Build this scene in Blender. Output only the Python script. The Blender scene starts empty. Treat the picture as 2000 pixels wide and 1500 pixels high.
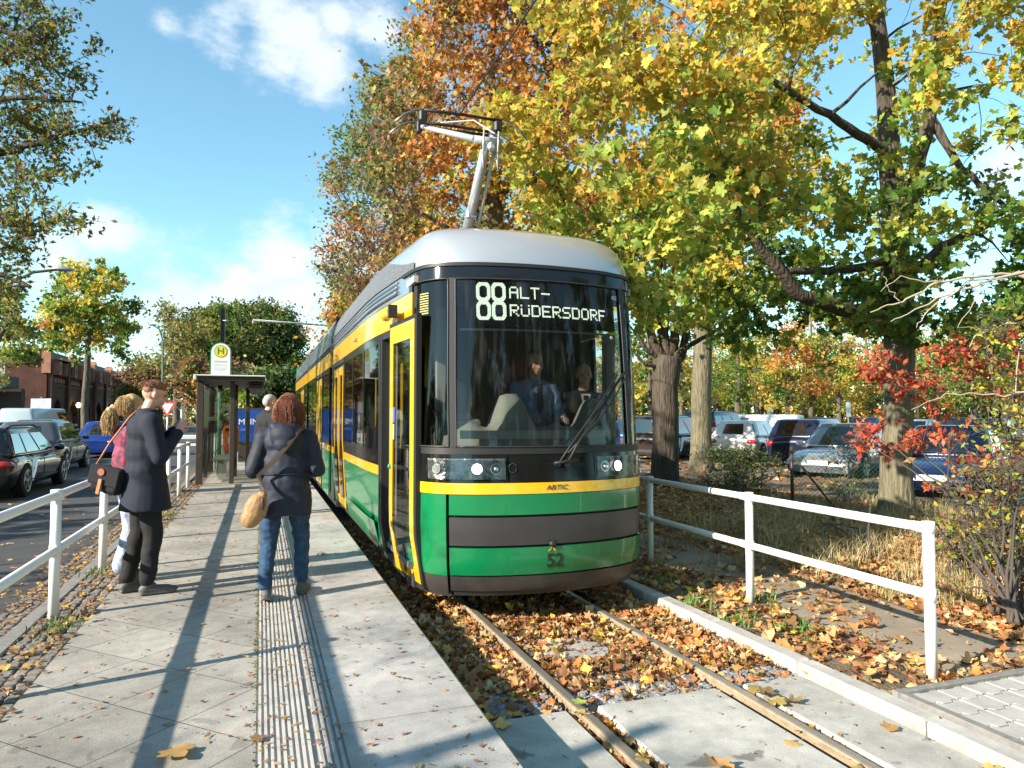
import bpy, math, random
import numpy as np
from mathutils import Vector, Matrix, Euler, noise as mnoise

# ------------------------------------------------------------ camera, sky, sun
SC = bpy.context.scene
F_PX, HORIZ = 1387.0, 812.0            # focal length in pixels of a 2000 px wide frame
YAW, PITCH = math.atan(490/1387), math.atan(62/1387)
CAMP = Vector((0.0, 0.0, 1.72))        # z = 0 is the rail top, the platform is 0.22 higher
cam_d = bpy.data.cameras.new('camera'); cam = bpy.data.objects.new('camera', cam_d)
SC.collection.objects.link(cam); SC.camera = cam
cam_d.sensor_width = 36; cam_d.lens = 36*F_PX/2000; cam_d.clip_start = .05; cam_d.clip_end = 2000
cam.location = CAMP; cam.rotation_euler = (math.pi/2+PITCH, 0, -YAW)
SC.view_settings.view_transform = 'Standard'; SC.view_settings.look = 'None'
SC.view_settings.exposure = 1.22; SC.view_settings.gamma = 1
SC.cycles.max_bounces = 7; SC.cycles.transparent_max_bounces = 12
SC.cycles.transmission_bounces = 5; SC.cycles.diffuse_bounces = 3; SC.cycles.glossy_bounces = 4
SC.cycles.caustics_reflective = False; SC.cycles.caustics_refractive = False
SC.cycles.sample_clamp_indirect = 4
CR = Euler((math.pi/2+PITCH, 0, -YAW)).to_matrix()
def ray(px, py):
    return (CR @ Vector(((px-1000)/F_PX, -(py-750)/F_PX, -1)))
def gp(px, py, z=0.0):                 # point of the horizontal plane z seen at a pixel
    r = ray(px, py); return CAMP + r*((z-CAMP.z)/r.z)
def ap(px, py, d):                     # point at depth d metres
    return CAMP + ray(px, py)*d

SUN_EL, SUN_AZ = math.radians(25.5), math.radians(75)     # light travels towards (sin75, cos75)
sund = Vector((math.sin(SUN_AZ)*math.cos(SUN_EL), math.cos(SUN_AZ)*math.cos(SUN_EL), -math.sin(SUN_EL)))
sl = bpy.data.lights.new('sun', 'SUN'); sl.energy = 4.9; sl.angle = math.radians(.55); sl.color = (1, .89, .75)
so = bpy.data.objects.new('sun', sl); SC.collection.objects.link(so)
so.rotation_euler = sund.to_track_quat('-Z', 'Y').to_euler(); so.location = (-20, -5, 20)

W = bpy.data.worlds.new('World'); SC.world = W; W.use_nodes = True
nt = W.node_tree; nt.nodes.clear()
def N(t, **k):
    n = nt.nodes.new(t)
    for a, b in k.items(): setattr(n, a, b)
    return n
def LK(a, b): nt.links.new(a, b)
out = N('ShaderNodeOutputWorld'); bg = N('ShaderNodeBackground'); bg.inputs[1].default_value = .124
sky = N('ShaderNodeTexSky'); sky.sky_type = 'NISHITA'; sky.sun_disc = False
sky.sun_elevation = SUN_EL
sky.sun_rotation = math.atan2(-sund.x, -sund.y) 
sky.air_density = 1.0; sky.dust_density = .15; sky.ozone_density = 3.5; sky.altitude = 50
tint = N('ShaderNodeMix', data_type='RGBA', blend_type='MULTIPLY'); tint.inputs[0].default_value = 1
tint.inputs[7].default_value = (1.0, 1.17, .96, 1)
LK(sky.outputs[0], tint.inputs[6])
tc = N('ShaderNodeTexCoord')
nz = N('ShaderNodeTexNoise'); nz.inputs['Scale'].default_value = 7.5; nz.inputs['Detail'].default_value = 12; nz.inputs['Roughness'].default_value = .64
mp = N('ShaderNodeMapping'); mp.inputs['Scale'].default_value = (1, 1, 1.9)
LK(tc.outputs['Generated'], mp.inputs[0]); LK(mp.outputs[0], nz.inputs[0])
prev = None
for (px, py, r, wgt) in [(560, 70, .13, .95), (625, 130, .09, 1), (440, 45, .10, .85), (318, 40, .06, .8), (520, 20, .10, .85), (740, 30, .10, .85), (655, 40, .08, .8), (205, 440, .09, .95), (560, 500, .13, 1.1), (470, 530, .09, .8),
                         (650, 490, .12, 1.1), (700, 560, .2, 1.0), (600, 590, .2, 1.0), (330, 585, .14, .9), (120, 510, .1, .8), (900, 300, .3, .7), (1960, 330, .12, .95), (200, 640, .3, .8), (420, 640, .3, .8), (1300, -400, .4, 1), (-900, 200, .5, 1), (2900, 300, .5, 1)]:
    v = ray(px, py).normalized()
    ds = N('ShaderNodeVectorMath', operation='DISTANCE'); ds.inputs[1].default_value = v
    LK(tc.outputs['Generated'], ds.inputs[0])
    m = N('ShaderNodeMapRange'); m.inputs[1].default_value = 0; m.inputs[2].default_value = r
    m.inputs[3].default_value = wgt; m.inputs[4].default_value = 0; LK(ds.outputs['Value'], m.inputs[0])
    if prev is None: prev = m.outputs[0]
    else:
        a = N('ShaderNodeMath', operation='MAXIMUM'); LK(prev, a.inputs[0]); LK(m.outputs[0], a.inputs[1]); prev = a.outputs[0]
a = N('ShaderNodeMath', operation='MULTIPLY_ADD'); a.inputs[1].default_value = .62; LK(prev, a.inputs[0]); LK(nz.outputs[0], a.inputs[2])
cr = N('ShaderNodeMapRange', interpolation_type='SMOOTHSTEP'); cr.inputs[1].default_value = .78; cr.inputs[2].default_value = 1.10; LK(a.outputs[0], cr.inputs[0])
cm = N('ShaderNodeMath', operation='MULTIPLY'); cm.inputs[1].default_value = .80; LK(cr.outputs[0], cm.inputs[0])
mx = N('ShaderNodeMix', data_type='RGBA'); mx.inputs[7].default_value = (3.9, 4.15, 4.4, 1)
LK(cm.outputs[0], mx.inputs[0]); LK(tint.outputs[2], mx.inputs[6]); LK(mx.outputs[2], bg.inputs[0]); LK(bg.outputs[0], out.inputs[0])

# ------------------------------------------------------------ helpers
COL = SC.collection
rnd = random.Random(7); rng = np.random.default_rng(11)
R = math.radians
def V(*a): return Vector(a)
def tag(o, label=None, cat=None, group=None, kind=None):
    if label: o['label'] = label
    if cat: o['category'] = cat
    if group: o['group'] = group
    if kind: o['kind'] = kind
    return o
def empty(name, loc=(0, 0, 0), rz=0.0, **k):
    o = bpy.data.objects.new(name, None); COL.objects.link(o); o.location = loc
    o.rotation_euler = (0, 0, rz); o.empty_display_size = .1
    return tag(o, **k)
def copy_tree(o, parent=None):
    c = o.copy(); COL.objects.link(c)
    if parent: c.parent = parent
    for ch in KIDS.get(o.name, []):
        copy_tree(ch, c)
    return c
KIDS = {}

class MB:
    def __init__(s): s.v = []; s.f = []; s.m = []; s.sm = []
    def add(s, vs, fs, mi=0, smooth=False):
        b = len(s.v); s.v += [tuple(p) for p in vs]
        for f in fs:
            s.f.append(tuple(b+i for i in f)); s.m.append(mi); s.sm.append(smooth)
    def box(s, c, d, rot=None, mi=0, ch=0):
        x, y, z = d[0]/2, d[1]/2, d[2]/2
        c = Vector(c)
        if ch <= 0:
            p = [Vector((a*x, b*y, e*z)) for e in (-1, 1) for b in (-1, 1) for a in (-1, 1)]
            fs = [(0, 2, 3, 1), (4, 5, 7, 6), (0, 1, 5, 4), (2, 6, 7, 3), (0, 4, 6, 2), (1, 3, 7, 5)]
        else:
            p = []; h = ch
            for e in (-1, 1):
                for b in (-1, 1):
                    for a in (-1, 1):
                        p += [V(a*(x-h), b*(y-h), e*z), V(a*(x-h), b*y, e*(z-h)), V(a*x, b*(y-h), e*(z-h))]
            def I(a, b, e, k): return ((e > 0)*4+(b > 0)*2+(a > 0))*3+k
            fs = []
            for e in (-1, 1): fs.append([I(-1, -1, e, 0), I(1, -1, e, 0), I(1, 1, e, 0), I(-1, 1, e, 0)][::e])
            for b in (-1, 1): fs.append([I(-1, b, -1, 1), I(1, b, -1, 1), I(1, b, 1, 1), I(-1, b, 1, 1)][::-b])
            for a in (-1, 1): fs.append([I(a, -1, -1, 2), I(a, 1, -1, 2), I(a, 1, 1, 2), I(a, -1, 1, 2)][::a])
            for e in (-1, 1):
                for b in (-1, 1): fs.append([I(-1, b, e, 0), I(1, b, e, 0), I(1, b, e, 1), I(-1, b, e, 1)][::(-1 if e*b > 0 else 1)])
                for a in (-1, 1): fs.append([I(a, -1, e, 0), I(a, 1, e, 0), I(a, 1, e, 2), I(a, -1, e, 2)][::(1 if e*a > 0 else -1)])
            for b in (-1, 1):
                for a in (-1, 1): fs.append([I(a, b, -1, 1), I(a, b, 1, 1), I(a, b, 1, 2), I(a, b, -1, 2)][::(1 if a*b < 0 else -1)])
            for e in (-1, 1):
                for b in (-1, 1):
                    for a in (-1, 1): fs.append([I(a, b, e, 0), I(a, b, e, 1), I(a, b, e, 2)][::(-1 if a*b*e > 0 else 1)])
        if rot is not None:
            M = rot if isinstance(rot, Matrix) else Euler(rot).to_matrix(); p = [M @ q for q in p]
        s.add([c+q for q in p], fs, mi); return s
    def tube(s, pts, r, n=8, mi=0, cap=True, smooth=True):
        pts = [Vector(p) for p in pts]; k = len(pts)
        rs = list(r) if hasattr(r, '__len__') else [r]*k
        vs = []; u = None
        for i, p in enumerate(pts):
            t = (pts[min(i+1, k-1)]-pts[max(i-1, 0)])
            t = t.normalized() if t.length > 1e-9 else V(0, 0, 1)
            if u is None:
                u = t.cross(V(0, 0, 1))
                if u.length < .05: u = t.cross(V(1, 0, 0))
            u = (u - t*u.dot(t)); u = u.normalized() if u.length > 1e-9 else t.orthogonal().normalized()
            w = t.cross(u)
            for j in range(n):
                a = 2*math.pi*j/n; vs.append(p+(u*math.cos(a)+w*math.sin(a))*rs[i])
        fs = [(i*n+j, i*n+(j+1) % n, (i+1)*n+(j+1) % n, (i+1)*n+j) for i in range(k-1) for j in range(n)]
        s.add(vs, fs, mi, smooth)
        if cap:
            b = len(s.v)-len(vs)
            s.f.append(tuple(b+j for j in range(n))[::-1]); s.m.append(mi); s.sm.append(False)
            s.f.append(tuple(b+(k-1)*n+j for j in range(n))); s.m.append(mi); s.sm.append(False)
        return s
    def cyl(s, p0, p1, r0, r1=None, n=16, mi=0, smooth=True): return s.tube([p0, p1], [r0, r0 if r1 is None else r1], n, mi, True, smooth)
    def ell(s, c, r, rot=None, n=14, m=9, mi=0):
        c = Vector(c); r = r if hasattr(r, '__len__') else (r, r, r)
        M = None if rot is None else (rot if isinstance(rot, Matrix) else Euler(rot).to_matrix())
        vs = []
        for i in range(1, m):
            th = math.pi*i/m
            for j in range(n):
                a = 2*math.pi*j/n; vs.append(V(r[0]*math.sin(th)*math.cos(a), r[1]*math.sin(th)*math.sin(a), r[2]*math.cos(th)))
        vs += [V(0, 0, r[2]), V(0, 0, -r[2])]
        if M: vs = [M @ q for q in vs]
        fs = [(i*n+j, (i+1)*n+j, (i+1)*n+(j+1) % n, i*n+(j+1) % n) for i in range(m-2) for j in range(n)]
        t, b = len(vs)-2, len(vs)-1
        fs += [(t, j, (j+1) % n) for j in range(n)]+[(b, (m-2)*n+(j+1) % n, (m-2)*n+j) for j in range(n)]
        s.add([c+q for q in vs], fs, mi, True); return s
    def cap(s, p0, p1, r0, r1, n=12, mi=0):        # capsule: closed, rounded ends, tapered
        p0, p1 = Vector(p0), Vector(p1); t = (p1-p0).normalized(); pts = []; rs = []
        for k in (0, 22, 45, 68): pts.append(p0-t*r0*math.cos(R(k))); rs.append(max(r0*math.sin(R(k)), .0005))
        pts.append(p0); rs.append(r0); pts.append(p1); rs.append(r1)
        for k in (68, 45, 22, 0): pts.append(p1+t*r1*math.cos(R(k))); rs.append(max(r1*math.sin(R(k)), .0005))
        return s.tube(pts, rs, n, mi)
    def chain(s, P, Rr, n=12):
        for a, b, ra, rb in zip(P, P[1:], Rr, Rr[1:]): s.cap(a, b, ra, rb, n)
        return s
    def loft(s, rings, mi=0, closed=True, capends=True, smooth=True):
        n = len(rings[0]); vs = [p for r in rings for p in r]
        fs = [(i*n+j, i*n+(j+1) % n, (i+1)*n+(j+1) % n, (i+1)*n+j) for i in range(len(rings)-1) for j in range(n if closed else n-1)]
        s.add(vs, fs, mi, smooth)
        if capends:
            b = len(s.v)-len(vs)
            s.f.append(tuple(b+j for j in range(n))[::-1]); s.m.append(mi); s.sm.append(False)
            s.f.append(tuple(b+(len(rings)-1)*n+j for j in range(n))); s.m.append(mi); s.sm.append(False)
        return s
    def prism(s, poly, f0, f1, mi=0, smooth=False):     # poly 2d -> two mapped rings
        return s.loft([[f0(*p) for p in poly], [f1(*p) for p in poly]], mi, smooth=smooth)
    def grid(s, fn, us, vs_, thick=0.0, mi=0, smooth=True):   # fn(u,v,off) -> point
        nu, nv = len(us), len(vs_)
        A = [fn(u, v, 0) for v in vs_ for u in us]
        q = [(j*nu+i, j*nu+i+1, (j+1)*nu+i+1, (j+1)*nu+i) for j in range(nv-1) for i in range(nu-1)]
        s.add(A, q, mi, smooth)
        if thick:
            B = [fn(u, v, -thick) for v in vs_ for u in us]
            s.add(B, [f[::-1] for f in q], mi, smooth)
            rim = [i for i in range(nu)]+[j*nu+nu-1 for j in range(1, nv)]+[(nv-1)*nu+i for i in range(nu-2, -1, -1)]+[j*nu for j in range(nv-2, 0, -1)]
            L = len(rim); vv = [A[i] for i in rim]+[B[i] for i in rim]
            s.add(vv, [(k, k+L, (k+1) % L+L, (k+1) % L) for k in range(L)], mi, False)
        return s
    def build(s, name, mats, parent=None, bevel=0, **k):
        me = bpy.data.meshes.new(name); me.from_pydata(s.v, [], s.f)
        mats = mats if isinstance(mats, (list, tuple)) else [mats]
        for m in mats: me.materials.append(m)
        me.polygons.foreach_set('material_index', s.m); me.polygons.foreach_set('use_smooth', s.sm); me.update()
        o = bpy.data.objects.new(name, me); COL.objects.link(o)
        if parent is not None:
            o.parent = parent; KIDS.setdefault(parent.name, []).append(o)
        if bevel:
            b = o.modifiers.new('b', 'BEVEL'); b.width = bevel; b.segments = 2; b.limit_method = 'ANGLE'; b.angle_limit = R(40)
        return tag(o, **k)

WORK = bpy.data.scenes.new('work')
def bake(o):          # evaluated copy of one object's mesh, made in a small separate scene so it is quick
    COL.objects.unlink(o); WORK.collection.objects.link(o); WORK.view_layers[0].update()
    me = bpy.data.meshes.new_from_object(o.evaluated_get(WORK.view_layers[0].depsgraph)); bpy.data.objects.remove(o); return me
def smoothstep(a, b, x):
    t = min(max((x-a)/(b-a), 0), 1); return t*t*(3-2*t)
def lerp(a, b, t): return a+(b-a)*t
def interp(x, xs, ys): return float(np.interp(x, xs, ys))
def fr(a, b, n): return [a+(b-a)*i/(n-1) for i in range(n)]

# ------------------------------------------------------------ materials
MATS = {}
def mk(name, col, rough=.6, metal=0, var=None, bump=None, coat=0, spec=.5, col2=None, emis=None, es=0, rvar=0, detail=6, scratch=0):
    """var=(scale, amount) mottles the colour; bump=(scale, strength); col2 = second colour of the mottling"""
    if name in MATS: return MATS[name]
    m = bpy.data.materials.new(name); m.use_nodes = True; t = m.node_tree; b = t.nodes['Principled BSDF']
    b.inputs['Base Color'].default_value = (*col, 1); b.inputs['Roughness'].default_value = rough
    b.inputs['Metallic'].default_value = metal; b.inputs['Coat Weight'].default_value = coat; b.inputs['Coat Roughness'].default_value = .04
    b.inputs['Specular IOR Level'].default_value = spec
    if emis: b.inputs['Emission Color'].default_value = (*emis, 1); b.inputs['Emission Strength'].default_value = es
    tcn = t.nodes.new('ShaderNodeTexCoord')
    if var:
        n = t.nodes.new('ShaderNodeTexNoise'); n.inputs['Scale'].default_value = var[0]; n.inputs['Detail'].default_value = detail; n.inputs['Roughness'].default_value = .65
        t.links.new(tcn.outputs['Object'], n.inputs[0])
        r = t.nodes.new('ShaderNodeMapRange'); r.inputs[1].default_value = .3; r.inputs[2].default_value = .7; t.links.new(n.outputs[0], r.inputs[0])
        x = t.nodes.new('ShaderNodeMix'); x.data_type = 'RGBA'
        c2 = col2 if col2 else tuple(c*(1-var[1]) for c in col)
        c1 = col if col2 else tuple(min(c*(1+var[1]), 1) for c in col)
        x.inputs[6].default_value = (*c1, 1); x.inputs[7].default_value = (*c2, 1)
        t.links.new(r.outputs[0], x.inputs[0]); t.links.new(x.outputs[2], b.inputs['Base Color'])
        if rvar:
            rr = t.nodes.new('ShaderNodeMapRange'); rr.inputs[3].default_value = max(rough-rvar, .02); rr.inputs[4].default_value = min(rough+rvar, 1)
            t.links.new(n.outputs[0], rr.inputs[0]); t.links.new(rr.outputs[0], b.inputs['Roughness'])
    if bump:
        n = t.nodes.new('ShaderNodeTexNoise'); n.inputs['Scale'].default_value = bump[0]; n.inputs['Detail'].default_value = 5
        t.links.new(tcn.outputs['Object'], n.inputs[0])
        bp = t.nodes.new('ShaderNodeBump'); bp.inputs['Strength'].default_value = bump[1]; bp.inputs['Distance'].default_value = .02 if len(bump) < 3 else bump[2]
        t.links.new(n.outputs[0], bp.inputs['Height']); t.links.new(bp.outputs[0], b.inputs['Normal'])
    MATS[name] = m; return m
def patchy(m, lo=.60, hi=.68):       # small separate patches instead of an even mottle
    for n in m.node_tree.nodes:
        if n.type == 'MAP_RANGE': n.inputs[1].default_value = lo; n.inputs[2].default_value = hi; break
    return m

def glassy(name, tint=(.75, .8, .78), transp=.6, rough=.03, streak=False):
    if name in MATS: return MATS[name]
    m = bpy.data.materials.new(name); m.use_nodes = True; t = m.node_tree; t.nodes.clear()
    o = t.nodes.new('ShaderNodeOutputMaterial'); g = t.nodes.new('ShaderNodeBsdfGlossy'); g.inputs[0].default_value = (.8, .8, .8, 1); g.inputs['Roughness'].default_value = rough
    tr = t.nodes.new('ShaderNodeBsdfTransparent'); tr.inputs[0].default_value = (*[c*transp for c in tint], 1)
    fz = t.nodes.new('ShaderNodeFresnel'); fz.inputs[0].default_value = 1.52
    ma = t.nodes.new('ShaderNodeMath'); ma.operation = 'MULTIPLY_ADD'; ma.inputs[1].default_value = 1.0; ma.inputs[2].default_value = .005
    mix = t.nodes.new('ShaderNodeMixShader')
    t.links.new(fz.outputs[0], ma.inputs[0]); t.links.new(ma.outputs[0], mix.inputs[0]); t.links.new(tr.outputs[0], mix.inputs[1]); t.links.new(g.outputs[0], mix.inputs[2])
    last = mix.outputs[0]
    if streak:                      # dried rain streaks and dust on the pane
        tcn = t.nodes.new('ShaderNodeTexCoord'); mpn = t.nodes.new('ShaderNodeMapping'); mpn.inputs['Scale'].default_value = (16, 16, .9)
        nn = t.nodes.new('ShaderNodeTexNoise'); nn.inputs['Scale'].default_value = 1; nn.inputs['Detail'].default_value = 7
        r = t.nodes.new('ShaderNodeMapRange'); r.inputs[1].default_value = .52; r.inputs[2].default_value = .8; r.inputs[3].default_value = .006; r.inputs[4].default_value = .07
        df = t.nodes.new('ShaderNodeBsdfDiffuse'); df.inputs[0].default_value = (.55, .56, .55, 1)
        m2 = t.nodes.new('ShaderNodeMixShader')
        t.links.new(tcn.outputs['Object'], mpn.inputs[0]); t.links.new(mpn.outputs[0], nn.inputs[0]); t.links.new(nn.outputs[0], r.inputs[0])
        t.links.new(r.outputs[0], m2.inputs[0]); t.links.new(last, m2.inputs[1]); t.links.new(df.outputs[0], m2.inputs[2]); last = m2.outputs[0]
    t.links.new(last, o.inputs[0]); MATS[name] = m; return m

def leafmat(name, trans=.38, rough=.5):
    if name in MATS: return MATS[name]
    m = bpy.data.materials.new(name); m.use_nodes = True; t = m.node_tree; b = t.nodes['Principled BSDF']
    at = t.nodes.new('ShaderNodeAttribute'); at.attribute_name = 'col'
    b.inputs['Roughness'].default_value = rough; b.inputs['Specular IOR Level'].default_value = .35
    tl = t.nodes.new('ShaderNodeBsdfTranslucent'); mx_ = t.nodes.new('ShaderNodeMixShader'); mx_.inputs[0].default_value = trans
    t.links.new(at.outputs['Color'], b.inputs['Base Color']); t.links.new(at.outputs['Color'], tl.inputs[0])
    t.links.new(b.outputs[0], mx_.inputs[1]); t.links.new(tl.outputs[0], mx_.inputs[2]); t.links.new(mx_.outputs[0], t.nodes['Material Output'].inputs[0])
    MATS[name] = m; return m

# ------------------------------------------------------------ leaves
def polar(L): return np.array([(r*math.cos(R(a)), r*math.sin(R(a))) for a, r in L])
SHAPES = {
 'maple': polar([(270, .3), (305, .66), (325, .74), (340, .56), (2, .88), (16, .98), (34, .80), (48, .58), (66, .84), (90, 1.12), (114, .84), (132, .58), (146, .80), (164, .98), (178, .88), (200, .56), (215, .74), (235, .66)]),
 'maple2': polar([(270, .3), (318, .72), (345, .55), (15, .96), (48, .60), (70, .85), (90, 1.08), (110, .85), (132, .60), (165, .96), (195, .55), (222, .72)]),
 'oak': polar([(270, .9), (300, .35), (335, .42), (0, .3), (30, .55), (55, .42), (90, 1.0), (125, .42), (150, .55), (180, .3), (205, .42), (240, .35)]),
 'oval': polar([(270, 1), (320, .5), (10, .42), (55, .6), (90, 1), (125, .6), (170, .42), (220, .5)]),
 'dia': None}
def leaf_mesh(name, P, S, C, mat, shape='maple', parent=None, flat=0.0, curl=.25, up=.35, **k):
    """P Nx3 positions, S sizes (radius), C Nx3 colours. flat=1 lies on the ground."""
    P = np.asarray(P, float); n = len(P); S = np.broadcast_to(np.asarray(S, float), (n,)); C = np.asarray(C, float)
    nrm = rng.normal(size=(n, 3)); nrm /= np.linalg.norm(nrm, axis=1)[:, None]
    upv = np.array([0, 0, 1.0]); nrm = nrm*(1-flat) + upv*(flat + up*(1-flat)); nrm /= np.linalg.norm(nrm, axis=1)[:, None]
    a = rng.normal(size=(n, 3)); u = np.cross(nrm, a); u /= np.linalg.norm(u, axis=1)[:, None]; w = np.cross(nrm, u)
    if shape == 'dia':
        L = np.array([(0, -1), (.55, 0), (0, 1), (-.55, 0)]); m = 4
        h = rng.normal(size=(n, m))*curl*.5
        vs = P[:, None, :] + S[:, None, None]*(L[None, :, 0, None]*u[:, None, :]+L[None, :, 1, None]*w[:, None, :]+h[:, :, None]*nrm[:, None, :])
        faces = np.arange(n*4).reshape(n, 4); tri = False; mv = 4
        loops = faces.ravel(); nf = n; ls = np.arange(nf)*4; lt = np.full(nf, 4)
    else:
        L = SHAPES[shape]; m = len(L)
        h = rng.normal(size=(n, m))*curl*.45 + (np.hypot(L[:, 0], L[:, 1])[None, :]*rng.normal(size=(n, 1))*curl)
        vs0 = P[:, None, :] + S[:, None, None]*(L[None, :, 0, None]*u[:, None, :]+L[None, :, 1, None]*w[:, None, :]+h[:, :, None]*nrm[:, None, :])
        vs = np.concatenate([P[:, None, :], vs0], 1); mv = m+1
        k0 = np.arange(1, m+1); k1 = np.roll(k0, -1)
        t = np.stack([np.zeros(m, int), k0, k1], 1)
        faces = (np.arange(n)[:, None, None]*mv + t[None]).reshape(-1, 3)
        loops = faces.ravel(); nf = len(faces); ls = np.arange(nf)*3; lt = np.full(nf, 3)
    me = bpy.data.meshes.new(name); me.vertices.add(n*mv); me.vertices.foreach_set('co', vs.reshape(-1))
    me.loops.add(len(loops)); me.loops.foreach_set('vertex_index', loops.astype(np.int32))
    me.polygons.add(nf); me.polygons.foreach_set('loop_start', ls.astype(np.int32)); me.polygons.foreach_set('loop_total', lt.astype(np.int32))
    ca = me.color_attributes.new('col', 'FLOAT_COLOR', 'POINT')
    cc = np.ones((n, mv, 4)); cc[:, :, :3] = np.clip(C, 0, 1)[:, None, :]
    ca.data.foreach_set('color', cc.reshape(-1)); me.materials.append(mat); me.update(calc_edges=True); me.validate()
    o = bpy.data.objects.new(name, me); COL.objects.link(o)
    if parent is not None: o.parent = parent; KIDS.setdefault(parent.name, []).append(o)
    return tag(o, **k)

def palette(n, cols, wts=None, jit=.18):
    cols = np.array(cols); i = rng.choice(len(cols), n, p=None if wts is None else np.array(wts)/sum(wts))
    return cols[i]*(1+rng.normal(size=(n, 1))*jit)*(1+rng.normal(size=(n, 3))*.06)
# ------------------------------------------------------------ ground, platform, track bed
def patterned(name, col, kind, size, joint=(.05, .045, .04), var=.18, rot=0, mort=.01, rough=.8, stain=None):
    m = mk(name, col, rough); t = m.node_tree; b = t.nodes['Principled BSDF']
    tcn = t.nodes.new('ShaderNodeTexCoord'); mpn = t.nodes.new('ShaderNodeMapping'); mpn.inputs['Rotation'].default_value = (0, 0, rot)
    t.links.new(tcn.outputs['Object'], mpn.inputs[0])
    br = t.nodes.new('ShaderNodeTexBrick'); br.offset = .5 if kind == 'run' else 0.0; br.squash = 1
    br.inputs['Scale'].default_value = 1; br.inputs['Brick Width'].default_value = size[0]; br.inputs['Row Height'].default_value = size[1]
    br.inputs['Mortar Size'].default_value = mort; br.inputs['Mortar Smooth'].default_value = .3; br.inputs['Bias'].default_value = 0
    br.inputs['Color1'].default_value = (*[c*(1+var*.35) for c in col], 1); br.inputs['Color2'].default_value = (*[c*(1-var*.45) for c in col], 1); br.inputs['Mortar'].default_value = (*joint, 1)
    t.links.new(mpn.outputs[0], br.inputs[0])
    last = br.outputs[0]
    for sc, lo, hi, mul in ((1.3, .35, .7, .68), (9, .3, .8, .8), (170, .25, .75, .62)):
        n = t.nodes.new('ShaderNodeTexNoise'); n.inputs['Scale'].default_value = sc; n.inputs['Detail'].default_value = 5
        t.links.new(tcn.outputs['Object'], n.inputs[0]); r = t.nodes.new('ShaderNodeMapRange'); r.inputs[1].default_value = lo; r.inputs[2].default_value = hi
        r.inputs[3].default_value = mul; r.inputs[4].default_value = 1.12; t.links.new(n.outputs[0], r.inputs[0])
        x = t.nodes.new('ShaderNodeVectorMath'); x.operation = 'SCALE'; t.links.new(last, x.inputs[0]); t.links.new(r.outputs[0], x.inputs['Scale']); last = x.outputs[0]
    if stain:                       # damp and dirty patches with a shape of their own
        n = t.nodes.new('ShaderNodeTexNoise'); n.inputs['Scale'].default_value = stain[0]; n.inputs['Detail'].default_value = 4; n.inputs['Distortion'].default_value = .6
        t.links.new(tcn.outputs['Object'], n.inputs[0]); r = t.nodes.new('ShaderNodeMapRange'); r.inputs[1].default_value = stain[1]; r.inputs[2].default_value = stain[1]+.035; r.inputs[3].default_value = 1; r.inputs[4].default_value = stain[2]
        t.links.new(n.outputs[0], r.inputs[0]); x = t.nodes.new('ShaderNodeVectorMath'); x.operation = 'SCALE'; t.links.new(last, x.inputs[0]); t.links.new(r.outputs[0], x.inputs['Scale']); last = x.outputs[0]
    t.links.new(last, b.inputs['Base Color'])
    n = t.nodes.new('ShaderNodeTexNoise'); n.inputs['Scale'].default_value = 130; t.links.new(tcn.outputs['Object'], n.inputs[0])
    ad = t.nodes.new('ShaderNodeMath'); ad.operation = 'MULTIPLY_ADD'; ad.inputs[1].default_value = -2.5; t.links.new(br.outputs['Fac'], ad.inputs[0]); t.links.new(n.outputs[0], ad.inputs[2])
    bp = t.nodes.new('ShaderNodeBump'); bp.inputs['Strength'].default_value = .35; bp.inputs['Distance'].default_value = .004
    t.links.new(ad.outputs[0], bp.inputs['Height']); t.links.new(bp.outputs[0], b.inputs['Normal'])
    return m
def sheet(name, x0, x1, y0, y1, z, mat, n=2, th=0, **k):
    mb = MB()
    if th: mb.box(((x0+x1)/2, (y0+y1)/2, z-th/2), (x1-x0, y1-y0, th))
    else: mb.grid(lambda u, v, o: V(u, v, z), fr(x0, x1, n), fr(y0, y1, n), smooth=False)
    return mb.build(name, mat, kind='structure', **k)

M_soil = mk('soil', (.12, .085, .055), .95, var=(1.5, .35), bump=(18, .8, .03))
M_asph = mk('asphalt', (.055, .055, .057), .85, var=(2.0, .3), bump=(160, .5, .004))
M_slab = patterned('platform_slabs', (.44, .415, .365), 'sq', (.5, .5), rot=R(45), mort=.0035, stain=(5.5, .66, .72), joint=(.10, .09, .075))
M_edge = patterned('edge_concrete', (.53, .515, .485), 'sq', (1.6, 1.2), mort=.003, stain=(4.5, .66, .78), joint=(.22, .21, .19), var=.2)
M_cross = patterned('crossing_concrete', (.54, .53, .48), 'sq', (4, 6), mort=.001, var=.1, stain=(3.1, .615, .5))
M_kerb = mk('kerb_concrete', (.40, .385, .35), .85, var=(5, .3), bump=(120, .35, .003))
M_kerbd = mk('kerb_granite', (.21, .2, .185), .8, var=(20, .25), bump=(120, .35, .003))
M_moss = mk('moss', (.10, .13, .03), .95, var=(30, .4), bump=(90, .6, .01))
M_cob = mk('cobble', (.20, .18, .16), .75, var=(9, .45), bump=(90, .5, .004))
M_tact = mk('tactile_concrete', (.50, .475, .43), .8, var=(7, .15), bump=(150, .3, .003))
M_tactd = mk('tactile_grey', (.36, .35, .33), .8, var=(7, .15), bump=(150, .3, .003))
M_rail = mk('rail_steel', (.36, .28, .19), .6, .2, var=(12, .3))
M_railtop = mk('rail_polished', (.46, .42, .37), .33, .7, var=(3, .12))
M_rock = mk('ballast_stone', (.22, .225, .23), .85, var=(14, .45), bump=(60, .5, .004))

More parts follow.
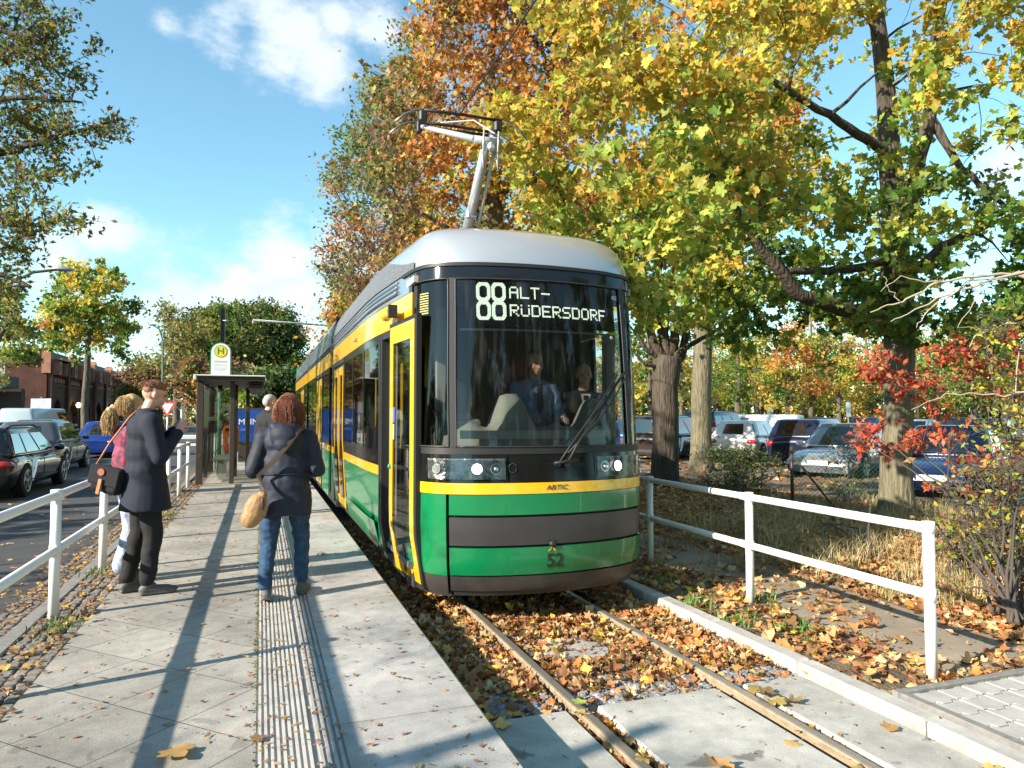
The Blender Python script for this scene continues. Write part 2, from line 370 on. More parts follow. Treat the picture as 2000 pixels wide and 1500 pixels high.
sheet('ground', -260, 330, -80, 420, -.10, M_soil, n=2)
sheet('road', -9.2, -2.02, -30, 120, .06, M_asph, th=.1)
sheet('side_road', -60, -9.2, 34, 60, .055, M_asph, th=.08)
sheet('platform', -1.185, 0.0, -8, 46, .22, M_slab, th=.32)
sheet('platform_edge', .385, 1.075, -8, 46, .222, M_edge, th=.36)
mb = MB(); mb.box((1.079, 19, .19), (.008, 54, .058)); mb.build('platform_lip', M_moss, kind='structure')
# ribbed guidance strip
mb = MB()
for (x0, x1, nr) in ((.004, .245, 9), (.262, .378, 4)):
    mi = 0 if nr == 9 else 1
    y = -2.0; k = 0
    while y < 34:
        L = .298 if y < 12 else 2.998
        mb.box(((x0+x1)/2, y+L/2, .20), (x1-x0, L, .026+.002*rnd.random()), mi=mi)
        p = (x1-x0)/nr
        for j in range(nr):
            mb.box((x0+(j+.5)*p, y+L/2, .2175), (p*.52, L, .0152), mi=mi)
        y += L+.004; k += 1
mb.build('guidance_strip', [M_tact, M_tactd], kind='structure')
sheet('strip_bed', 0.0, .385, -8, 46, .213, M_tactd, th=.28)
# mosaic paving either side of the granite kerb, every stone modelled
mb = MB()
def cobbles(x0, x1, y0, y1, z, p, mi=0):
    nx = max(1, int((x1-x0)/p)); y = y0; row = 0
    while y < y1:
        q = p*(1 if y < 9 else 1.6)
        for i in range(nx):
            cx = x0+(i+.5)*(x1-x0)/nx+rnd.uniform(-.006, .006); cy = y+q/2+rnd.uniform(-.008, .008); w = (x1-x0)/nx*.43; h = q*.42; zz = z+rnd.uniform(-.006, .006)
            a = rnd.uniform(-.15, .15); ca, sa = math.cos(a), math.sin(a)
            rg = []
            for (s_, z_) in ((1, -.03), (1, -.008), (.72, 0)):
                rg.append([V(cx+(ux*w*ca-uy*h*sa)*s_, cy+(ux*w*sa+uy*h*ca)*s_, zz+z_) for ux, uy in ((-1, -.8), (-.8, -1), (.8, -1), (1, -.8), (1, .8), (.8, 1), (-.8, 1), (-1, .8))])
            mb.loft(rg, mi, smooth=False)
        y += q; row += 1
cobbles(-1.515, -1.19, 2.2, 17, .212, .065); cobbles(-2.0, -1.65, 3, 17, .085, .07)
mb.build('mosaic_paving', M_cob, kind='structure')
sheet('paving_bed', -1.515, -1.185, -8, 46, .19, M_soil, th=.28)
sheet('paving_bed_low', -2.02, -1.64, -8, 46, .066, M_soil, th=.15)
mb = MB()
y = -4
while y < 46:
    mb.box((-1.578, y+.495, .1), (.12, .985, .24), ch=.01); y += 1
mb.build('kerb', M_kerbd, kind='structure')
# track: rails in ballast, then concrete crossing slabs
sheet('track_bed', 1.075, 3.44, -8, 46, -.085, M_soil)
for i, x in enumerate((1.80, 2.86)):
    mb = MB(); pr = [(-.062, -.13), (.062, -.13), (.062, -.118), (.012, -.10), (.010, -.045), (.034, -.032), (.036, -.008), (.030, 0), (-.030, 0), (-.036, -.008), (-.034, -.032), (-.010, -.045), (-.012, -.10), (-.062, -.118)]
    mb.loft([[V(x+a, yy, b) for a, b in pr] for yy in (-6, 46)], 0, smooth=False)
    mb.box((x, 20, .0015), (.042, 51.9, .003), mi=1)
    tag(mb.build('tram_rail', [M_rail, M_railtop]), label='steel tram rail in front of the tram, %s' % ('the one nearest the platform' if i == 0 else 'the one beside the white kerb'), cat='rail', group='rails of the track')
mb = MB()
for (x0, x1) in ((1.10, 1.72), (1.92, 2.755), (2.96, 3.42)):
    mb.box(((x0+x1)/2, .46, -.062), (x1-x0, 6.9, .104), ch=.008)
    mb.box(((x0+x1)/2, -6.1, -.062), (x1-x0, 6.1, .104), ch=.008)
mb.build('crossing_slab', M_cross, kind='structure')
mb = MB(); mb.box((1.79, -1, -.09), (.14, 10, .06)); mb.box((2.86, -1, -.09), (.2, 10, .06)); mb.build('rail_groove', mk('rubber_fill', (.05, .035, .028), .95, bump=(90, .8, .01)), kind='structure')
# ground sleeper plate showing through the leaves
mb = MB(); mb.cyl((2.25, 4.95, -.09), (2.25, 4.95, -.03), .26, .25, 28); mb.build('concrete_pad', M_kerb, kind='structure')
mb = MB(); y = -3.0
while y < 40:
    mb.box((3.53, y+.497, -.05), (.14, .99, .20), ch=.014); y += 1
mb.build('track_kerb', M_kerb, kind='structure')
# verge with a mild rise and a trodden path
def hverge(x, y):
    h = .02 + .10*smoothstep(5.2, 8, x) + .05*mnoise.noise(V(x*.35, y*.35, 0)) + .02*mnoise.noise(V(x*1.7, y*1.7, 3))
    h *= smoothstep(3.6, 3.9, x)*smoothstep(3.3, 3.7, y)*.999+.001
    return h - .06*smoothstep(22, 40, x)
xs = fr(3.6, 14, 90)+fr(14.4, 120, 60); ys = fr(3.34, 20, 110)+fr(20.6, 160, 60)
M_verge = mk('verge_soil', (.20, .13, .08), .95, var=(.9, .4), col2=(.10, .085, .05), bump=(28, .9, .03))
MB().grid(lambda u, v, o: V(u, v, hverge(u, v)+.004), xs, ys).build('verge', M_verge, kind='structure')
M_dirt = mk('trodden_earth', (.27, .22, .165), .95, var=(3, .22), bump=(45, .5, .012))
def pathpt(t, w, o):
    x = interp(t, [0, .25, .5, 1], [4.78, 4.9, 5.0, 5.2])+w*interp(t, [0, .3, 1], [.62, .55, .45]); y = lerp(3.5, 16, t)
    x += .12*mnoise.noise(V(t*9, w, 0)); return V(x, y, hverge(x, y)+.010-.006*abs(w))
MB().grid(pathpt, fr(0, 1, 60), fr(-1, 1, 14)).build('path', M_dirt, kind='structure')
sheet('car_park', 9, 110, 11.5, 75, .035, mk('car_park_ground', (.21, .17, .125), .95, var=(.5, .35), bump=(30, .6, .02)), n=2)
for o in [bpy.data.objects['car_park']]:
    o.location.z = .10
# interlocking grey pavers, lower right
mb = MB(); tp = [(-.1, -.065), (-.06, -.065), (-.04, -.095), (.04, -.095), (.06, -.065), (.1, -.065), (.1, .095), (.06, .095), (.04, .065), (-.04, .065), (-.06, .095), (-.1, .095)]
yy = 3.22; row = 0
while yy > -1.5:
    xx = 3.70
    while xx < 9:
        g = .0035; z = .052+rnd.uniform(-.0015, .0015)
        ring = lambda s_, z_: [V(xx+.1+a*(1-g*14*s_), yy+b*(1-g*16*s_), z_) for a, b in tp]
        mb.loft([ring(1, z-.03), ring(1, z-.003), ring(1.6, z)], smooth=False, mi=0)
        xx += .203
    yy -= .163; row += 1
mb.build('block_paving', mk('paver', (.40, .39, .36), .8, var=(8, .16), bump=(140, .4, .003)), kind='structure')
sheet('paving_joint_bed', 3.6, 9, -8, 3.32, .02, M_soil, th=.1)
mb = MB(); mb.box((6.3, 3.315, .03), (5.4, .05, .09), ch=.006); mb.box((3.64, 0.2, .03), (.06, 6.3, .085), ch=.005); mb.build('paving_edging', M_kerbd, kind='structure')
# ballast stones (uncountable)
mb = MB()
def stone(c, r):
    n = 6; rg = []
    for zz, s_ in ((-.6, .75), (-.05, 1.05), (.55, .7)):
        rg.append([c+V(math.cos(a*math.pi*2/n)*r*s_*rnd.uniform(.75, 1.2), math.sin(a*math.pi*2/n)*r*s_*rnd.uniform(.75, 1.2), zz*r*rnd.uniform(.8, 1.1)) for a in range(n)])
    mb.loft(rg, smooth=False)
for i in range(2600):
    x = rnd.uniform(1.1, 3.44); y = 3.93+abs(rnd.gauss(0, .35)) if rnd.random() < .6 else rnd.uniform(3.93, 8)
    if min(abs(x-1.8), abs(x-2.86)) < .07: continue
    stone(V(x, y, -.075+rnd.random()*.03), rnd.uniform(.018, .038))
mb.build('ballast', M_rock, kind='stuff', label='loose grey ballast stones between the rails', cat='ballast')

# ------------------------------------------------------------ fallen leaves
M_litter = leafmat('fallen_leaf', .25, .6)
LC = [(.50, .25, .10), (.60, .36, .15), (.38, .17, .07), (.66, .48, .25), (.54, .21, .06), (.70, .48, .08), (.28, .13, .06)]
LW = [5, 5, 3, 4, 2, 1.2, 2]
def scatter(n, fn, zf, s, flat, curl, name, label, shape='maple2', cols=LC, w=LW):
    P = []
    while len(P) < n:
        x, y = fn()
        if x is None: continue
        P.append((x, y, zf(x, y)))
    P = np.array(P); S = s[0]+(s[1]-s[0])*rng.random(n); 
    leaf_mesh(name, P, S, palette(n, cols, w), M_litter, shape, flat=flat, curl=curl, kind='stuff', label=label, cat='leaves')
def f_track():
    x = rnd.uniform(1.1, 3.44); y = 3.96+rnd.random()**1.3*8
    if min(abs(x-1.8), abs(x-2.86)) < .055: return None, 0
    if y < 4.22 and rnd.random() < .82: return None, 0
    if math.hypot(x-2.25, (y-4.95)) < .25 and rnd.random() < .8: return None, 0
    return x, y
scatter(9500, f_track, lambda x, y: -.055+.04*rnd.random(), (.026, .064), .55, .45, 'fallen_leaves', 'thick layer of curled orange leaves lying between the rails')
def f_verge():
    x = 3.62+rnd.random()**.8*6.5; y = 3.4+rnd.random()**1.25*13
    u = (x-4.85)/(.5+.12*mnoise.noise(V(x*2, y*1.5, 1)))
    if abs(u) < 1 and y < 12 and rnd.random() < .70: return None, 0
    if mnoise.noise(V(x*.9, y*.9, 5)) < -.25 and rnd.random() < .7: return None, 0
    return x, y
scatter(24000, f_verge, lambda x, y: hverge(x, y)+.012+.03*rnd.random(), (.026, .068), .6, .38, 'fallen_leaves', 'drift of orange and tan leaves covering the verge beside the path')
scatter(9000, f_track, lambda x, y: -.05+.05*rnd.random(), (.008, .022), .5, .5, 'leaf_crumbs', 'crushed brown leaf crumbs among the leaves between the rails', 'oval', [(.34, .19, .09), (.45, .28, .13), (.22, .12, .06)], None)
scatter(13000, f_verge, lambda x, y: hverge(x, y)+.01+.02*rnd.random(), (.008, .024), .6, .5, 'leaf_crumbs', 'crushed brown leaf crumbs and twigs on the verge', 'oval', [(.34, .20, .10), (.45, .30, .15), (.22, .13, .07)], None)
def f_far():
    x = rnd.uniform(5, 40); y = rnd.uniform(12, 46); return (x, y) if x > 4.5 else (None, 0)
scatter(12000, f_far, lambda x, y: .15+.02*rnd.random(), (.07, .13), .7, .3, 'fallen_leaves', 'scattered brown leaves on the car park ground under the trees', 'dia')
def f_pl():
    x = rnd.uniform(-1.15, 1.05); y = 2.2+rnd.random()**1.5*14; return x, y
scatter(1500, f_pl, lambda x, y: .229, (.008, .026), .93, .25, 'fallen_leaves', 'tiny brown leaflets sprinkled over the platform slabs', 'oval', [(.42, .24, .12), (.5, .31, .15), (.33, .17, .09)], None)
def f_strip():
    x = rnd.uniform(.0, .38); y = 2.2+rnd.random()**1.5*8; return x, y
scatter(420, f_strip, lambda x, y: .231, (.010, .02), .92, .3, 'fallen_leaves', 'brown leaf flakes caught in the ribs of the guidance strip', 'oval', [(.42, .24, .12), (.55, .36, .15), (.33, .17, .09)], None)
def f_cr():
    x = rnd.uniform(1.1, 3.42); y = rnd.uniform(1.6, 3.9); return x, y
scatter(170, f_cr, lambda x, y: .002, (.006, .022), .93, .25, 'fallen_leaves', 'leaf fragments on the concrete crossing slabs', 'oval', [(.42, .24, .12), (.5, .31, .15), (.6, .4, .15)], None)
scatter(26, f_cr, lambda x, y: .008, (.05, .085), .9, .22, 'fallen_leaves', 'whole maple leaves lying on the concrete crossing slabs', 'maple', [(.5, .36, .12), (.6, .42, .12), (.42, .28, .12)], None)
def f_gr():
    x = rnd.choice((1.755, 1.9, 2.93))+rnd.uniform(-.03, .03); y = rnd.uniform(1.5, 3.9); return x, y
scatter(420, f_gr, lambda x, y: -.05+.02*rnd.random(), (.02, .045), .6, .4, 'fallen_leaves', 'leaves packed into the grooves beside the rails')
def f_cob():
    x = rnd.choice((rnd.uniform(-1.5, -1.15), rnd.uniform(-2.3, -1.65), rnd.uniform(-2.0, -1.66))); y = 2.5+rnd.random()**1.2*15; return x, y
scatter(1900, f_cob, lambda x, y: (.225 if x > -1.6 else .1)+.01*rnd.random(), (.014, .045), .8, .35, 'fallen_leaves', 'brown leaves gathered along the mosaic paving under the left railing', 'maple2', [(.35, .2, .1), (.5, .3, .12), (.58, .36, .1), (.3, .18, .1)], None)
def f_road():
    return rnd.uniform(-5, -2.0), 4+rnd.random()**1.3*16
scatter(240, f_road, lambda x, y: .068, (.03, .06), .92, .2, 'fallen_leaves', 'single leaves scattered over the dark road', 'maple2')
for (px, py, c, s_) in ((1133, 1372, (.34, .42, .10), .055), (628, 1080, (.62, .36, .05), .06), (340, 1468, (.45, .28, .1), .09), (500, 1440, (.3, .18, .1), .05), (1578, 1305, (.66, .40, .12), .07)):
    z = .24 if px < 700 else .02
    p = gp(px, py, z); leaf_mesh('maple_leaf', [p], [s_], [c], M_litter, 'maple', flat=.95, curl=.12,
        label={1133: 'yellow green maple leaf lying where the left rail enters the crossing', 628: 'orange yellow leaf lying on the light platform edge', 340: 'large tan leaf on the slabs at the bottom of the long shadow', 500: 'brown crumpled leaf beside the ribbed strip', 1578: 'upright tan leaf at the corner of the far crossing slab'}[px], cat='leaf')
def f_moss(): return rnd.gauss(-.004, .008), rnd.uniform(2, 12)
scatter(900, f_moss, lambda x, y: .222+.004*rnd.random(), (.004, .011), .5, .5, 'moss_tufts', 'thin line of green moss along the left edge of the ribbed strip', 'dia', [(.12, .16, .03), (.2, .22, .04)], None)
# ------------------------------------------------------------ the tram
TX, TY = 2.33, 5.50
OUT = [(0, 0), (.3, .022), (.6, .088), (.83, .19), (.94, .275), (1.02, .40), (1.075, .60), (1.11, .95), (1.15, 1.6), (1.19, 2.5), (1.2, 3.2), (1.2, 6.75)]
def _cr(P, n=14):
    o = []
    for i in range(len(P)-1):
        p0, p1, p2, p3 = [np.array(P[min(max(k, 0), len(P)-1)]) for k in (i-1, i, i+1, i+2)]
        if i == 0: p0 = np.array((-P[1][0], P[1][1]))
        for t in np.linspace(0, 1, n, endpoint=False):
            o.append(.5*((2*p1)+(-p0+p2)*t+(2*p0-5*p1+4*p2-p3)*t*t+(-p0+3*p1-3*p2+p3)*t**3))
    o.append(np.array(P[-1])); return np.array(o)
_op = _cr(OUT); _os = np.concatenate([[0], np.cumsum(np.linalg.norm(np.diff(_op, axis=0), axis=1))])
def s_of_y(y): return float(np.interp(y, _op[:, 1], _os))
def s_of_x(x): return float(np.interp(x, _op[:, 0], _os))
WZ = ([.15, .3, .5, .8, 1.2, 2.0, 2.9, 3.05], [.93, .965, .99, 1.0, 1.0, .997, .975, .968])
YZ = ([.15, .3, .5, .8, 1.1, 1.4, 2.0, 2.6, 2.95, 3.05], [.14, .06, .015, 0, .01, .05, .11, .17, .22, .24])
def S0(s, z):
    a = abs(s); x = float(np.interp(a, _os, _op[:, 0]))*(1 if s >= 0 else -1); y = float(np.interp(a, _os, _op[:, 1]))
    if a > _os[-1]: y += a-_os[-1]
    w = lerp(interp(z, *WZ), interp(z, [.25, .62, 2.6, 3.05], [.925, 1, 1, .985]), smoothstep(.9, 2.2, y))
    return V(x*w, y+interp(z, *YZ)*math.exp(-y/1.2), z)
def TS(s, z, off=0.0):
    p = S0(s, z); e = .01
    n = (S0(s+e, z)-S0(s-e, z)).cross(S0(s, z+e)-S0(s, z-e)); n.normalize()
    return p+n*off if off else p
T = lambda s, z, off=0.0: TS(s, z, off)
tram = empty('tram', (TX, TY, 0), label='green and yellow tram with silver roof waiting with its front door open', cat='tram')
M_green = mk('green_paint', (.002, .165, .055), .28, coat=.55, var=(1.4, .08), rvar=.08)
M_yel = mk('yellow_paint', (.74, .42, .010), .3, coat=.7, var=(1.2, .07), rvar=.08)
M_blk = mk('black_gloss', (.009, .009, .009), .12, coat=.15, spec=.45, var=(2, .2), rvar=.05)
M_rub = mk('black_rubber', (.014, .014, .014), .55)
M_dk = mk('dark_grey_plastic', (.036, .034, .035), .42, var=(4, .14), bump=(160, .08, .002))
M_dk2 = mk('charcoal_metal', (.042, .042, .044), .38, .3, var=(5, .3), col2=(.075, .066, .055), rvar=.12)
M_sil = mk('silver_paint', (.55, .555, .56), .28, .55, coat=.7, var=(1.2, .05))
M_fair = mk('roof_fairing', (.26, .31, .37), .25, .5, coat=.6, var=(1.4, .12))
M_grl = mk('perforated_grille', (.16, .16, .165), .5, .4, var=(130, .75), detail=0)
M_chr = mk('bright_metal', (.75, .75, .75), .12, 1)
M_galv = mk('grey_metal', (.42, .43, .43), .42, .5, var=(9, .15))
M_wind = glassy('windscreen_glass', transp=.64, streak=True)
M_wins = glassy('side_glass', (.68, .70, .68), .62)
M_int = mk('interior_grey', (.42, .43, .40), .6); M_intd = mk('interior_dark', (.03, .03, .032), .7)
M_intw = mk('interior_white', (.72, .72, .70), .5); M_dash = mk('dashboard_grey', (.55, .56, .50), .62, var=(5, .08))
M_wht = mk('white_print', (.8, .8, .8), .5); M_led = mk('led', (.8, .85, .7), .4, emis=(.90, 1, .82), es=1.5)
M_lamp = mk('lamp_lens', (.9, .9, .9), .1, emis=(1, .98, .9), es=3.2)
def panel(name, s0, s1, z0, z1, mat, off=0.0, th=.03, ds=.06, nz=5, parent=None, **k):
    mb = MB(); n = max(2, int(abs(s1-s0)/ds)+1)
    mb.grid(lambda u, v, o: T(u, v, off+o), fr(s0, s1, n), fr(z0, z1, nz), th)
    return mb.build(name, mat, parent or tram, **k)
# the cut line between front module and corner panels
SB = .905; g = .008
panel('front_panel', -SB+g, 1.25, .41, .635, M_green, nz=6)
panel('bumper', -SB+g, 1.25, .655, .885, M_dk, off=-.004, nz=6)
panel('front_panel', -SB+g, 1.25, .905, 1.07, M_green, nz=5)
panel('skirt', -SB+g, 1.25, .275, .395, M_dk2, nz=5); panel('skirt', -SB+.03, 1.2, .225, .272, M_dk, off=-.012, nz=3)
for sg in (-1, 1):
    a, b = (-1.62, -SB-.02) if sg < 0 else (1.262, 1.62)
    panel('corner_panel', a, b, .40, 1.07, M_green, nz=9, off=-.004); panel('skirt', a, b, .22, .395, M_dk2, off=-.008, nz=5)
sd1 = s_of_y(1.95)
panel('front_stripe', -1.50, 1.52, 1.075, 1.165, M_yel, nz=3, off=.003)
panel('lamp_band', -1.50, -.40, 1.17, 1.40, M_blk, nz=5); panel('lamp_band', -.392, .392, 1.17, 1.40, M_blk, nz=5); panel('lamp_band', .40, 1.52, 1.17, 1.40, M_blk, nz=5)
# dark core behind the seams
mb = MB(); mb.grid(lambda u, v, o: T(u, v, -.06+o), fr(-1.62, 1.62, 44), fr(.22, 1.42, 7), .02); mb.build('nose_frame', M_rub, tram)
mb = MB(); mb.box((0, 3.7, .30), (2.1, 6.0, .16)); mb.box((0, 1.0, .30), (1.6, 1.2, .14)); mb.build('underframe', M_intd, tram)
# glazing: frame bars, windscreen, corner windows
panel('windscreen_frame', -1.50, 1.50, 1.40, 1.455, M_rub, off=.006, nz=3, ds=.05)
panel('windscreen_frame', -1.50, 1.50, 2.90, 3.005, M_blk, off=.008, nz=4, ds=.05)
for sg in (-1, 1):
    panel('pillar', sg*.855-.03, sg*.855+.03, 1.455, 2.90, M_rub, off=.010, nz=9, ds=.02)
    panel('pillar', sg*1.48-.05, sg*1.48+.05, 1.455, 2.90, M_blk, off=.004, nz=9, ds=.02)
    panel('corner_window', min(sg*.885, sg*1.43), max(sg*.885, sg*1.43), 1.455, 2.90, M_wins, off=-.006, th=0, nz=12, ds=.04)
panel('windscreen', -.825, .825, 1.455, 2.90, M_wind, off=-.004, th=0, nz=16, ds=.04)
# thin grey gasket line around the windscreen
mb = MB(); lp = [T(s, z, .012) for s, z in [(x, 1.462) for x in fr(-.815, .815, 24)]+[(.822, z) for z in fr(1.475, 2.885, 14)]+[(x, 2.893) for x in fr(.815, -.815, 24)]+[(-.822, z) for z in fr(2.885, 1.475, 14)]]
mb.tube(lp+[lp[0]], .006, 6); mb.build('gasket', M_dk, tram)
for sg in (-1,):
    mb = MB(); lp = [T(s, z, .012) for s, z in [(x, 1.465) for x in fr(-1.42, -.89, 10)]+[(-.888, z) for z in fr(1.475, 2.885, 14)]+[(x, 2.893) for x in fr(-.9, -1.42, 10)]]
    mb.tube(lp, .007, 6); mb.build('gasket', M_dk, tram)
# brow and silver roof cap
mb = MB(); NS = fr(-s_of_y(6.7), s_of_y(6.7), 150)
def capring(z, ins, y0):
    r = []
    for s in NS:
        p = TS(s, 3.03); k = math.exp(-max(p.y-.2, 0)/2.2)
        x = p.x*(1-ins/1.2); r.append(V(x, p.y+y0*k if p.y < 6.6 else p.y, z))
    return r
panel('roof_brow', -1.75, 1.75, 3.004, 3.035, M_rub, off=.02, nz=2, th=.06)
CAPR = [(3.03, 0, -.005), (3.10, .008, .005), (3.19, .030, .04), (3.28, .060, .10), (3.36, .105, .20), (3.42, .155, .34), (3.465, .23, .52), (3.50, .34, .76), (3.525, .52, 1.05), (3.54, .78, 1.35), (3.55, 1.05, 1.6), (3.552, 1.195, 1.8)]
mb.loft([capring(*c) for c in CAPR], closed=False, capends=False); mb.build('roof_cap', M_sil, tram)
# dark perforated roof side and grooved ledge; front part curves down onto the cap
for sg in (-1, 1):
    mb = MB(); a0, a1 = s_of_y(.62), s_of_y(6.7)
    def gf(u, v, o):
        p = TS(sg*u, 3.03); y = p.y; top = lerp(3.10, 3.36, smoothstep(.65, 2.3, y)); z = lerp(3.036, top, v)
        ins = interp(z, [c[0] for c in CAPR], [c[1] for c in CAPR]); yo = interp(z, [c[0] for c in CAPR], [c[2] for c in CAPR])
        return V(p.x*(1-ins/1.2)+sg*.012, y+yo*math.exp(-max(y-.2, 0)/2.2), z)
    mb.grid(gf, fr(a0, a1, 60), fr(0, 1, 6)); mb.build('roof_grille', M_grl, tram)
    mb = MB()
    for k, zz in enumerate((2.90, 2.91, 2.955, 3.0)):
        mb.tube([TS(sg*s, zz, .012-.004*k) for s in fr(s_of_y(1.2), a1, 40)], .016, 6)
    mb.grid(lambda u, v, o: TS(sg*u, v, 0), fr(1.5, a1, 40), (2.84, 3.06)); mb.build('ledge_trim', M_fair, tram)
# headlights
for sg in (-1, 1):
    a, b = (-1.10, -.42) if sg < 0 else (.42, 1.10)
    hs = mk('lamp_housing', (.20, .20, .205), .28, .8, var=(9, .7), bump=(9, .8, .03))
    h = panel('headlight', a, b, 1.195, 1.365, hs, off=.004, th=.02, nz=3)
    for k, (s, r) in enumerate(((sg*.50, .048), (sg*.655, .052), (sg*1.00, .040))):
        c = T(s, 1.28, .006); n = (T(s, 1.28, .1)-T(s, 1.28, 0)).normalized()
        mb = MB(); mb.cyl(c, c+n*.010, r, r*.96, 20, mi=0); mb.cyl(c+n*.010, c+n*.013, r*.84, r*.8, 20, mi=1)
        if k < 2: mb.ell(c+n*.012, (r*.5,)*3, n=10, m=6, mi=2)
        mb.build('lamp', [M_chr, M_lamp if k == (1 if sg < 0 else 1) else mk('lamp_off', (.25, .26, .27), .12, .3), M_lamp if k == 1 else M_chr], h)
    mb = MB(); mb.grid(lambda u, v, o: T(u, v, .022), fr(a, b, 12), fr(1.195, 1.365, 3)); mb.build('lens', glassy('clear_lens', (1, 1, 1), .94), h)
# grille slats in the corner window, dome camera, wiper
mb = MB()
for k in range(9): mb.grid(lambda u, v, o: T(u, v, .001), fr(-1.24, -1.10, 4), (2.60+k*.022, 2.61+k*.022))
mb.build('air_slots', mk('slot_yellow', (.45, .42, .12), .6), tram)
def onglass(mb, pts, r=.012, off=.03, n=6, mi=0): mb.tube([T(s, z, off) for s, z in pts], r, n, mi)
mb = MB(); onglass(mb, [(.10, 1.315), (.22, 1.50), (.42, 1.73), (.70, 2.05), (.80, 2.13)], .011, .055); onglass(mb, [(.02, 1.315), (.14, 1.47), (.40, 1.77), (.66, 2.08)], .008, .06)
onglass(mb, [(.12, 1.40), (.38, 1.62), (.62, 1.86), (.84, 2.10)], .008, .035); mb.cyl(T(.10, 1.315, 0), T(.10, 1.315, .06), .03, n=12); mb.cyl(T(.02, 1.315, 0), T(.02, 1.315, .06), .025, n=12)
onglass(mb, [(-.02, 1.315), (.20, 1.345)], .012, .06); mb.build('wiper', M_rub, tram)
mb = MB(); mb.ell(T(.68, 2.43, -.05), (.055, .05, .042)); mb.build('dome_camera', M_intw, tram)
# writing and marks
def text_mesh(body, size, fn, mat, parent, name='lettering', bold=0, ext=.002, font_align='CENTER', sx=1.0):
    cu = bpy.data.curves.new('t', 'FONT'); cu.body = body; cu.size = 1; cu.align_x = font_align; cu.align_y = 'CENTER'; cu.offset = bold
    cu.resolution_u = 3
    o = bpy.data.objects.new('t', cu); COL.objects.link(o)
    me = bake(o)
    for v in me.vertices: v.co = fn(v.co.x*size*sx, v.co.y*size)
    me.materials.clear(); me.materials.append(mat); me.update()
    oo = bpy.data.objects.new(name, me); COL.objects.link(oo)
    if parent is not None: oo.parent = parent; KIDS.setdefault(parent.name, []).append(oo)
    return oo
text_mesh('52', .155, lambda x, y: T(.0+x, .515+y, .004), M_rub, tram, 'number', bold=.02)
text_mesh('ARTIC', .055, lambda x, y: T(.02+x+y*.2, 1.12+y, .007), mk('wordmark_grey', (.12, .10, .07), .3, .5), tram, 'wordmark', bold=.02, sx=1.25)
text_mesh('402', .055, lambda x, y: T(.755+x, 2.80+y, .002), M_wht, tram, 'number', sx=.95)
# tow hatch, coupling flap marks, small details on the nose
mb = MB(); mb.ell(T(-.02, .655, .0), (.035, .02, .03)); mb.grid(lambda u, v, o: T(u, v, .003), (-.05, .0), (.615, .625)); mb.build('tow_eye', M_rub, tram)
mb = MB(); mb.prism([(0, .0), (.012, 0), (.035, .03), (.06, .0), (.072, .0), (.038, .045)], lambda a, b: T(-.065+a, .598+b, .002), lambda a, b: T(-.065+a, .598+b, .004)); mb.build('arrow_mark', M_yel, tram)
mb = MB()
lp = [T(-.36+.035*math.cos(a), 1.285+.04*math.sin(a), .004) for a in fr(0, 2*math.pi, 9)]; mb.tube(lp, .004, 4)
mb.build('hatch', M_dk, tram)
# LED destination display, built dot by dot, behind the glass
F5 = {'A': '01110 10001 10001 11111 10001 10001 10001', 'L': '10000 10000 10000 10000 10000 10000 11111', 'T': '11111 00100 00100 00100 00100 00100 00100',
 '-': '00000 00000 00000 11111 00000 00000 00000', 'R': '11110 10001 10001 11110 10100 10010 10001', 'U': '10001 00000 10001 10001 10001 10001 01110', 'D': '11110 10001 10001 10001 10001 10001 11110',
 'E': '11111 10000 10000 11110 10000 10000 11111', 'S': '01111 10000 10000 01110 00001 00001 11110', 'O': '01110 10001 10001 10001 10001 10001 01110', 'F': '11111 10000 10000 11110 10000 10000 10000'}
P_ = .00755; dots = set(); X0, Zt = -.635, 2.868
def put(ch, cx, cy):
    for r, row in enumerate(F5[ch].split()):
        for c, b in enumerate(row):
            if b == '1':
                for dx in ((0, 1, 2) if c*0 else (0, 1)):
                    for dy in (0, 1): dots.add((cx+int(c*2.45)+dx, cy+r*2+dy)); (b == '1' and c < 4 and row[c+1] == '1') and dots.add((cx+int(c*2.45)+2, cy+r*2+dy))
for i, ch in enumerate('ALT-'): put(ch, 39+i*13, 4)
for i, ch in enumerate('RUDERSDORF'): put(ch, 39+i*13, 25)
def eight(cx):
    for y in range(44):
        for x in range(17):
            for (yc, hh) in ((10.5, 11.2), (32.5, 11.7)):
                a, b = abs(x-8)/8.6, abs(y-yc)/hh; o = a**3.2+b**3.2 <= 1; a, b = abs(x-8)/4.4, abs(y-yc)/(hh-4.3); i_ = a**3.2+b**3.2 <= 1
                if o and not i_: dots.add((cx+x, y))
eight(0); eight(18)
mb = MB(); mo = MB()
for (x, y) in dots:
    s = X0+x*P_*1.02; z = Zt-y*P_
    q = [T(s+a*P_*.37, z+b*P_*.37, -.030) for a, b in ((-1, -1), (1, -1), (1, 1), (-1, 1))]; mb.add(q, [(0, 1, 2, 3)])
for x in range(-3, 188, 2):
    for y in range(-2, 47, 2):
        if (x, y) in dots or x > 190: continue
        s = X0+x*P_; z = Zt-y*P_
        q = [T(s+a*P_*.3, z+b*P_*.3, -.031) for a, b in ((-1, -1), (1, -1), (1, 1), (-1, 1))]; mo.add(q, [(0, 1, 2, 3)])
dsp = panel('destination_display', -.67, .78, 2.50, 2.895, M_rub, off=-.036, th=.05, nz=5)
mb.build('lit_dots', M_led, dsp); mo.build('unlit_dots', mk('dot_off', (.05, .055, .05), .6), dsp)
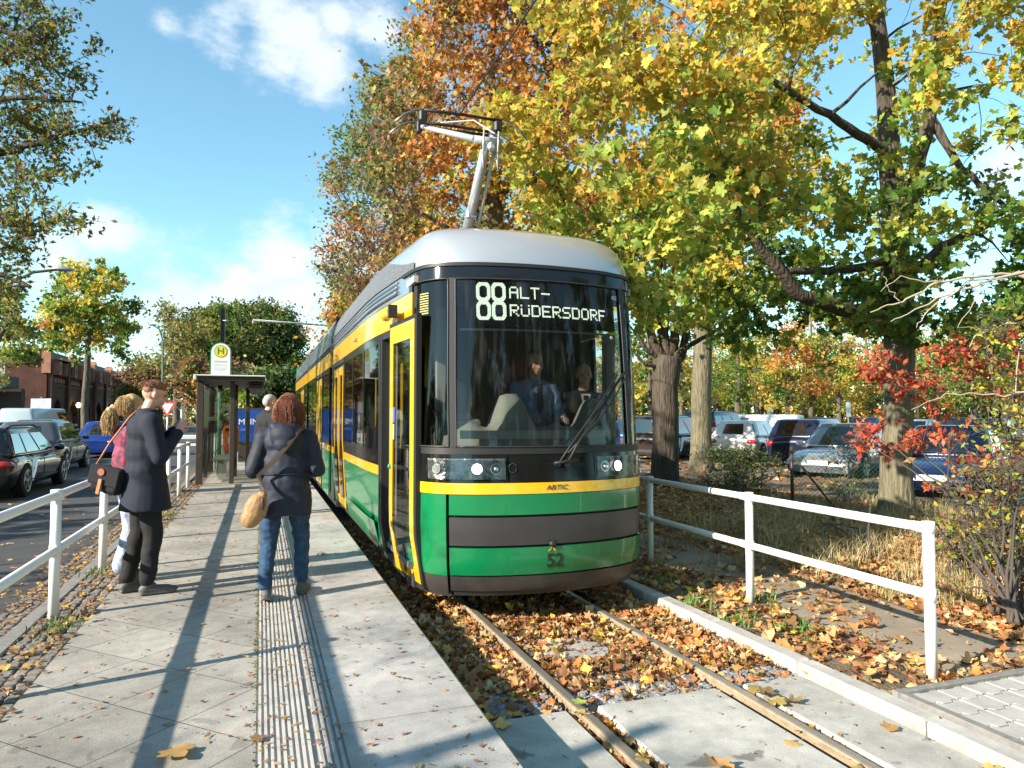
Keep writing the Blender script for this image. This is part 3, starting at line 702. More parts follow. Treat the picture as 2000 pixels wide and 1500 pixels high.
# --- interior of the cab and saloon
mb = MB(); mb.box((0, 3.7, .42), (2.2, 6.0, .05)); mb.box((0, 1.1, .42), (1.5, 1.3, .05)); mb.build('floor', mk('tram_floor', (.10, .10, .10), .6), tram)
mb = MB(); mb.box((0, 3.7, 2.93), (2.15, 6.1, .06)); mb.box((0, .95, 2.95), (1.5, 1.0, .06)); mb.build('ceiling', M_int, tram)
# dashboard: shelf with two binnacles
def dashring(y, zf):
    xs_ = fr(-.86, .86, 36); return [V(x, y+.32*abs(x)**2, zf(x)) for x in xs_]
zb = lambda x: 1.62+.30*smoothstep(-.40, -.25, x)*(1-smoothstep(-.12, .06, x))+.27*smoothstep(.46, .68, x)+.04*math.exp(-((x-.27)/.05)**2)+.15*smoothstep(-.42, -.60, x)
mb = MB(); mb.loft([dashring(.30, lambda x: 1.46), dashring(.31, lambda x: 1.545), dashring(.36, lambda x: 1.56), dashring(.46, lambda x: lerp(1.57, zb(x), .35)), dashring(.56, lambda x: lerp(1.58, zb(x), .85)), dashring(.62, zb), dashring(.72, lambda x: zb(x)-.02), dashring(.80, lambda x: 1.45), dashring(.8, lambda x: .5)], closed=False, capends=False)
mb.build('dashboard', M_dash, tram)
mb = MB(); mb.grid(lambda u, v, o: T(u, v, -.04), fr(-.80, .78, 24), (1.53, 1.60)); mb.build('sun_shade_bar', mk('bar_silver', (.70, .70, .68), .5), tram)
mb = MB(); mb.box((.78, .55, 1.95), (.09, .10, 1.05)); mb.build('inner_post', M_intw, tram)
mb = MB(); mb.grid(lambda u, v, o: T(u, v, -.07), fr(-.80, .80, 16), (2.455, 2.475)); mb.build('blind_rail', M_galv, tram)
mb = MB(); mb.box((.25, 1.95, 1.65), (1.75, .05, 2.5)); mb.box((-.88, 1.60, 1.5), (.05, .30, 2.1), ch=.01); mb.build('cab_partition', M_intd, tram)
mb = MB(); mb.box((-.98, .78, 1.72), (.05, .42, .5), ch=.01); mb.box((-.62, .72, 1.55), (.30, .25, .28), ch=.02); mb.build('side_console', M_int, tram)
mb = MB(); mb.box((-.74, 1.02, 1.9), (.10, .05, 1.7), ch=.01); mb.build('inner_post', M_intw, tram)
mb = MB(); mb.box((.28, 1.56, 1.65), (.5, .12, .9), ch=.05); mb.box((.28, 1.30, 1.35), (.5, .5, .14), ch=.05); mb.box((.28, 1.56, 2.22), (.28, .10, .24), ch=.04); mb.build('driver_seat', mk('seat_red', (.20, .035, .02), .8), tram)
# white interior doorway lining next to the open door
mb = MB(); mb.box((-1.04, 1.80, 1.45), (.06, .04, 2.1)); mb.build('door_lining', M_intw, tram)
for y in (1.35,):
    mb = MB(); mb.tube([(-.80, y, .45), (-.80, y, 2.5)], .018, 8); mb.build('grab_pole', mk('grab_yellow', (.75, .5, .02), .4), tram)
# --- side walls of the sections
def side_section(par, y0, y1, plan, sg, front=False, T_=None):
    """plan: list of (kind, ya, yb)"""
    T_ = T_ or (lambda y, z, off: V(sg*(1.2+off), y, z))
    def pn(name, ya, yb, z0, z1, mat, off=0.0, th=.03, **k):
        mb = MB(); mb.grid(lambda u, v, o: T_(u, v, off+o), fr(ya, yb, max(2, int((yb-ya)/.25)+1)) if sg > 0 else fr(yb, ya, max(2, int((yb-ya)/.25)+1)), (z0, z1), th); return mb.build(name, mat, par, **k)
    for kind, ya, yb in plan:
        if kind == 'win':
            pn('side_panel', ya+.006, yb-.006, .33, 1.10, M_green); pn('side_stripe', ya+.006, yb-.006, 1.105, 1.205, M_yel, .003)
            pn('window_surround', ya, yb, 1.21, 1.36, M_blk); pn('window_surround', ya, yb, 2.48, 2.565, M_blk)
            n = max(1, round((yb-ya)/1.15)); st = (yb-ya)/n
            for i in range(n):
                w = pn('window', ya+i*st+.05, ya+(i+1)*st-.05, 1.36, 2.48, M_wins, -.004, 0)
            for i in range(n+1): pn('window_post', max(ya, ya+i*st-.05), min(yb, ya+i*st+.05), 1.36, 2.48, M_blk, .002)
            pn('skirt_hatch', ya+.25, yb-.25, .36, .60, M_green, .006, .01)
            for f_ in (.1, .9): MB().box(T_(lerp(ya+.25, yb-.25, f_), .46, .008), (.006, .02, .03)).build('latch', M_chr, par)
        elif kind in ('door', 'door_open'):
            pn('door_frame', ya-.045, ya+.02, .30, 2.56, M_rub, .004, .12); pn('door_frame', yb-.02, yb+.045, .30, 2.56, M_rub, .004, .12); pn('door_frame', ya, yb, 2.50, 2.565, M_rub, .004, .12)
            if kind == 'door':
                hw = (yb-ya)/2
                for i in range(2): leaf(par, lambda u, v, o, i=i: T_(ya+.03+i*(hw-.02)+u*(hw-.04), v, o+.0), .34, 2.48, sg)
        elif kind == 'wall': pn('side_panel', ya, yb, .33, 1.10, M_green); pn('side_stripe', ya, yb, 1.105, 1.205, M_yel, .003); pn('window_surround', ya, yb, 1.21, 2.565, M_blk)
    pn('roof_stripe', y0, y1, 2.57, 2.83, M_yel, .004)
def leaf(par, fn, z0, z1, sg, name='door'):
    """door leaf: yellow frame with glass, black rubber edge; fn(u in 0..1, z, off)"""
    d = MB(); H = z1-z0
    def bar(u0, u1, a, b, mi, off, th): d.grid(lambda u, v, o: fn(u, v, off+o), fr(u0, u1, 3) if sg > 0 else fr(u1, u0, 3), fr(a, b, 3), th, mi)
    bar(0, .05, z0, z1, 1, 0, .04); bar(.95, 1, z0, z1, 1, 0, .04); bar(.05, .95, z1-.03, z1, 1, 0, .04); bar(.05, .95, z0, z0+.03, 1, 0, .04)
    bar(.05, .19, z0+.03, z1-.03, 0, .004, .03); bar(.81, .95, z0+.03, z1-.03, 0, .004, .03); bar(.19, .81, z1-.15, z1-.03, 0, .004, .03); bar(.19, .81, z0+.03, z0+.17, 0, .004, .03)
    o = d.build(name, [M_yel, M_rub], par)
    d = MB(); d.grid(lambda u, v, o_: fn(u, v, -.006), fr(.19, .81, 3) if sg > 0 else fr(.81, .19, 3), fr(z0+.17, z1-.15, 6)); d.build('pane', M_wins, o)
    return o
TL = lambda sg: (lambda y, z, off: (lambda p: p+V(sg*off, 0, 0))(TS(sg*s_of_y(y) if y < 6.7 else sg*(_os[-1]+y-6.75), z)))
side_section(tram, 1.45, 6.75, [('win', 1.95, 4.95), ('door', 5.05, 6.50), ('wall', 6.56, 6.75)], -1, T_=TL(-1))
side_section(tram, 1.45, 6.75, [('win', 1.5, 6.75)], 1, T_=TL(1))
# front doorway: header and rear jamb, sill
mb = MB()
for y in (1.80, 1.885): mb.grid(lambda u, v, o: TL(-1)(u, v, .004+o), (y+.06, y), fr(.32, 2.56, 8), .10)
mb.grid(lambda u, v, o: TL(-1)(u, v, .002+o), (1.9, .95), (2.50, 2.565), .08); mb.grid(lambda u, v, o: TL(-1)(u, v, .002+o), (.98, .90), fr(.32, 2.56, 8), .10)
mb.build('door_frame', M_rub, tram)
mb = MB(); mb.grid(lambda u, v, o: TL(-1)(u, v, -.05+o), (1.85, .95), (.30, .42), .25); mb.build('door_step', M_dk, tram)
panel('roof_stripe', -s_of_y(1.47), -s_of_y(.66), 2.60, 2.83, M_yel, off=.006, nz=3)
# the open front leaf: slid forward and outward; its lower end tapers in like the body
def fl(u, z, off):
    a = V(-1.165, 1.36, 0); b = V(-1.085, .47, 0); p = a.lerp(b, u); n = V(b.y-a.y, -(b.x-a.x), 0).normalized()
    if n.x > 0: n = -n
    bow = -.075*max(0, .72-z)/.45
    return V(p.x, p.y, z)+n*(off+bow)
d = MB(); z0, z1 = .25, 2.60
def bar(u0, u1, a, b, mi, off, th, n=3): d.grid(lambda u, v, o: fl(u, v, off+o), fr(u0, u1, n), fr(a, b, 12 if b-a > .5 else 2), th, mi)
bar(0, .045, z0, z1, 1, 0, .045); bar(.93, 1, z0, z1, 1, 0, .045); bar(.045, .93, z1-.04, z1, 1, 0, .045); bar(.045, .93, z0, z0+.03, 1, 0, .045)
bar(.045, .16, z0+.03, z1-.04, 0, .004, .03); bar(.80, .93, z0+.03, z1-.04, 0, .004, .03); bar(.16, .80, z1-.20, z1-.04, 0, .004, .03); bar(.16, .80, z0+.03, z0+.17, 0, .004, .03)
front_door = d.build('front_door', [M_yel, M_rub], tram)
d = MB(); d.grid(lambda u, v, o: fl(u, v, -.004), fr(.16, .80, 3), fr(z0+.17, z1-.20, 14)); d.build('pane', M_wins, front_door)
d = MB(); d.grid(lambda u, v, o: fl(u, v, -.02), fr(.36, .46, 2), fr(z0+.55, z1-.40, 2)); d.build('handrail', mk('grab_yellow', (.75, .5, .02), .4), front_door)
d = MB(); d.grid(lambda u, v, o: fl(u, v, .006), fr(.17, .25, 2), (1.66, 1.80)); d.grid(lambda u, v, o: fl(u, v, .006), fr(.19, .23, 2), (1.50, 1.64), mi=1); d.build('sticker', [mk('sticker_blue', (.10, .14, .45), .5), M_wht], front_door)
d = MB(); d.ell(fl(.09, 1.24, .012), (.02, .02, .025)); d.build('door_button', mk('button_green', (.03, .25, .15), .4), front_door)
# camera pod, marker lamps on the yellow band
for (y, kx) in ((1.15, 1), (3.6, 0), (6.0, 0)):
    p = TL(-1)(y, 2.70, 0.0); mb = MB()
    if kx:
        mb.tube([p+V(-.10, .10, -.02), p+V(-.10, -.22, -.02)], [.045, .05], 12); mb.ell(p+V(-.10, .13, -.02), (.055, .06, .05)); mb.box(p+V(-.04, -.05, -.03), (.12, .05, .05), ch=.01); mb.box(p+V(-.10, -.235, -.02), (.09, .02, .12), mi=1, ch=.006)
        mb.build('mirror_camera', [M_yel, M_rub], tram)
    else: mb.box(p+V(-.02, 0, -.02), (.05, .07, .05), ch=.012); mb.build('marker_lamp', mk('marker', (.5, .2, .1), .4), tram)
mb = MB(); mb.grid(lambda u, v, o: T(u, v, .006), (-1.46, -1.40), (1.235, 1.40)); mb.build('notice', mk('notice_white', (.65, .72, .68), .5), tram)
# bellows and rear sections
def roofsec(par, y0, y1):
    prof = [(-1.2, 2.83), (-1.2, 2.95), (-1.185, 3.05), (-1.15, 3.3), (-1.06, 3.45), (-.8, 3.55), (0, 3.58), (.8, 3.55), (1.06, 3.45), (1.15, 3.3), (1.185, 3.05), (1.2, 2.95), (1.2, 2.83)]
    mb = MB(); mb.loft([[V(x, y, z) for x, z in prof] for y in (y0, y1)], closed=False, capends=True, smooth=False); mb.build('roof_fairing', M_fair, par)
    for sg in (-1, 1):
        mb = MB()
        for zz in (2.86, 2.91): mb.tube([(sg*1.206, y0, zz), (sg*1.206, y1, zz)], .014, 6)
        mb.build('ledge_trim', M_dk, par)
    mb = MB(); mb.box((0, (y0+y1)/2, .42), (2.3, y1-y0-.1, .06)); mb.box((0, (y0+y1)/2, .25), (2.1, y1-y0-.3, .28)); mb.build('floor', M_intd, par)
mb = MB()
for yc in (7.02, 13.42):
    mb = MB(); rg = []
    for k in range(13):
        y = yc-.27+.045*k; q = 1.10 if k % 2 else 1.16
        rg.append([V(-q, y, .3), V(-q, y, 3.2), V(-q+.25, y, 3.42), V(q-.25, y, 3.42), V(q, y, 3.2), V(q, y, .3)])
    mb.loft(rg, smooth=False); mb.build('bellows', M_rub, tram)
for (y0, y1, plan) in ((7.29, 13.14, [('win', 7.35, 8.75), ('door', 8.9, 10.35), ('win', 10.5, 13.1)]), (13.7, 20.2, [('win', 13.75, 15.0), ('door', 15.15, 16.6), ('win', 16.75, 20.2)])):
    side_section(tram, y0, y1, plan, -1); side_section(tram, y0, y1, [('win', y0, y1)], 1); roofsec(tram, y0, y1)
mb = MB(); mb.box((0, 20.22, 1.8), (2.36, .04, 3.2), ch=.02); mb.build('rear_wall', M_green, tram)
mb = MB(); mb.box((0, 6.77, 1.9), (2.3, .03, 3.0)); mb.box((0, 13.1, 1.9), (2.3, .03, 3.0)); mb.build('section_wall', M_intd, tram)
# saloon seats and poles
for y in (2.5, 3.3, 4.1, 8.0, 11.2, 12.2, 17.6, 18.6):
    for x in (-.78, .78):
        mb = MB(); mb.box((x, y, .92), (.42, .42, .08), ch=.02); mb.box((x, y+.22, 1.25), (.42, .07, .65), ch=.03); mb.box((x, y, .66), (.1, .3, .45)); mb.build('passenger_seat', mk('seat_cloth', (.06, .08, .12), .9), tram)
for y in (4.9, 6.6, 8.8, 10.45, 15.0, 16.7):
    mb = MB(); mb.tube([(-.75, y, .45), (-.75, y, 2.9)], .018, 8); mb.build('grab_pole', mk('grab_yellow', (.75, .5, .02), .4), tram)
# wheels under the nose
for x in (-.53, .53):
    for y in (2.3, 4.1): mb = MB(); mb.cyl((x-.06, y, .30), (x+.06, y, .30), .30, n=28); mb.build('wheel', M_dk2, tram)
# pantograph
pg = MB(); K = V(0, 1.93, 4.78); Hd = V(0, 3.12, 5.47)
mb = MB(); mb.box((0, 3.2, 3.66), (1.1, 1.3, .10), ch=.02); mb.box((0, 2.9, 3.72), (.26, .32, .16), ch=.02); base = mb.build('pantograph', M_galv, tram)
mb = MB(); mb.tube([(0, 2.95, 3.74), K], [.066, .050], 14); mb.tube([(.12, 2.95, 3.72), K+V(.11, .05, -.05)], .022, 8); mb.box((0, 2.55, 4.12), (.12, .07, .10), ch=.01); mb.build('lower_arm', M_galv, base)
mb = MB(); mb.tube([K+V(-.15, 0, 0), K+V(.17, 0, 0)], .042, 14); mb.box(K+V(.05, 0, -.06), (.09, .09, .09), ch=.02)
mb.tube([K+V(-.14, 0, 0), V(-.50, Hd.y, Hd.z-.13)], [.040, .026], 12); mb.tube([K+V(.14, 0, 0), V(.42, Hd.y, Hd.z-.13)], [.034, .024], 12)
mb.tube([K+V(.10, .02, .1), V(.02, Hd.y-.6, Hd.z-.22), V(-.4, Hd.y-.1, Hd.z-.12)], .010, 6)
for q in (-.05, .12): mb.tube([K+V(q, -.05, .1), K+V(q-.03, -.12, -.08), K+V(q, -.02, -.2), K+V(q+.04, .08, -.28), K+V(q, .06, -.1)], .010, 6)
mb.build('upper_arm', mk('arm_light_grey', (.46, .47, .48), .4, .3, var=(9, .1)), base)
mb = MB()
for y in (Hd.y-.19, Hd.y+.19):
    bow = [(-.86, -.20), (-.74, -.085), (-.62, -.02), (-.5, 0), (-.25, .008), (0, .012), (.25, .008), (.5, 0), (.62, -.02), (.74, -.085), (.86, -.20)]
    mb.tube([(a, y, Hd.z+b) for a, b in bow[3:8]], .020, 8, 0); mb.tube([(a, y, Hd.z+b) for a, b in bow[:4]], .012, 8, 1); mb.tube([(a, y, Hd.z+b) for a, b in bow[7:]], .012, 8, 1)
for x in (-.52, .44):
    mb.box((x, Hd.y, Hd.z-.07), (.05, .40, .05), ch=.01); mb.box((x, Hd.y, Hd.z-.15), (.06, .10, .14), ch=.01); mb.box((x, Hd.y-.22, Hd.z-.1), (.10, .12, .14), ch=.02)
mb.tube([(-.52, Hd.y, Hd.z-.13), (.44, Hd.y, Hd.z-.13)], .02, 8, 0)
mb.build('contact_head', [M_rub, mk('horn_grey', (.25, .26, .27), .35, .7)], base)
# ------------------------------------------------------------ railings
M_wpaint = patchy(mk('white_railing_paint', (.80, .80, .78), .45, var=(11, .06), col2=(.40, .33, .24), bump=(40, .06, .003)), .66, .74)
M_brown = mk('brown_metal', (.045, .034, .028), .5, var=(6, .2)); M_gpole = mk('green_pole_paint', (.02, .20, .09), .45)
def railing(x, ys, zb, h, zm, label, group, cap_end=None, dx=0):
    r = empty('railing', (x, ys[0], zb), label=label, cat='railing', group=group)
    for y in ys:
        mb = MB(); xx = dx*(y-ys[0]); mb.tube([(xx, y-ys[0], -.1), (xx, y-ys[0], h+.02)], .036, 14)
        mb.cyl((xx, y-ys[0], h-.045), (xx, y-ys[0], h+.032), .041, .041, 14); mb.cyl((xx, y-ys[0], zm-.045), (xx, y-ys[0], zm+.045), .040, .040, 14)
        mb.build('post', M_wpaint, r)
    L = ys[-1]-ys[0]
    for z in (h-.012, zm):
        mb = MB(); mb.tube([(dx*t*L, t*L, z) for t in fr(0, 1, 6)], .031, 14)
        for y in ys[:-1]: mb.cyl((dx*(y-ys[0]+.06), y-ys[0]+.05, z), (dx*(y-ys[0]+.13), y-ys[0]+.13, z), .035, .035, 12)
        mb.build('rail', M_wpaint, r)
railing(-1.435, [.95, 2.7, 4.45, 6.19, 7.93, 9.67, 11.4, 13.1, 14.8, 16.5], .215, .92, .50, 'long white tube railing along the road side of the platform', 'tube railings')
railing(4.14, [3.52, 5.39, 7.2, 9.05, 10.9, 12.8], .05, .945, .50, 'bright white tube railing beside the path right of the tram', 'tube railings', dx=.022)
railing(-1.2, [21.6, 23.0, 24.4, 25.8, 27.2], .215, .95, .5, 'short white railing beyond the glass shelter by the orange bin', 'tube railings')
# white guard barrier across the road
p = gp(352, 872, .1); r = empty('guard_rail', (p.x, 33, .06), label='low white guard rail crossing behind the shelter at the road end', cat='guard rail')
mb = MB(); mb.box((1.2, 0, .75), (5.2, .05, .18), ch=.02); mb.build('beam', M_wpaint, r)
mb = MB(); mb.box((1.2, 0, .42), (5.2, .05, .12), ch=.02); mb.build('beam', M_wpaint, r)
for x in (-1.2, .4, 2, 3.6): MB().box((x, .06, .4), (.10, .08, .85)).build('post', M_galv, r)

# ------------------------------------------------------------ shelter, stop sign, bin, mast, advert
sh = empty('bus_shelter', (-1.28, 17.0, .22), label='brown framed glass tram stop shelter with flat roof on the platform', cat='shelter')
for x, y, w in ((0, 0, .14), (0, 3.8, .14), (.66, 0, .10), (0, 1.9, .10), (.92, 3.8, .10), (.68, 1.9, .08)):
    MB().box((x+.02, y, 1.13), (w, .10, 2.26), ch=.008).build('post', M_brown, sh)
mb = MB(); mb.box((.64, 1.9, 2.30), (1.42, 4.4, .09), ch=.01); mb.build('roof', M_brown, sh)
mb = MB(); mb.box((.64, 1.9, 2.375), (1.46, 4.5, .035), ch=.012); mb.box((-.07, -.34, 2.33), (.06, .04, .12), ch=.01); mb.build('roof_edge', mk('shelter_roof_white', (.62, .62, .60), .5), sh)
for k in range(4): MB().box((1.16, 1.9, 2.10+.04*k), (.30, 4.3, .012)).build('louvre', M_brown, sh)
for (x, y, sx, sy) in ((.36, 0, .56, .01), (.0, 1.0, .01, 1.7), (.0, 2.9, .01, 1.7), (.36, 3.8, .6, .01)):
    mb = MB(); mb.box((x, y, 1.15), (sx, sy, 1.85)); mb.build('glass_pane', glassy('shelter_glass', (.8, .85, .82), .85), sh)
mb = MB(); mb.box((.42, 1.6, .50), (.36, 1.9, .05), ch=.01); mb.box((.42, .9, .24), (.12, .12, .5)); mb.box((.42, 2.3, .24), (.12, .12, .5)); mb.build('bench', mk('bench_grey', (.40, .40, .37), .6), sh)
mb = MB(); mb.box((.05, 0, .62), (.07, .13, .10), ch=.01); mb.build('bracket', M_brown, sh)

ss = empty('stop_sign', (-.98, 19.4, .22), label='white arched tram stop sign with yellow round H on green pole', cat='sign')
mb = MB(); mb.tube([(0, 0, 0), (0, 0, 2.5)], .055, 14); mb.build('pole', M_gpole, ss)
def arch(w, h, r0=0, n=16):
    pts = [(-w/2, -h/2), (w/2, -h/2)]+[(w/2*math.cos(a), h/2-w/2+w/2*math.sin(a)) for a in fr(0, math.pi, n)]; return pts
zc = 2.86
MB().prism(arch(.50, 1.0), lambda a, b: V(a, -.02, zc+b), lambda a, b: V(a, .03, zc+b)).build('frame', M_gpole, ss)
fb = MB().prism(arch(.445, .95), lambda a, b: V(a, -.026, zc+b), lambda a, b: V(a, -.0205, zc+b)).build('face', mk('sign_white', (.74, .76, .74), .4), ss)
disc = lambda r: [(r*math.cos(a), r*math.sin(a)) for a in fr(0, 2*math.pi, 29)[:-1]]
zd = zc+.27
MB().prism(disc(.155), lambda a, b: V(a, -.031, zd+b), lambda a, b: V(a, -.027, zd+b)).build('ring', M_gpole, ss)
MB().prism(disc(.138), lambda a, b: V(a, -.035, zd+b), lambda a, b: V(a, -.0315, zd+b)).build('disc', mk('sign_yellow', (.80, .62, .02), .4), ss)
text_mesh('H', .24, lambda x, y: V(x, -.037, zd+y), M_gpole, ss, 'letter', bold=.02)
M_ink = mk('print_grey', (.35, .36, .36), .6)
mb = MB()
for k, (z, w) in enumerate(((.02, .30), (-.01, .34), (-.07, .28), (-.10, .33), (-.15, .30), (-.18, .33), (-.21, .26), (-.27, .1), (-.42, .34))): mb.box((0, -.0275, zc+z), (w, .002, .008 if k else .016))
mb.build('timetable_lines', M_ink, ss)
mb = MB(); mb.box((-.03, -.028, zc-.36), (.05, .002, .05)); mb.box((.04, -.028, zc-.355), (.07, .002, .055)); mb.build('line_number', mk('print_red', (.45, .1, .1), .6), ss)
mb = MB(); mb.box((0, 0, 1.42), (.62, .04, .10), ch=.01); mb.build('cross_board', mk('grey_board', (.28, .30, .29), .6), ss)
bn = empty('litter_bin', (-.74, 20.2, .22), label='orange litter bin with white sticker hanging behind the shelter', cat='bin')
mb = MB(); rg = []
for z, w, d in ((.52, .17, .13), (.60, .19, .16), (.95, .21, .19), (1.12, .21, .19), (1.22, .17, .10), (1.26, .10, .05)): rg.append([V(a*w*q, b*d*q+(.05 if z > 1.15 else 0), z) for a, b, q in ((-1, -1, .95), (0, -1, 1.05), (1, -1, .95), (1, 1, 1), (-1, 1, 1))])
mb.loft(rg, smooth=False); mb.build('body', mk('bin_orange', (.72, .16, .015), .4, var=(3, .08)), bn, bevel=.02)
MB().box((.0, -.205, .86), (.13, .004, .16)).build('sticker', M_wht, bn); MB().box((.0, -.17, 1.14), (.26, .05, .06)).build('slot', M_rub, bn)
mb = MB(); mb.tube([(0, .22, 0), (0, .22, 1.2)], .03, 8); mb.build('post', M_galv, bn)
ms = empty('catenary_mast', (-1.95, 40, .1), label='tall dark steel mast rising above the stop sign', cat='mast')
mb = MB(); mb.box((-.10, 0, 3.65), (.03, .28, 7.3)); mb.box((.10, 0, 3.65), (.03, .28, 7.3)); mb.box((0, 0, 3.65), (.2, .03, 7.3)); mb.build('column', M_brown, ms)
mb = MB(); mb.tube([(0, -.1, 6.6), (.3, -.2, 6.6)], .03, 6); mb.build('insulator', M_galv, ms)
mh = empty('catenary_mast', (.35, 47, .1), label='far catenary arm reaching over the rear of the tram', cat='mast', group=None)
mb = MB(); mb.tube([(4.6, 0, 0), (4.6, 0, 8)], .09, 8); mb.build('column', M_galv, mh)
mb = MB(); mb.tube([(-.9, 0, 7.6), (4.6, 0, 7.4)], .06, 8); mb.tube([(-.9, 0, 7.2), (-.9, 0, 7.65)], .03, 6); mb.build('arm', M_galv, mh)
ad = empty('advert_board', (1.95-2.45, 24.4, .22), label='blue illuminated advert board standing behind the grey haired man', cat='advert board')
mb = MB(); mb.box((.28, 0, 1.18), (1.22, .16, 1.14), ch=.02); mb.box((.28, 0, .33), (.9, .14, .60)); mb.build('case', M_brown, ad)
mb = MB(); mb.box((.28, -.083, 1.18), (1.10, .004, 1.02)); fa = mb.build('poster', mk('poster_blue', (.010, .055, .24), .35, var=(2.5, .6), emis=(.01, .07, .3), es=.1), ad)
text_mesh('MEINE', .27, lambda x, y: V(.20+x, -.0865, 1.30+y), M_wht, ad, 'lettering', sx=1.0)
text_mesh('LINIE', .10, lambda x, y: V(.02+x, -.0865, 1.06+y), mk('poster_pale', (.25, .4, .7), .4), ad, 'lettering')
gy = empty('give_way_sign', (0, 0, 0), label='white triangular give way sign with red border behind the man', cat='sign')
p = ap(327, 795, 26); gy.location = (p.x, p.y, .05); gy.rotation_euler = (0, 0, -R(18)); zc = p.z-.05
tri = lambda r: [(r*math.cos(R(a)), r*math.sin(R(a))) for a in (-90, 30, 150)]
mb = MB(); mb.tube([(0, .03, 0), (0, .03, zc+.2)], .035, 8); mb.build('pole', M_galv, gy)
MB().prism(tri(.36), lambda a, b: V(a, -.02, zc+b), lambda a, b: V(a, 0, zc+b)).build('border', mk('sign_red', (.62, .03, .03), .4), gy)
MB().prism(tri(.25), lambda a, b: V(a, -.026, zc+b), lambda a, b: V(a, -.021, zc+b)).build('face', M_wht, gy)
gz = empty('traffic_sign', (p.x+1.1, p.y+5, .05), label='grey backed traffic sign just right of the give way sign', cat='sign')
mb = MB(); mb.tube([(0, .0, 0), (0, .0, 2.3)], .035, 8); mb.build('pole', M_galv, gz); MB().box((0, -.05, 2.05), (.8, .02, .5), ch=.004).build('plate', mk('sign_back', (.36, .37, .37), .5), gz)

def lamp(px_base, Y, pts, label, head=True):
    p = gp(px_base, 830, 0.05) if Y is None else None
    r_ = ray(px_base, 812); q = CAMP+r_*(Y/r_.y)
    o = empty('street_lamp', (q.x, q.y, 0.05), label=label, cat='street lamp')
    base = pts[0]; mb = MB(); mb.tube([(a, 0, b) for a, b in pts], [.09-.05*i/(len(pts)-1) for i in range(len(pts))], 8); mb.build('pole', mk('lamp_green', (.10, .15, .12), .5), o)
    a, b = pts[-1]; mb = MB(); mb.ell((a, 0, b), (.34, .14, .08)); mb.build('head', M_galv, o); return o
lamp(-40, 26, [(0, 0), (0, 3.6), (.1, 4.8), (.5, 5.7), (1.3, 6.2), (2.1, 6.35)], 'curved street lamp arm entering from the left edge over the car park road')
lamp(316, 60, [(0, 0), (0, 5), (-.05, 7.4), (-.3, 8.3), (-.8, 8.6)], 'slim curved street lamp above the man\'s head before the bare trees')
lamp(1504, 48, [(0, 0), (0, 3), (0, 5.2)], 'thin green lamp post in the car park left of the white signs')
def plate(px, py, d, w, h, label, mat, extra=None):
    p = ap(px, py, d); o = empty('parking_sign', (p.x, p.y, 0.1), label=label, cat='sign'); o.rotation_euler = (0, 0, -YAW)
    MB().tube([(0, .03, 0), (0, .03, p.z+h/2)], .03, 8).build('pole', M_galv, o); MB().box((0, 0, p.z-.1), (w, .02, h), ch=.004).build('plate', mat, o); return o
plate(1657, 800, 36, .22, .75, 'tall narrow white sign post right of the distant tree trunk', M_wht)
plate(1401, 812, 42, .16, .6, 'small white sign between the two trunks behind the dark cars', M_wht)
plate(1504, 803, 44, .4, .45, 'small yellowish sign on a post over the white van', mk('sign_tan', (.45, .38, .2), .5))
plate(80, 788, 40, 1.15, .55, 'white and blue sign board in front of the brick station', mk('board_white_blue', (.7, .72, .75), .5, var=(1.8, .5), col2=(.10, .18, .42)))

# overhead wires
def wire(name, pts, r, label):
    mb = MB(); o = mb.tube(pts, r, 5).build(name, M_rub); tag(o, label=label, cat='wire'); return o
wire('contact_wire', [(2.33, -6, 5.55), (2.30, 8.6, 5.495), (2.3, 20, 5.5), (2.3, 45, 5.6)], .010, 'contact wire running over the pantograph along the track')
wire('catenary_wire', [(2.1, -6, 6.9), (2.15, 14, 6.5), (2.2, 30, 6.7), (2.3, 47, 7.3)], .006, 'thin messenger wire above the contact wire')
wire('span_wire', [(-1.9, 40, 6.9), (2.3, 44, 7.2), (9, 50, 8)], .012, 'span wire from the dark mast across the track')

# ------------------------------------------------------------ cars
M_glass = mk('car_glass', (.012, .016, .018), .03, spec=.9, coat=1); M_tyre = mk('tyre', (.018, .018, .018), .85); M_rim = mk('alloy_rim', (.45, .46, .47), .3, .8)
M_tail = mk('tail_lamp', (.42, .015, .012), .15, coat=1); M_head = mk('head_lamp', (.55, .58, .6), .08, .5, coat=1); M_plate = mk('number_plate', (.7, .7, .68), .4); M_well = mk('wheel_well', (.01, .01, .01), .9)
def paint(name, c, metal=.3): return mk(name, c, .25, metal, coat=1, var=(.6, .06))
P_black = paint('car_black', (.012, .012, .014), .2); P_navy = paint('car_navy', (.012, .018, .05), .3); P_white = paint('car_white', (.75, .75, .74), 0); P_silver = paint('car_silver', (.38, .41, .44), .6)
P_blue = paint('car_blue', (.015, .05, .26), .35); P_grey = paint('car_grey', (.10, .105, .11), .4); P_brown = paint('car_brown', (.05, .035, .03), .3); P_dblue = paint('car_dark_blue', (.01, .03, .10), .35)
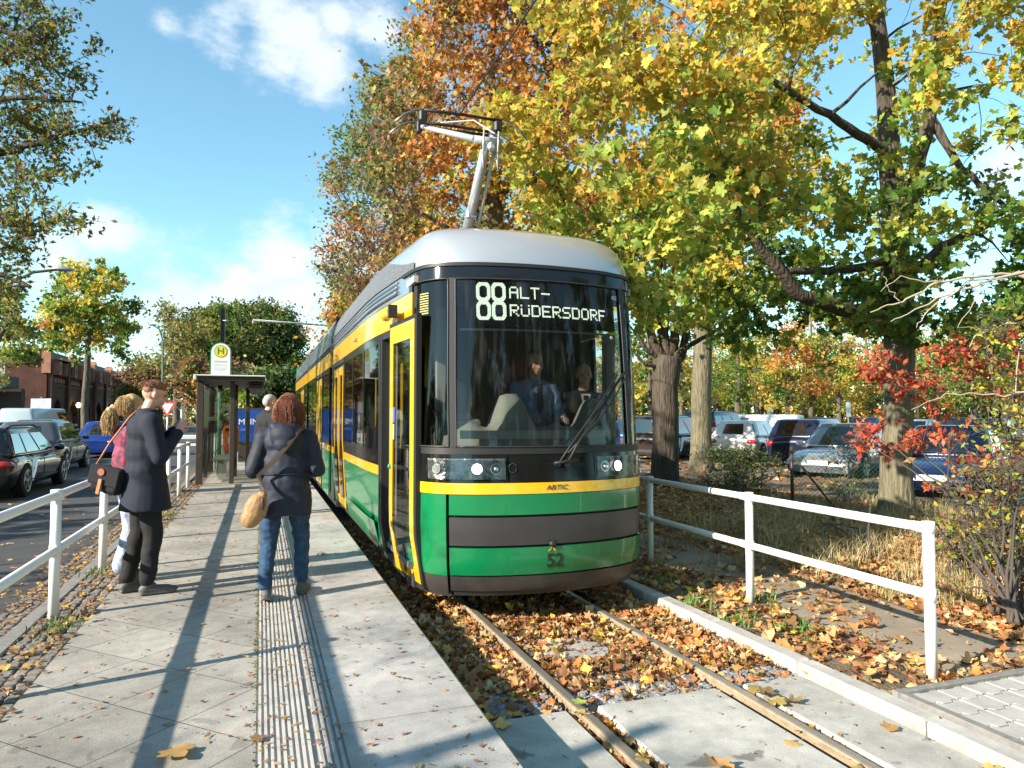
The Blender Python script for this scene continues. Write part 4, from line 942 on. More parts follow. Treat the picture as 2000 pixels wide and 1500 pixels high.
def car(loc, rz, label, cat='car', group=None, col=P_black, L=4.4, Wd=1.78, H=1.47, kind='estate', lights='std', rails=False, detail=True, vanlamps=False):
    o = empty('parked_car' if cat != 'van' else 'parked_van', loc, rz, label=label, cat=cat, group=group); hw = Wd/2; hl = L/2
    K = dict(estate=(.00, .07, .53, .72, .60), hatch=(.01, .10, .55, .75, .62), sedan=(.17, .34, .58, .76, .56), van=(.0, .02, .78, .93, .52), mpv=(.0, .04, .62, .80, .56))[kind]
    belt = H*K[4]+.02; hood = belt-.04*H; trunk = belt+.05 if kind != 'sedan' else belt+.06
    ts = [0, .012, .04, .09, .18, .3, .5, .66, .76, .86, .93, .97, .99, 1.0]
    tops = [trunk-.22, trunk-.05, trunk, trunk, trunk, belt+.02, belt, belt, hood, hood-.06, hood-.14, hood-.22, hood-.30, hood-.42]
    ws = [.88, .93, .965, .99, 1, 1, 1, 1, 1, 1, .985, .955, .91, .82]
    def ringat(t):
        y = -hl+t*L; zt = interp(t, ts, tops); w = hw*interp(t, ts, ws); lo = .30 if .03 < t < .97 else .36
        half = [(0, zt+.02), (.45*w, zt+.015), (.80*w, zt-.01), (.93*w, zt-.06), (.985*w, zt-.16), (w, lerp(zt, lo, .45)), (.99*w, lerp(zt, lo, .7)), (.96*w, lo), (.88*w, lo-.10), (0, lo-.12)]
        return [V(x, y, z) for x, z in half]+[V(-x, y, z) for x, z in half[1:-1]][::-1]
    mb = MB(); mb.loft([ringat(t) for t in sorted(set(ts+fr(.1, .9, 17)))]); mb.build('body', col, o)
    y0, yr, yf, y1 = [-hl+L*k for k in K[:4]]; y0 += .05
    def side(u, v, off, sx): # u along, v 0..1 belt->roof
        ya = lerp(y0, yr, v); yb = lerp(y1, yf, v); y = lerp(ya, yb, u); w = lerp(hw*.955, hw*.76, v**1.15); return V(sx*(w+off), y, lerp(belt-.04, H-.07, v))
    def cabring(v):
        ya, yb = lerp(y0, yr, v), lerp(y1, yf, v); w = lerp(hw*.955, hw*.76, v**1.15); z = lerp(belt-.04, H-.07, v); c = .16*(1+v*.3); pts = []
        for (cx, cy, a0) in ((w-c, yb-c, 0), (-w+c, yb-c, 90), (-w+c, ya+c, 180), (w-c, ya+c, 270)):
            for k in range(5): a = R(a0+22.5*k); pts.append(V(cx+c*math.cos(a), cy+c*math.sin(a), z))
        return pts
    rg = [cabring(v) for v in fr(0, 1, 6)]; top = rg[-1]; cy = (yr+yf)/2
    for q, dz in ((.965, .035), (.88, .058), (.6, .068), (.01, .07)): rg.append([V(p_.x*q, cy+(p_.y-cy)*q, H-.07+dz) for p_ in top])
    mb = MB(); mb.loft(rg); mb.build('roof', col, o)
    # windows
    cuts = {'van': [(.66, .95)], 'sedan': [(.14, .50), (.54, .88)], 'hatch': [(.12, .46), (.50, .90)], 'estate': [(.06, .26), (.30, .56), (.60, .92)], 'mpv': [(.06, .28), (.32, .60), (.64, .93)]}[kind]
    for sx in (-1, 1):
        for (a, b) in cuts:
            mb = MB(); mb.grid(lambda u, v, f: side(u, v, .010, sx), fr(a, b, 6) if sx > 0 else fr(b, a, 6), fr(.13, .86, 5)); mb.build('window', M_glass, o)
    def endf(u, v, rear):   # windscreens
        ya = lerp(y0, yr, v)-.012 if rear else lerp(y1, yf, v)+.012; w = lerp(hw*.955, hw*.76, v**1.15)-.12; return V(u*w*1.12, ya+(1 if rear else -1)*.06*abs(u)**2.5, lerp(belt-.04, H-.07, v))
    mb = MB(); mb.grid(lambda u, v, f: endf(u, v, False), fr(-1, 1, 8)[::-1], fr(.10, .95, 4)); mb.build('windscreen', M_glass, o)
    if kind != 'van' : mb = MB(); mb.grid(lambda u, v, f: endf(u, v, True), fr(-1, 1, 8), fr(.22, .90, 4)); mb.build('rear_window', M_glass, o)
    # wheels
    wr = .325 if kind != 'van' else .34
    wells = [(sx, yw) for yw in (-hl+L*.19, -hl+L*.81) for sx in (-1, 1)]
    for sx, yw in wells:
        mb = MB(); n = 22; cpt = [(math.cos(a)*wr*1.16, wr+math.sin(a)*wr*1.14) for a in fr(-.35, math.pi+.35, n)]
        mb.prism(cpt, lambda a, b: V(sx*(hw*1.004), yw+a*sx, b), lambda a, b: V(sx*(hw-.25), yw+a*sx, b)); mb.build('wheel_arch', M_well, o)
        mb = MB(); mb.tube([(sx*(hw-.19), yw, wr), (sx*(hw-.02), yw, wr), (sx*(hw+.012), yw, wr)], [wr, wr, wr*.93], 26); w_ = mb.build('wheel', M_tyre, o)
        if detail:
            mb = MB()
            for k in range(5):
                a = 2*math.pi*k/5+.3; c_, s_ = math.cos(a), math.sin(a)
                for da in (-.12, .12): mb.box((sx*(hw+.016), yw+math.cos(a+da)*wr*.40, wr+math.sin(a+da)*wr*.40), (.015, wr*.55, .035), rot=Euler((a+da, 0, 0)))
            rgp = [(sx*(hw+.014), yw+math.cos(a)*wr*.68, wr+math.sin(a)*wr*.68) for a in fr(0, 2*math.pi, 22)]; mb.tube(rgp, .018, 6); mb.cyl((sx*(hw), yw, wr), (sx*(hw+.028), yw, wr), .05, n=12)
            mb.build('rim', M_rim, w_)
        else: MB().cyl((sx*(hw+.0), yw, wr), (sx*(hw+.02), yw, wr), wr*.66, n=14).build('rim', M_rim, w_)
    # lamps, plates, mirrors, trim
    for sx in (-1, 1):
        if vanlamps:
            q = lambda u, v, f: V(sx*(hw*.955+.012+f), lerp(-hl+.03, -hl+.20, u), lerp(.85, 1.45, v))
            mb = MB(); mb.box((sx*(hw*.90), -hl+.08, 1.08), (.16, .16, .62), ch=.04); mb.box((sx*(hw*.905), -hl+.075, 1.06), (.16, .16, .22), ch=.03, mi=1); mb.build('tail_light', [M_tail, M_plate], o)
        else:
            mb = MB(); zt = trunk-.24
            if kind == 'van': mb.box((sx*hw*.88, -hl+.03, 1.2), (.12, .08, .3), ch=.02)
            else: mb.ell((sx*hw*.76, -hl+.085, zt), (.20, .12, .095)); mb.ell((sx*hw*.90, -hl+.20, zt+.01), (.055, .19, .08))
            mb.build('tail_light', M_tail, o)
        mb = MB(); mb.ell((sx*hw*.66, hl-.20, hood-.27), (.20, .20, .085)); mb.build('headlight', M_head, o)
        mb = MB(); mb.ell((sx*(hw+.07), y1-.30, belt+.05), (.11, .06, .075)); mb.build('mirror', col, o)
        if rails: mb = MB(); mb.tube([side(u, 1, -.02, sx)+V(0, 0, .09 if 0 < u < 1 else .03) for u in fr(0, 1, 7)], .018, 6); mb.build('roof_rail', M_rub, o)
        mb = MB(); mb.tube([side(u, .06, .012, sx) for u in fr(.02, .96, 8)], .008, 5); mb.build('trim', M_chr if detail else M_rub, o)
        for u in (.30, .58): mb = MB(); mb.box((sx*hw*.997, lerp(y0, y1, u), belt-.17), (.02, .17, .025), ch=.006); mb.build('door_handle', col, o)
    for sx in (-1, 1):
        for u in ((.34, .62) if detail else ()):
            yy_ = lerp(y0, y1, u)+.06; mb = MB(); mb.tube([(sx*(hw*.985+.004), yy_, belt-.14), (sx*(hw+.003), yy_, belt*.62), (sx*(hw*.992+.003), yy_+.02, .42)], .006, 4); mb.build('door_seam', M_well, o)
        if detail: mb = MB(); mb.tube([(sx*(hw*.975+.004), lerp(-hl, hl, .23), .33), (sx*(hw*.975+.004), lerp(-hl, hl, .77), .33)], .012, 5); mb.build('sill_trim', M_dk, o)
    mb = MB(); mb.box((0, -hl+.02, trunk-.36), (.52, .03, .12), ch=.005); mb.box((0, hl-.005, .42), (.52, .03, .12), ch=.005); mb.build('number_plate', M_plate, o)
    mb = MB(); mb.box((0, hl-.035, hood-.36), (.62, .06, .16), ch=.02); mb.build('grille', M_rub, o)
    mb = MB(); mb.box((0, -hl+.04, .38), (Wd*.82, .1, .16), ch=.03); mb.build('bumper', M_dk if kind in ('mpv', 'hatch') else col, o)
    return o
ZR = .06
GL = 'cars parked along the road on the left'
def at(px, Y): r_ = ray(px, 812); return (r_*(Y/r_.y)).x
car((-5.42, 18.6, ZR), 0, 'black estate car with chrome window trim and roof rails, nearest on the left road', group=GL, col=P_black, L=4.65, Wd=1.80, H=1.44, rails=True)
car((-6.15, 25.0, ZR), 0, 'dark hatchback parked right in front of the black estate', group=GL, col=P_grey, L=4.1, Wd=1.75, H=1.50, kind='hatch')
car((-5.95, 33.6, ZR), R(-5), 'bright blue saloon seen from behind beside the street tree', group=GL, col=P_blue, L=4.6, Wd=1.83, H=1.43, kind='sedan')
car((-8.75, 36.0, ZR), R(-4), 'grey blue car whose roof shows above the dark hatchback', group=GL, col=P_grey, L=4.2, Wd=1.76, H=1.5, kind='hatch')
car((-11.0, 43.5, ZR), R(-8), 'pale blue white panel van parked before the brick station', cat='van', group=GL, col=paint('van_pale', (.42, .48, .52), 0), L=5.2, Wd=1.95, H=2.05, kind='van')
car((-8.75, 29.6, ZR), R(-2), 'dark car cut by the left picture edge behind the black estate', group=GL, col=P_dblue, L=4.3, H=1.45, kind='hatch')
GR = 'cars in the car park behind the trees'
def park(px, py, rz, label, z=.10, **k):
    p = gp(px, py, z); return car((p.x, p.y, z), R(rz), label, group=GR, **k)
park(1308, 896, -58, 'dark MPV with white corner panel between tram and pollarded trunk', col=P_brown, kind='mpv', H=1.62, L=4.4, rails=True)
park(1262, 884, -52, 'blue car partly hidden by the tram\'s right edge', col=P_blue, kind='hatch')
park(1404, 885, -62, 'black box shaped estate with tall red and white tail lights', col=P_black, kind='mpv', H=1.80, L=4.2, vanlamps=True, rails=True)
park(1466, 899, -56, 'white hatchback with dark red tail lights', col=P_white, kind='hatch', H=1.46, L=4.0, Wd=1.7)
park(1600, 906, -62, 'dark navy estate with wide red tail lights beside the white hatchback', col=P_navy, kind='estate', H=1.52, L=4.7)
park(1655, 926, 118, 'silver saloon facing the camera behind the wire fence', col=P_silver, kind='sedan', H=1.42, L=4.6, detail=True)
park(1862, 958, 120, 'shiny dark blue car right of the big maple trunk', col=P_dblue, kind='sedan', H=1.42, L=4.6)
for i, (px, py, rz, c, kd, h, lb) in enumerate([
    (1480, 868, 32, P_white, 'van', 1.7, 'white van roof standing out behind the dark cars'), (1375, 862, -60, P_silver, 'hatch', 1.5, 'pale roof of a car behind the black box shaped estate'),
    (1450, 864, -58, P_dblue, 'estate', 1.5, 'dark blue estate with light reflections behind the white hatchback'), (1532, 858, -60, P_grey, 'hatch', 1.5, 'grey hatchback in the far row left of centre tree'),
    (1612, 857, -60, P_blue, 'estate', 1.5, 'distant blue estate by the thin tree'), (1690, 868, 118, P_dblue, 'estate', 1.55, 'blue tall car behind the silver saloon\'s roof'),
    (1800, 868, 118, P_white, 'sedan', 1.42, 'white saloon in the far row right of the maple trunk'), (1868, 858, 118, P_navy, 'hatch', 1.5, 'navy car behind the white saloon at the right'),
    (1930, 880, 118, P_black, 'estate', 1.5, 'black car roof at the right behind the red leaves'), (1990, 862, 118, P_grey, 'sedan', 1.42, 'grey saloon at the right picture edge'),
    (1340, 858, -58, P_black, 'hatch', 1.5, 'black car glimpsed between the two nearest trunks')]):
    park(px, py, rz, lb, col=c, kind=kd, H=h, detail=False, cat='van' if kd == 'van' else 'car', L=5.0 if kd == 'van' else 4.4)
# ------------------------------------------------------------ trees
M_bark = mk('bark', (.115, .095, .07), .9, var=(6, .6), bump=(24, 1.0, .06)); M_barkd = mk('dark_bark', (.075, .06, .045), .92, var=(7, .6), bump=(24, 1.0, .06))
M_barkl = mk('mossy_bark', (.235, .21, .14), .9, var=(4, .3), col2=(.085, .08, .045), bump=(24, 1.0, .06)); M_twig = mk('twig', (.075, .06, .05), .85)
M_leaf = leafmat('autumn_leaf', .50, .5)
for m_ in (M_bark, M_barkd, M_barkl):      # furrowed bark: stretch the bump noise along the trunk
    t_ = m_.node_tree; nn = [n for n in t_.nodes if n.type == 'TEX_NOISE']
    tcn = [n for n in t_.nodes if n.type == 'TEX_COORD'][0]; mpn = t_.nodes.new('ShaderNodeMapping'); mpn.inputs['Scale'].default_value = (1, 1, .16)
    t_.links.new(tcn.outputs['Object'], mpn.inputs[0])
    nn[0].inputs['Scale'].default_value = 19
    for n in nn: t_.links.new(mpn.outputs[0], n.inputs[0])
PAL = {
 'yellow': ([(.62, .47, .07), (.56, .52, .09), (.66, .41, .07), (.44, .48, .08), (.62, .33, .06)], [4, 3, 2, 2, 1]),
 'lime': ([(.40, .46, .09), (.50, .50, .09), (.26, .37, .06), (.60, .50, .09), (.17, .27, .045)], [4, 3, 3, 2, 2]),
 'green': ([(.10, .19, .03), (.15, .25, .04), (.25, .33, .05), (.07, .13, .025)], [3, 3, 1.2, 2]),
 'dgreen': ([(.045, .08, .025), (.07, .115, .03), (.03, .055, .02), (.12, .15, .04)], [3, 3, 2, 1]),
 'orange': ([(.66, .31, .08), (.58, .23, .06), (.65, .38, .07), (.42, .15, .04), (.60, .45, .10)], [4, 3, 2, 2, 1]),
 'olive': ([(.22, .22, .06), (.30, .28, .07), (.15, .17, .05), (.40, .33, .09), (.32, .18, .07)], [4, 3, 3, 1.5, 1]),
 'oak': ([(.13, .17, .035), (.20, .22, .05), (.24, .14, .05), (.34, .25, .07), (.08, .12, .03)], [5, 4, 1.6, 1.5, 2]),
 'brown': ([(.25, .13, .07), (.33, .18, .09), (.20, .10, .06), (.40, .27, .12)], [3, 3, 2, 1]),
 'red': ([(.60, .12, .06), (.66, .20, .10), (.45, .08, .07), (.62, .28, .12)], [4, 3, 2, 2])}
def jit(p, a): return p+V(rnd.uniform(-a, a), rnd.uniform(-a, a), rnd.uniform(-a, a))
def tree(label, base, trunk, clumps, limbs=(), bark=None, ls=.07, shape='maple2', per=60, group=None, name='tree', cat='tree', twig=True, spread=.62, trunkseg=10, grow=.6, flat=0, tw_n=5, only_branch=False):
    """trunk: [(x,y,z,r)] world; clumps: [(x,y,z,r,palette,weight)]"""
    bark = bark or M_bark
    o = empty(name, base, label=label, cat=cat, group=group); B = Vector(base)
    tm = MB(); nodes = []
    dk = 2 if bark is M_barkl and limbs else 0  # upper trunk and limbs switch to dark bark, painting in crown shade
    def addtube(pts, rs, n=8, mi=0):
        tm.tube([p-B for p in pts], rs, n, mi)
    T0 = [Vector(t[:3]) for t in trunk]; tr = [t[3] for t in trunk]
    pts = []; rs = []
    for i in range(len(T0)-1):
        for k in range(5):
            t = k/5; q = T0[i].lerp(T0[i+1], t); q = q+V(mnoise.noise(q*.8), mnoise.noise(q*.8+V(9, 0, 0)), 0)*.05; pts.append(q); rs.append(lerp(tr[i], tr[i+1], t))
    pts.append(T0[-1]); rs.append(tr[-1])
    if rs[0] > .12: rs[0] *= 1.25; rs[1] *= 1.06
    cutk = next((i for i, p in enumerate(pts) if p.z > 3.3), len(pts)-1) if dk else len(pts)-1
    addtube(pts[:cutk+1], rs[:cutk+1], 16)
    if cutk < len(pts)-1: addtube(pts[cutk:], rs[cutk:], 16, dk)
    nodes += [(p, r) for p, r in zip(pts, rs) if p.z > pts[0].z+1.2 or rs[0] < .1]
    for L in limbs:
        lp = [Vector(q[:3]) for q in L]; lr = [q[3] for q in L]; P2 = []; R2 = []
        for i in range(len(lp)-1):
            for k in range(5): t = k/5; P2.append(jit(lp[i].lerp(lp[i+1], t), .02)); R2.append(lerp(lr[i], lr[i+1], t))
        P2.append(lp[-1]); R2.append(lr[-1]); addtube(P2, R2, 9, dk); nodes += list(zip(P2, R2))
    tips = []; c0 = nodes[0][0]
    NP = np.array([n[0][:] for n in nodes]); NR = [n[1] for n in nodes]
    for c in sorted(clumps, key=lambda c: min((Vector(c[:3])-n[0]).length for n in nodes[::4])):
        C = Vector(c[:3]); d = np.linalg.norm(NP-np.array(C[:]), axis=1)+np.maximum(NP[:, 2]-C.z, -.2)*.5; j = int(np.argmin(d)); P0 = Vector(NP[j]); D = (C-P0).length
        r0 = min(NR[j]*.72, .012+.016*D); k = max(3, int(D/.35)+2); k = min(k, 9); bp = []; br = []
        for i in range(k):
            t = i/(k-1); q = P0.lerp(C, t)+V(0, 0, math.sin(t*math.pi)*D*.07)
            if 0 < t < 1: q = jit(q, D*.035)
            bp.append(q); br.append(lerp(r0, max(.006, r0*.3), t))
        tm.tube([p-B for p in bp], br, 5, dk, cap=False)
        NP = np.vstack([NP, np.array([p[:] for p in bp[1:]])]); NR += br[1:]
        tips.append((C, c[3], c[4], c[5] if len(c) > 5 else 1, br[-1]))
    LP, LC_ = [], []; tw = MB()
    for C, r, pal, wgt, rr in tips:
        m = max(1, int(per*wgt*(r/.6)**2*rnd.uniform(.6, 1.3))); nt_ = tw_n
        ends = []
        for k in range(nt_):
            dv = V(rnd.gauss(0, 1), rnd.gauss(0, 1), rnd.gauss(0, .65)).normalized()*r*rnd.uniform(.6, 1.15); ends.append(C+dv)
            if twig: tm.tube([C-B, jit(C.lerp(C+dv, .5), r*.1)-B, C+dv-B], [max(.004, rr*.6), .004, .0025], 3, 1, cap=False)
        E = np.array([e[:] for e in ends]); ii = rng.integers(0, len(E), m); tt = rng.random((m, 1))**.7
        P = np.array(C[:])+(E[ii]-np.array(C[:]))*tt+rng.normal(size=(m, 3))*r*spread*.42*np.array([1, 1, .75]); LP.append(P-np.array(B[:]))
        cols, w = PAL[pal]; LC_.append(palette(m, cols, w, .14)*(1+rnd.uniform(-.18, .15)))
    tb = tm.build('trunk', [bark, M_twig, M_barkd], o)
    if not only_branch: leaf_mesh('crown', np.concatenate(LP), ls*(.7+.6*rng.random(sum(len(p) for p in LP))), np.concatenate(LC_), M_leaf, shape, o, up=.25)
    return o
def blobclumps(n, els, pals, rr=(.45, .9), hollow=.0):
    """els: [(cx,cy,cz,rx,ry,rz,weight)] ; pals: fn(point, relative height) -> palette name"""
    out_ = []; ws = [e[6] if len(e) > 6 else 1 for e in els]
    while len(out_) < n:
        e = rnd.choices(els, ws)[0]; v = V(rnd.gauss(0, 1), rnd.gauss(0, 1), rnd.gauss(0, 1)).normalized()*rnd.random()**.42
        if v.length < hollow: continue
        p = V(e[0]+v.x*e[3], e[1]+v.y*e[4], e[2]+v.z*e[5]); out_.append((p.x, p.y, p.z, rnd.uniform(*rr), pals(p, v), 1))
    return out_
def pix(px, py, d): p = ap(px, py, d); return (p.x, p.y, p.z)
def choice(*a): return lambda p, v: rnd.choices([x[0] for x in a], [x[1] for x in a])[0]

# 1. the big maple, trunk at px 1745-1785 ------------------------------------
b = gp(1752, 1005, .12); D0 = (CR.transposed() @ (b-CAMP)).z*-1
tk = [(b.x, b.y, .05, .27)]+[(*pix(px, py, D0), r) for px, py, r in ((1752, 860, .225), (1757, 740, .22), (1760, 640, .24), (1752, 540, .22), (1750, 420, .20), (1738, 270, .16), (1720, 120, .13), (1700, -60, .10))]
lim = [[(*pix(px, py, D0+dd), r) for px, py, dd, r in L] for L in (
    ((1758, 650, 0, .17), (1700, 625, -.2, .14), (1640, 600, -.5, .12), (1560, 575, -.9, .10), (1490, 490, -1.2, .08), (1430, 400, -1.5, .06), (1360, 300, -1.8, .04)),
    ((1760, 470, 0, .15), (1790, 330, .2, .12), (1815, 220, .3, .11), (1825, 90, .3, .09), (1850, -60, .3, .07)),
    ((1815, 230, .3, .08), (1880, 330, 0, .05), (1960, 400, -.3, .035)),
    ((1750, 500, 0, .09), (1690, 520, -.4, .07), (1600, 530, -.7, .06), (1530, 530, -1, .05)),
    ((1738, 300, 0, .09), (1660, 250, -.5, .07), (1560, 190, -1, .05), (1460, 130, -1.4, .04)),
    ((1752, 560, 0, .10), (1840, 480, -.6, .06), (1950, 430, -1.1, .04)))]
cl = []
def pxclumps(n, boxes, d0, d1, pal, rr=(.35, .65), keep=None):
    o_ = []
    ws = [abs((b_[2]-b_[0])*(b_[3]-b_[1]))*(b_[4] if len(b_) > 4 else 1) for b_ in boxes]
    while len(o_) < n:
        b_ = rnd.choices(boxes, ws)[0]; px, py = rnd.uniform(b_[0], b_[2]), rnd.uniform(b_[1], b_[3]); d = rnd.uniform(d0, d1)
        if keep and not keep(px, py): continue
        o_.append((*pix(px, py, d), rnd.uniform(*rr), pal(px, py), 1))
    return o_
def palmaple(px, py):
    t = (py+80)/700+(px-1500)/2200+rnd.gauss(0, .16)-.17; return 'yellow' if t < .30 else ('lime' if t < .78 else 'green')
def hole(px, py):       # gaps of sky and of trees behind
    for (cx, cy, rx, ry) in ((1915, 170, 95, 70), (1880, 260, 100, 70), (1640, 110, 75, 50), (1900, 560, 90, 60), (1590, 200, 60, 45), (1490, 525, 130, 85), (1960, 60, 60, 45), (1985, 340, 50, 60), (1400, 570, 100, 50), (1640, 260, 50, 80), (1530, 120, 50, 40), (1820, 420, 50, 40), (1700, 170, 40, 60), (1440, 60, 50, 30), (1800, 60, 40, 40)):
        if ((px-cx)/rx)**2+((py-cy)/ry)**2 < 1: return rnd.random() < .1
    return True
cl += pxclumps(150, [(1080, 130, 1500, 520, 1.0), (1180, 330, 1480, 600, 1.0), (1040, -60, 1400, 200, .9)], D0-4.2, D0-1.2, palmaple, (.26, .46), hole)
cl += pxclumps(250, [(1400, -150, 2150, 420, 1), (1480, 380, 2100, 600, .9), (1780, 560, 2100, 640, .7)], D0-3.2, D0+2.2, palmaple, (.26, .46), hole)
cl += pxclumps(80, [(1440, 540, 2100, 640, 1), (1560, 560, 2080, 700, .35)], D0-1.2, D0+2.4, lambda a, c: 'green' if rnd.random() < .45 else 'lime', (.3, .5), hole)
cl += pxclumps(34, [(1380, 430, 1620, 600, 1)], D0+1.2, D0+3.4, lambda a, c: rnd.choice(('green', 'lime')), (.3, .5))
cl += pxclumps(26, [(1400, -900, 2500, -150, 1)], D0-4, D0+4, lambda a, c: 'lime', (.7, 1.1))
def corridor(c):       # keep the sun's way to the lower trunk free, as in the photo where it is brightly lit
    t = 10.3-c[0]
    return (c[0], c[1]+1.7, *c[2:]) if t > .2 and abs(c[1]-(9.7-.268*t)) < .9 and .0+.46*t < c[2] < 2.9+.5*t else c
cl = [corridor(c) for c in cl]
tree('large maple with dark trunk and yellow green leaves overhanging the right side', (b.x, b.y, .05), tk, cl, lim, M_barkl, ls=.072, shape='maple', per=118, group='trees right of the tram')
# 2. pollarded trunk next to the tram ----------------------------------------
b = gp(1300, 952, .1); D1 = (CR.transposed() @ (b-CAMP)).z*-1
tk = [(b.x, b.y, .05, .33)]+[(*pix(px, py, D1), r) for px, py, r in ((1300, 860, .30), (1300, 760, .29), (1304, 705, .33), (1306, 690, .30))]
lim = [[(*pix(px, py, D1+dd), r) for px, py, dd, r in L] for L in (
    ((1300, 705, 0, .13), (1275, 670, -.1, .10), (1262, 600, -.1, .075), (1255, 500, -.2, .05)), ((1305, 700, 0, .13), (1290, 640, 0, .10), (1285, 540, 0, .07), (1300, 430, -.3, .05)),
    ((1310, 695, 0, .12), (1322, 640, 0, .10), (1345, 570, .1, .07), (1372, 470, .1, .05)), ((1312, 700, 0, .10), (1350, 672, -.2, .06), (1400, 645, -.4, .035), (1440, 610, -.5, .02)),
    ((1312, 715, 0, .12), (1335, 690, .1, .10), (1342, 620, .1, .08), (1350, 480, .2, .05)), ((1290, 700, 0, .09), (1258, 680, -.2, .05), (1240, 640, -.3, .03)), ((1290, 720, 0, .06), (1262, 712, -.2, .035), (1240, 690, -.3, .02)),
    ((1300, 700, 0, .10), (1300, 620, .3, .07), (1320, 520, .5, .05)))]
cl = pxclumps(95, [(1180, 330, 1440, 590, 1), (1225, 560, 1400, 640, .4)], D1-2, D1+1.5, lambda a, c: 'yellow' if rnd.random() < .45 else 'lime', (.4, .75))
tree('pollarded maple with thick dark trunk forking into many limbs beside the tram', (b.x, b.y, .05), tk, cl, lim, M_barkd, ls=.085, shape='maple2', per=70, group='trees right of the tram')
# 3. straight mossy trunk ------------------------------------------------------
b = gp(1372, 922, .1); D2 = (CR.transposed() @ (b-CAMP)).z*-1
tk = [(b.x, b.y, .05, .36)]+[(*pix(px, py, D2), r) for px, py, r in ((1369, 850, .29), (1372, 700, .27), (1375, 560, .25), (1380, 420, .2), (1385, 250, .15), (1390, 60, .1))]
cl = pxclumps(150, [(1150, 60, 1560, 420, 1), (1300, 380, 1520, 560, .5), (1200, -150, 1600, 100, .6)], D2-3, D2+4, lambda a, c: rnd.choice(('yellow', 'lime', 'orange', 'yellow')), (.6, 1.1))
tree('tall straight lime tree with pale mossy trunk right of the pollarded one', (b.x, b.y, .05), tk, cl, (), M_barkl, ls=.10, shape='maple2', per=50, group='trees right of the tram')
# 4. tall orange-brown trees behind the tram roof ------------------------------
def palO(px, py):
    if px < 800: return rnd.choices(('olive', 'green', 'orange', 'brown'), (6, 2, 1, 1.5))[0] if py < 420 else rnd.choices(('olive', 'brown', 'orange'), (3, 3, 1))[0]
    return rnd.choices(('orange', 'yellow', 'olive', 'brown'), (5, 2.2 if py > 250 else .6, 1.5, .8))[0]
def shapeO(px, py):     # outline of the crowns against the sky
    lx = interp(py, [-100, 0, 60, 110, 170, 230, 300, 360, 430, 470, 520, 560, 600, 700], [800, 800, 790, 765, 700, 680, 640, 625, 655, 640, 610, 650, 640, 610])
    return px > lx+rnd.uniform(0, 30)
D3 = 21
r_ = ray(985, 812); q = CAMP+r_*D3
tk = [(q.x, q.y, 0, .34)]+[(*pix(px, py, D3), r) for px, py, r in ((982, 700, .30), (975, 520, .27), (965, 380, .22), (950, 250, .17), (960, 120, .12), (970, -20, .08), (980, -200, .05))]
lim = [[(*pix(px, py, D3+dd), r) for px, py, dd, r in L] for L in (
    ((970, 470, 0, .15), (905, 380, 0, .11), (850, 300, -.3, .08), (800, 220, -.5, .05)), ((965, 400, 0, .13), (1040, 300, .3, .09), (1090, 180, .3, .06), (1120, 60, .3, .04)),
    ((955, 300, 0, .10), (900, 200, .5, .07), (860, 80, .6, .05)), ((972, 520, 0, .12), (880, 450, -.5, .08), (780, 390, -1, .05), (700, 330, -1, .03)), ((975, 560, 0, .11), (1050, 470, .5, .07), (1110, 400, .5, .05)))]
cl = pxclumps(420, [(740, -120, 1180, 560, 1), (880, 380, 1180, 620, .35)], D3-2.5, D3+3, palO, (.5, .95), shapeO)
tree('tall orange brown autumn tree rising behind the pantograph', (q.x, q.y, 0), tk, cl, lim, M_bark, ls=.095, shape='maple2', per=44, group='trees right of the tram', tw_n=11)
D4 = 27
r_ = ray(760, 812); q = CAMP+r_*D4; 
tk = [(q.x, q.y, 0, .30)]+[(*pix(px, py, D4), r) for px, py, r in ((765, 700, .26), (775, 520, .2), (780, 380, .15), (790, 250, .1), (800, 120, .06))]
lim = [[(*pix(px, py, D4+dd), r) for px, py, dd, r in L] for L in (
    ((772, 560, 0, .12), (720, 470, 0, .09), (670, 400, 0, .06), (640, 350, 0, .03)), ((778, 450, 0, .10), (730, 340, .4, .07), (690, 260, .4, .04)), ((780, 420, 0, .1), (850, 330, 0, .07), (900, 250, 0, .04)), ((770, 600, 0, .1), (690, 540, 0, .06), (630, 520, 0, .03)))]
cl = pxclumps(230, [(610, 60, 860, 420, 1), (610, 400, 900, 620, .85)], D4-2.5, D4+2.5, palO, (.55, 1.0), shapeO)
tree('olive and russet tree with bare twigs left of the pantograph', (q.x, q.y, 0), tk, cl, lim, M_bark, ls=.080, shape='dia', per=56, group='trees right of the tram', tw_n=14)
D5 = 40
r_ = ray(650, 812); q = CAMP+r_*D5
tk = [(q.x, q.y, 0, .25)]+[(*pix(px, py, D5), r) for px, py, r in ((650, 740, .22), (655, 640, .15), (660, 560, .08))]
cl = pxclumps(60, [(600, 540, 740, 760, 1)], D5-3, D5+3, lambda a, c: rnd.choice(('orange', 'olive', 'yellow', 'green')), (.9, 1.4), shapeO)
tree('smaller yellowing tree just above the rear of the tram', (q.x, q.y, 0), tk, cl, (), M_bark, ls=.12, shape='dia', per=70, group='trees right of the tram')

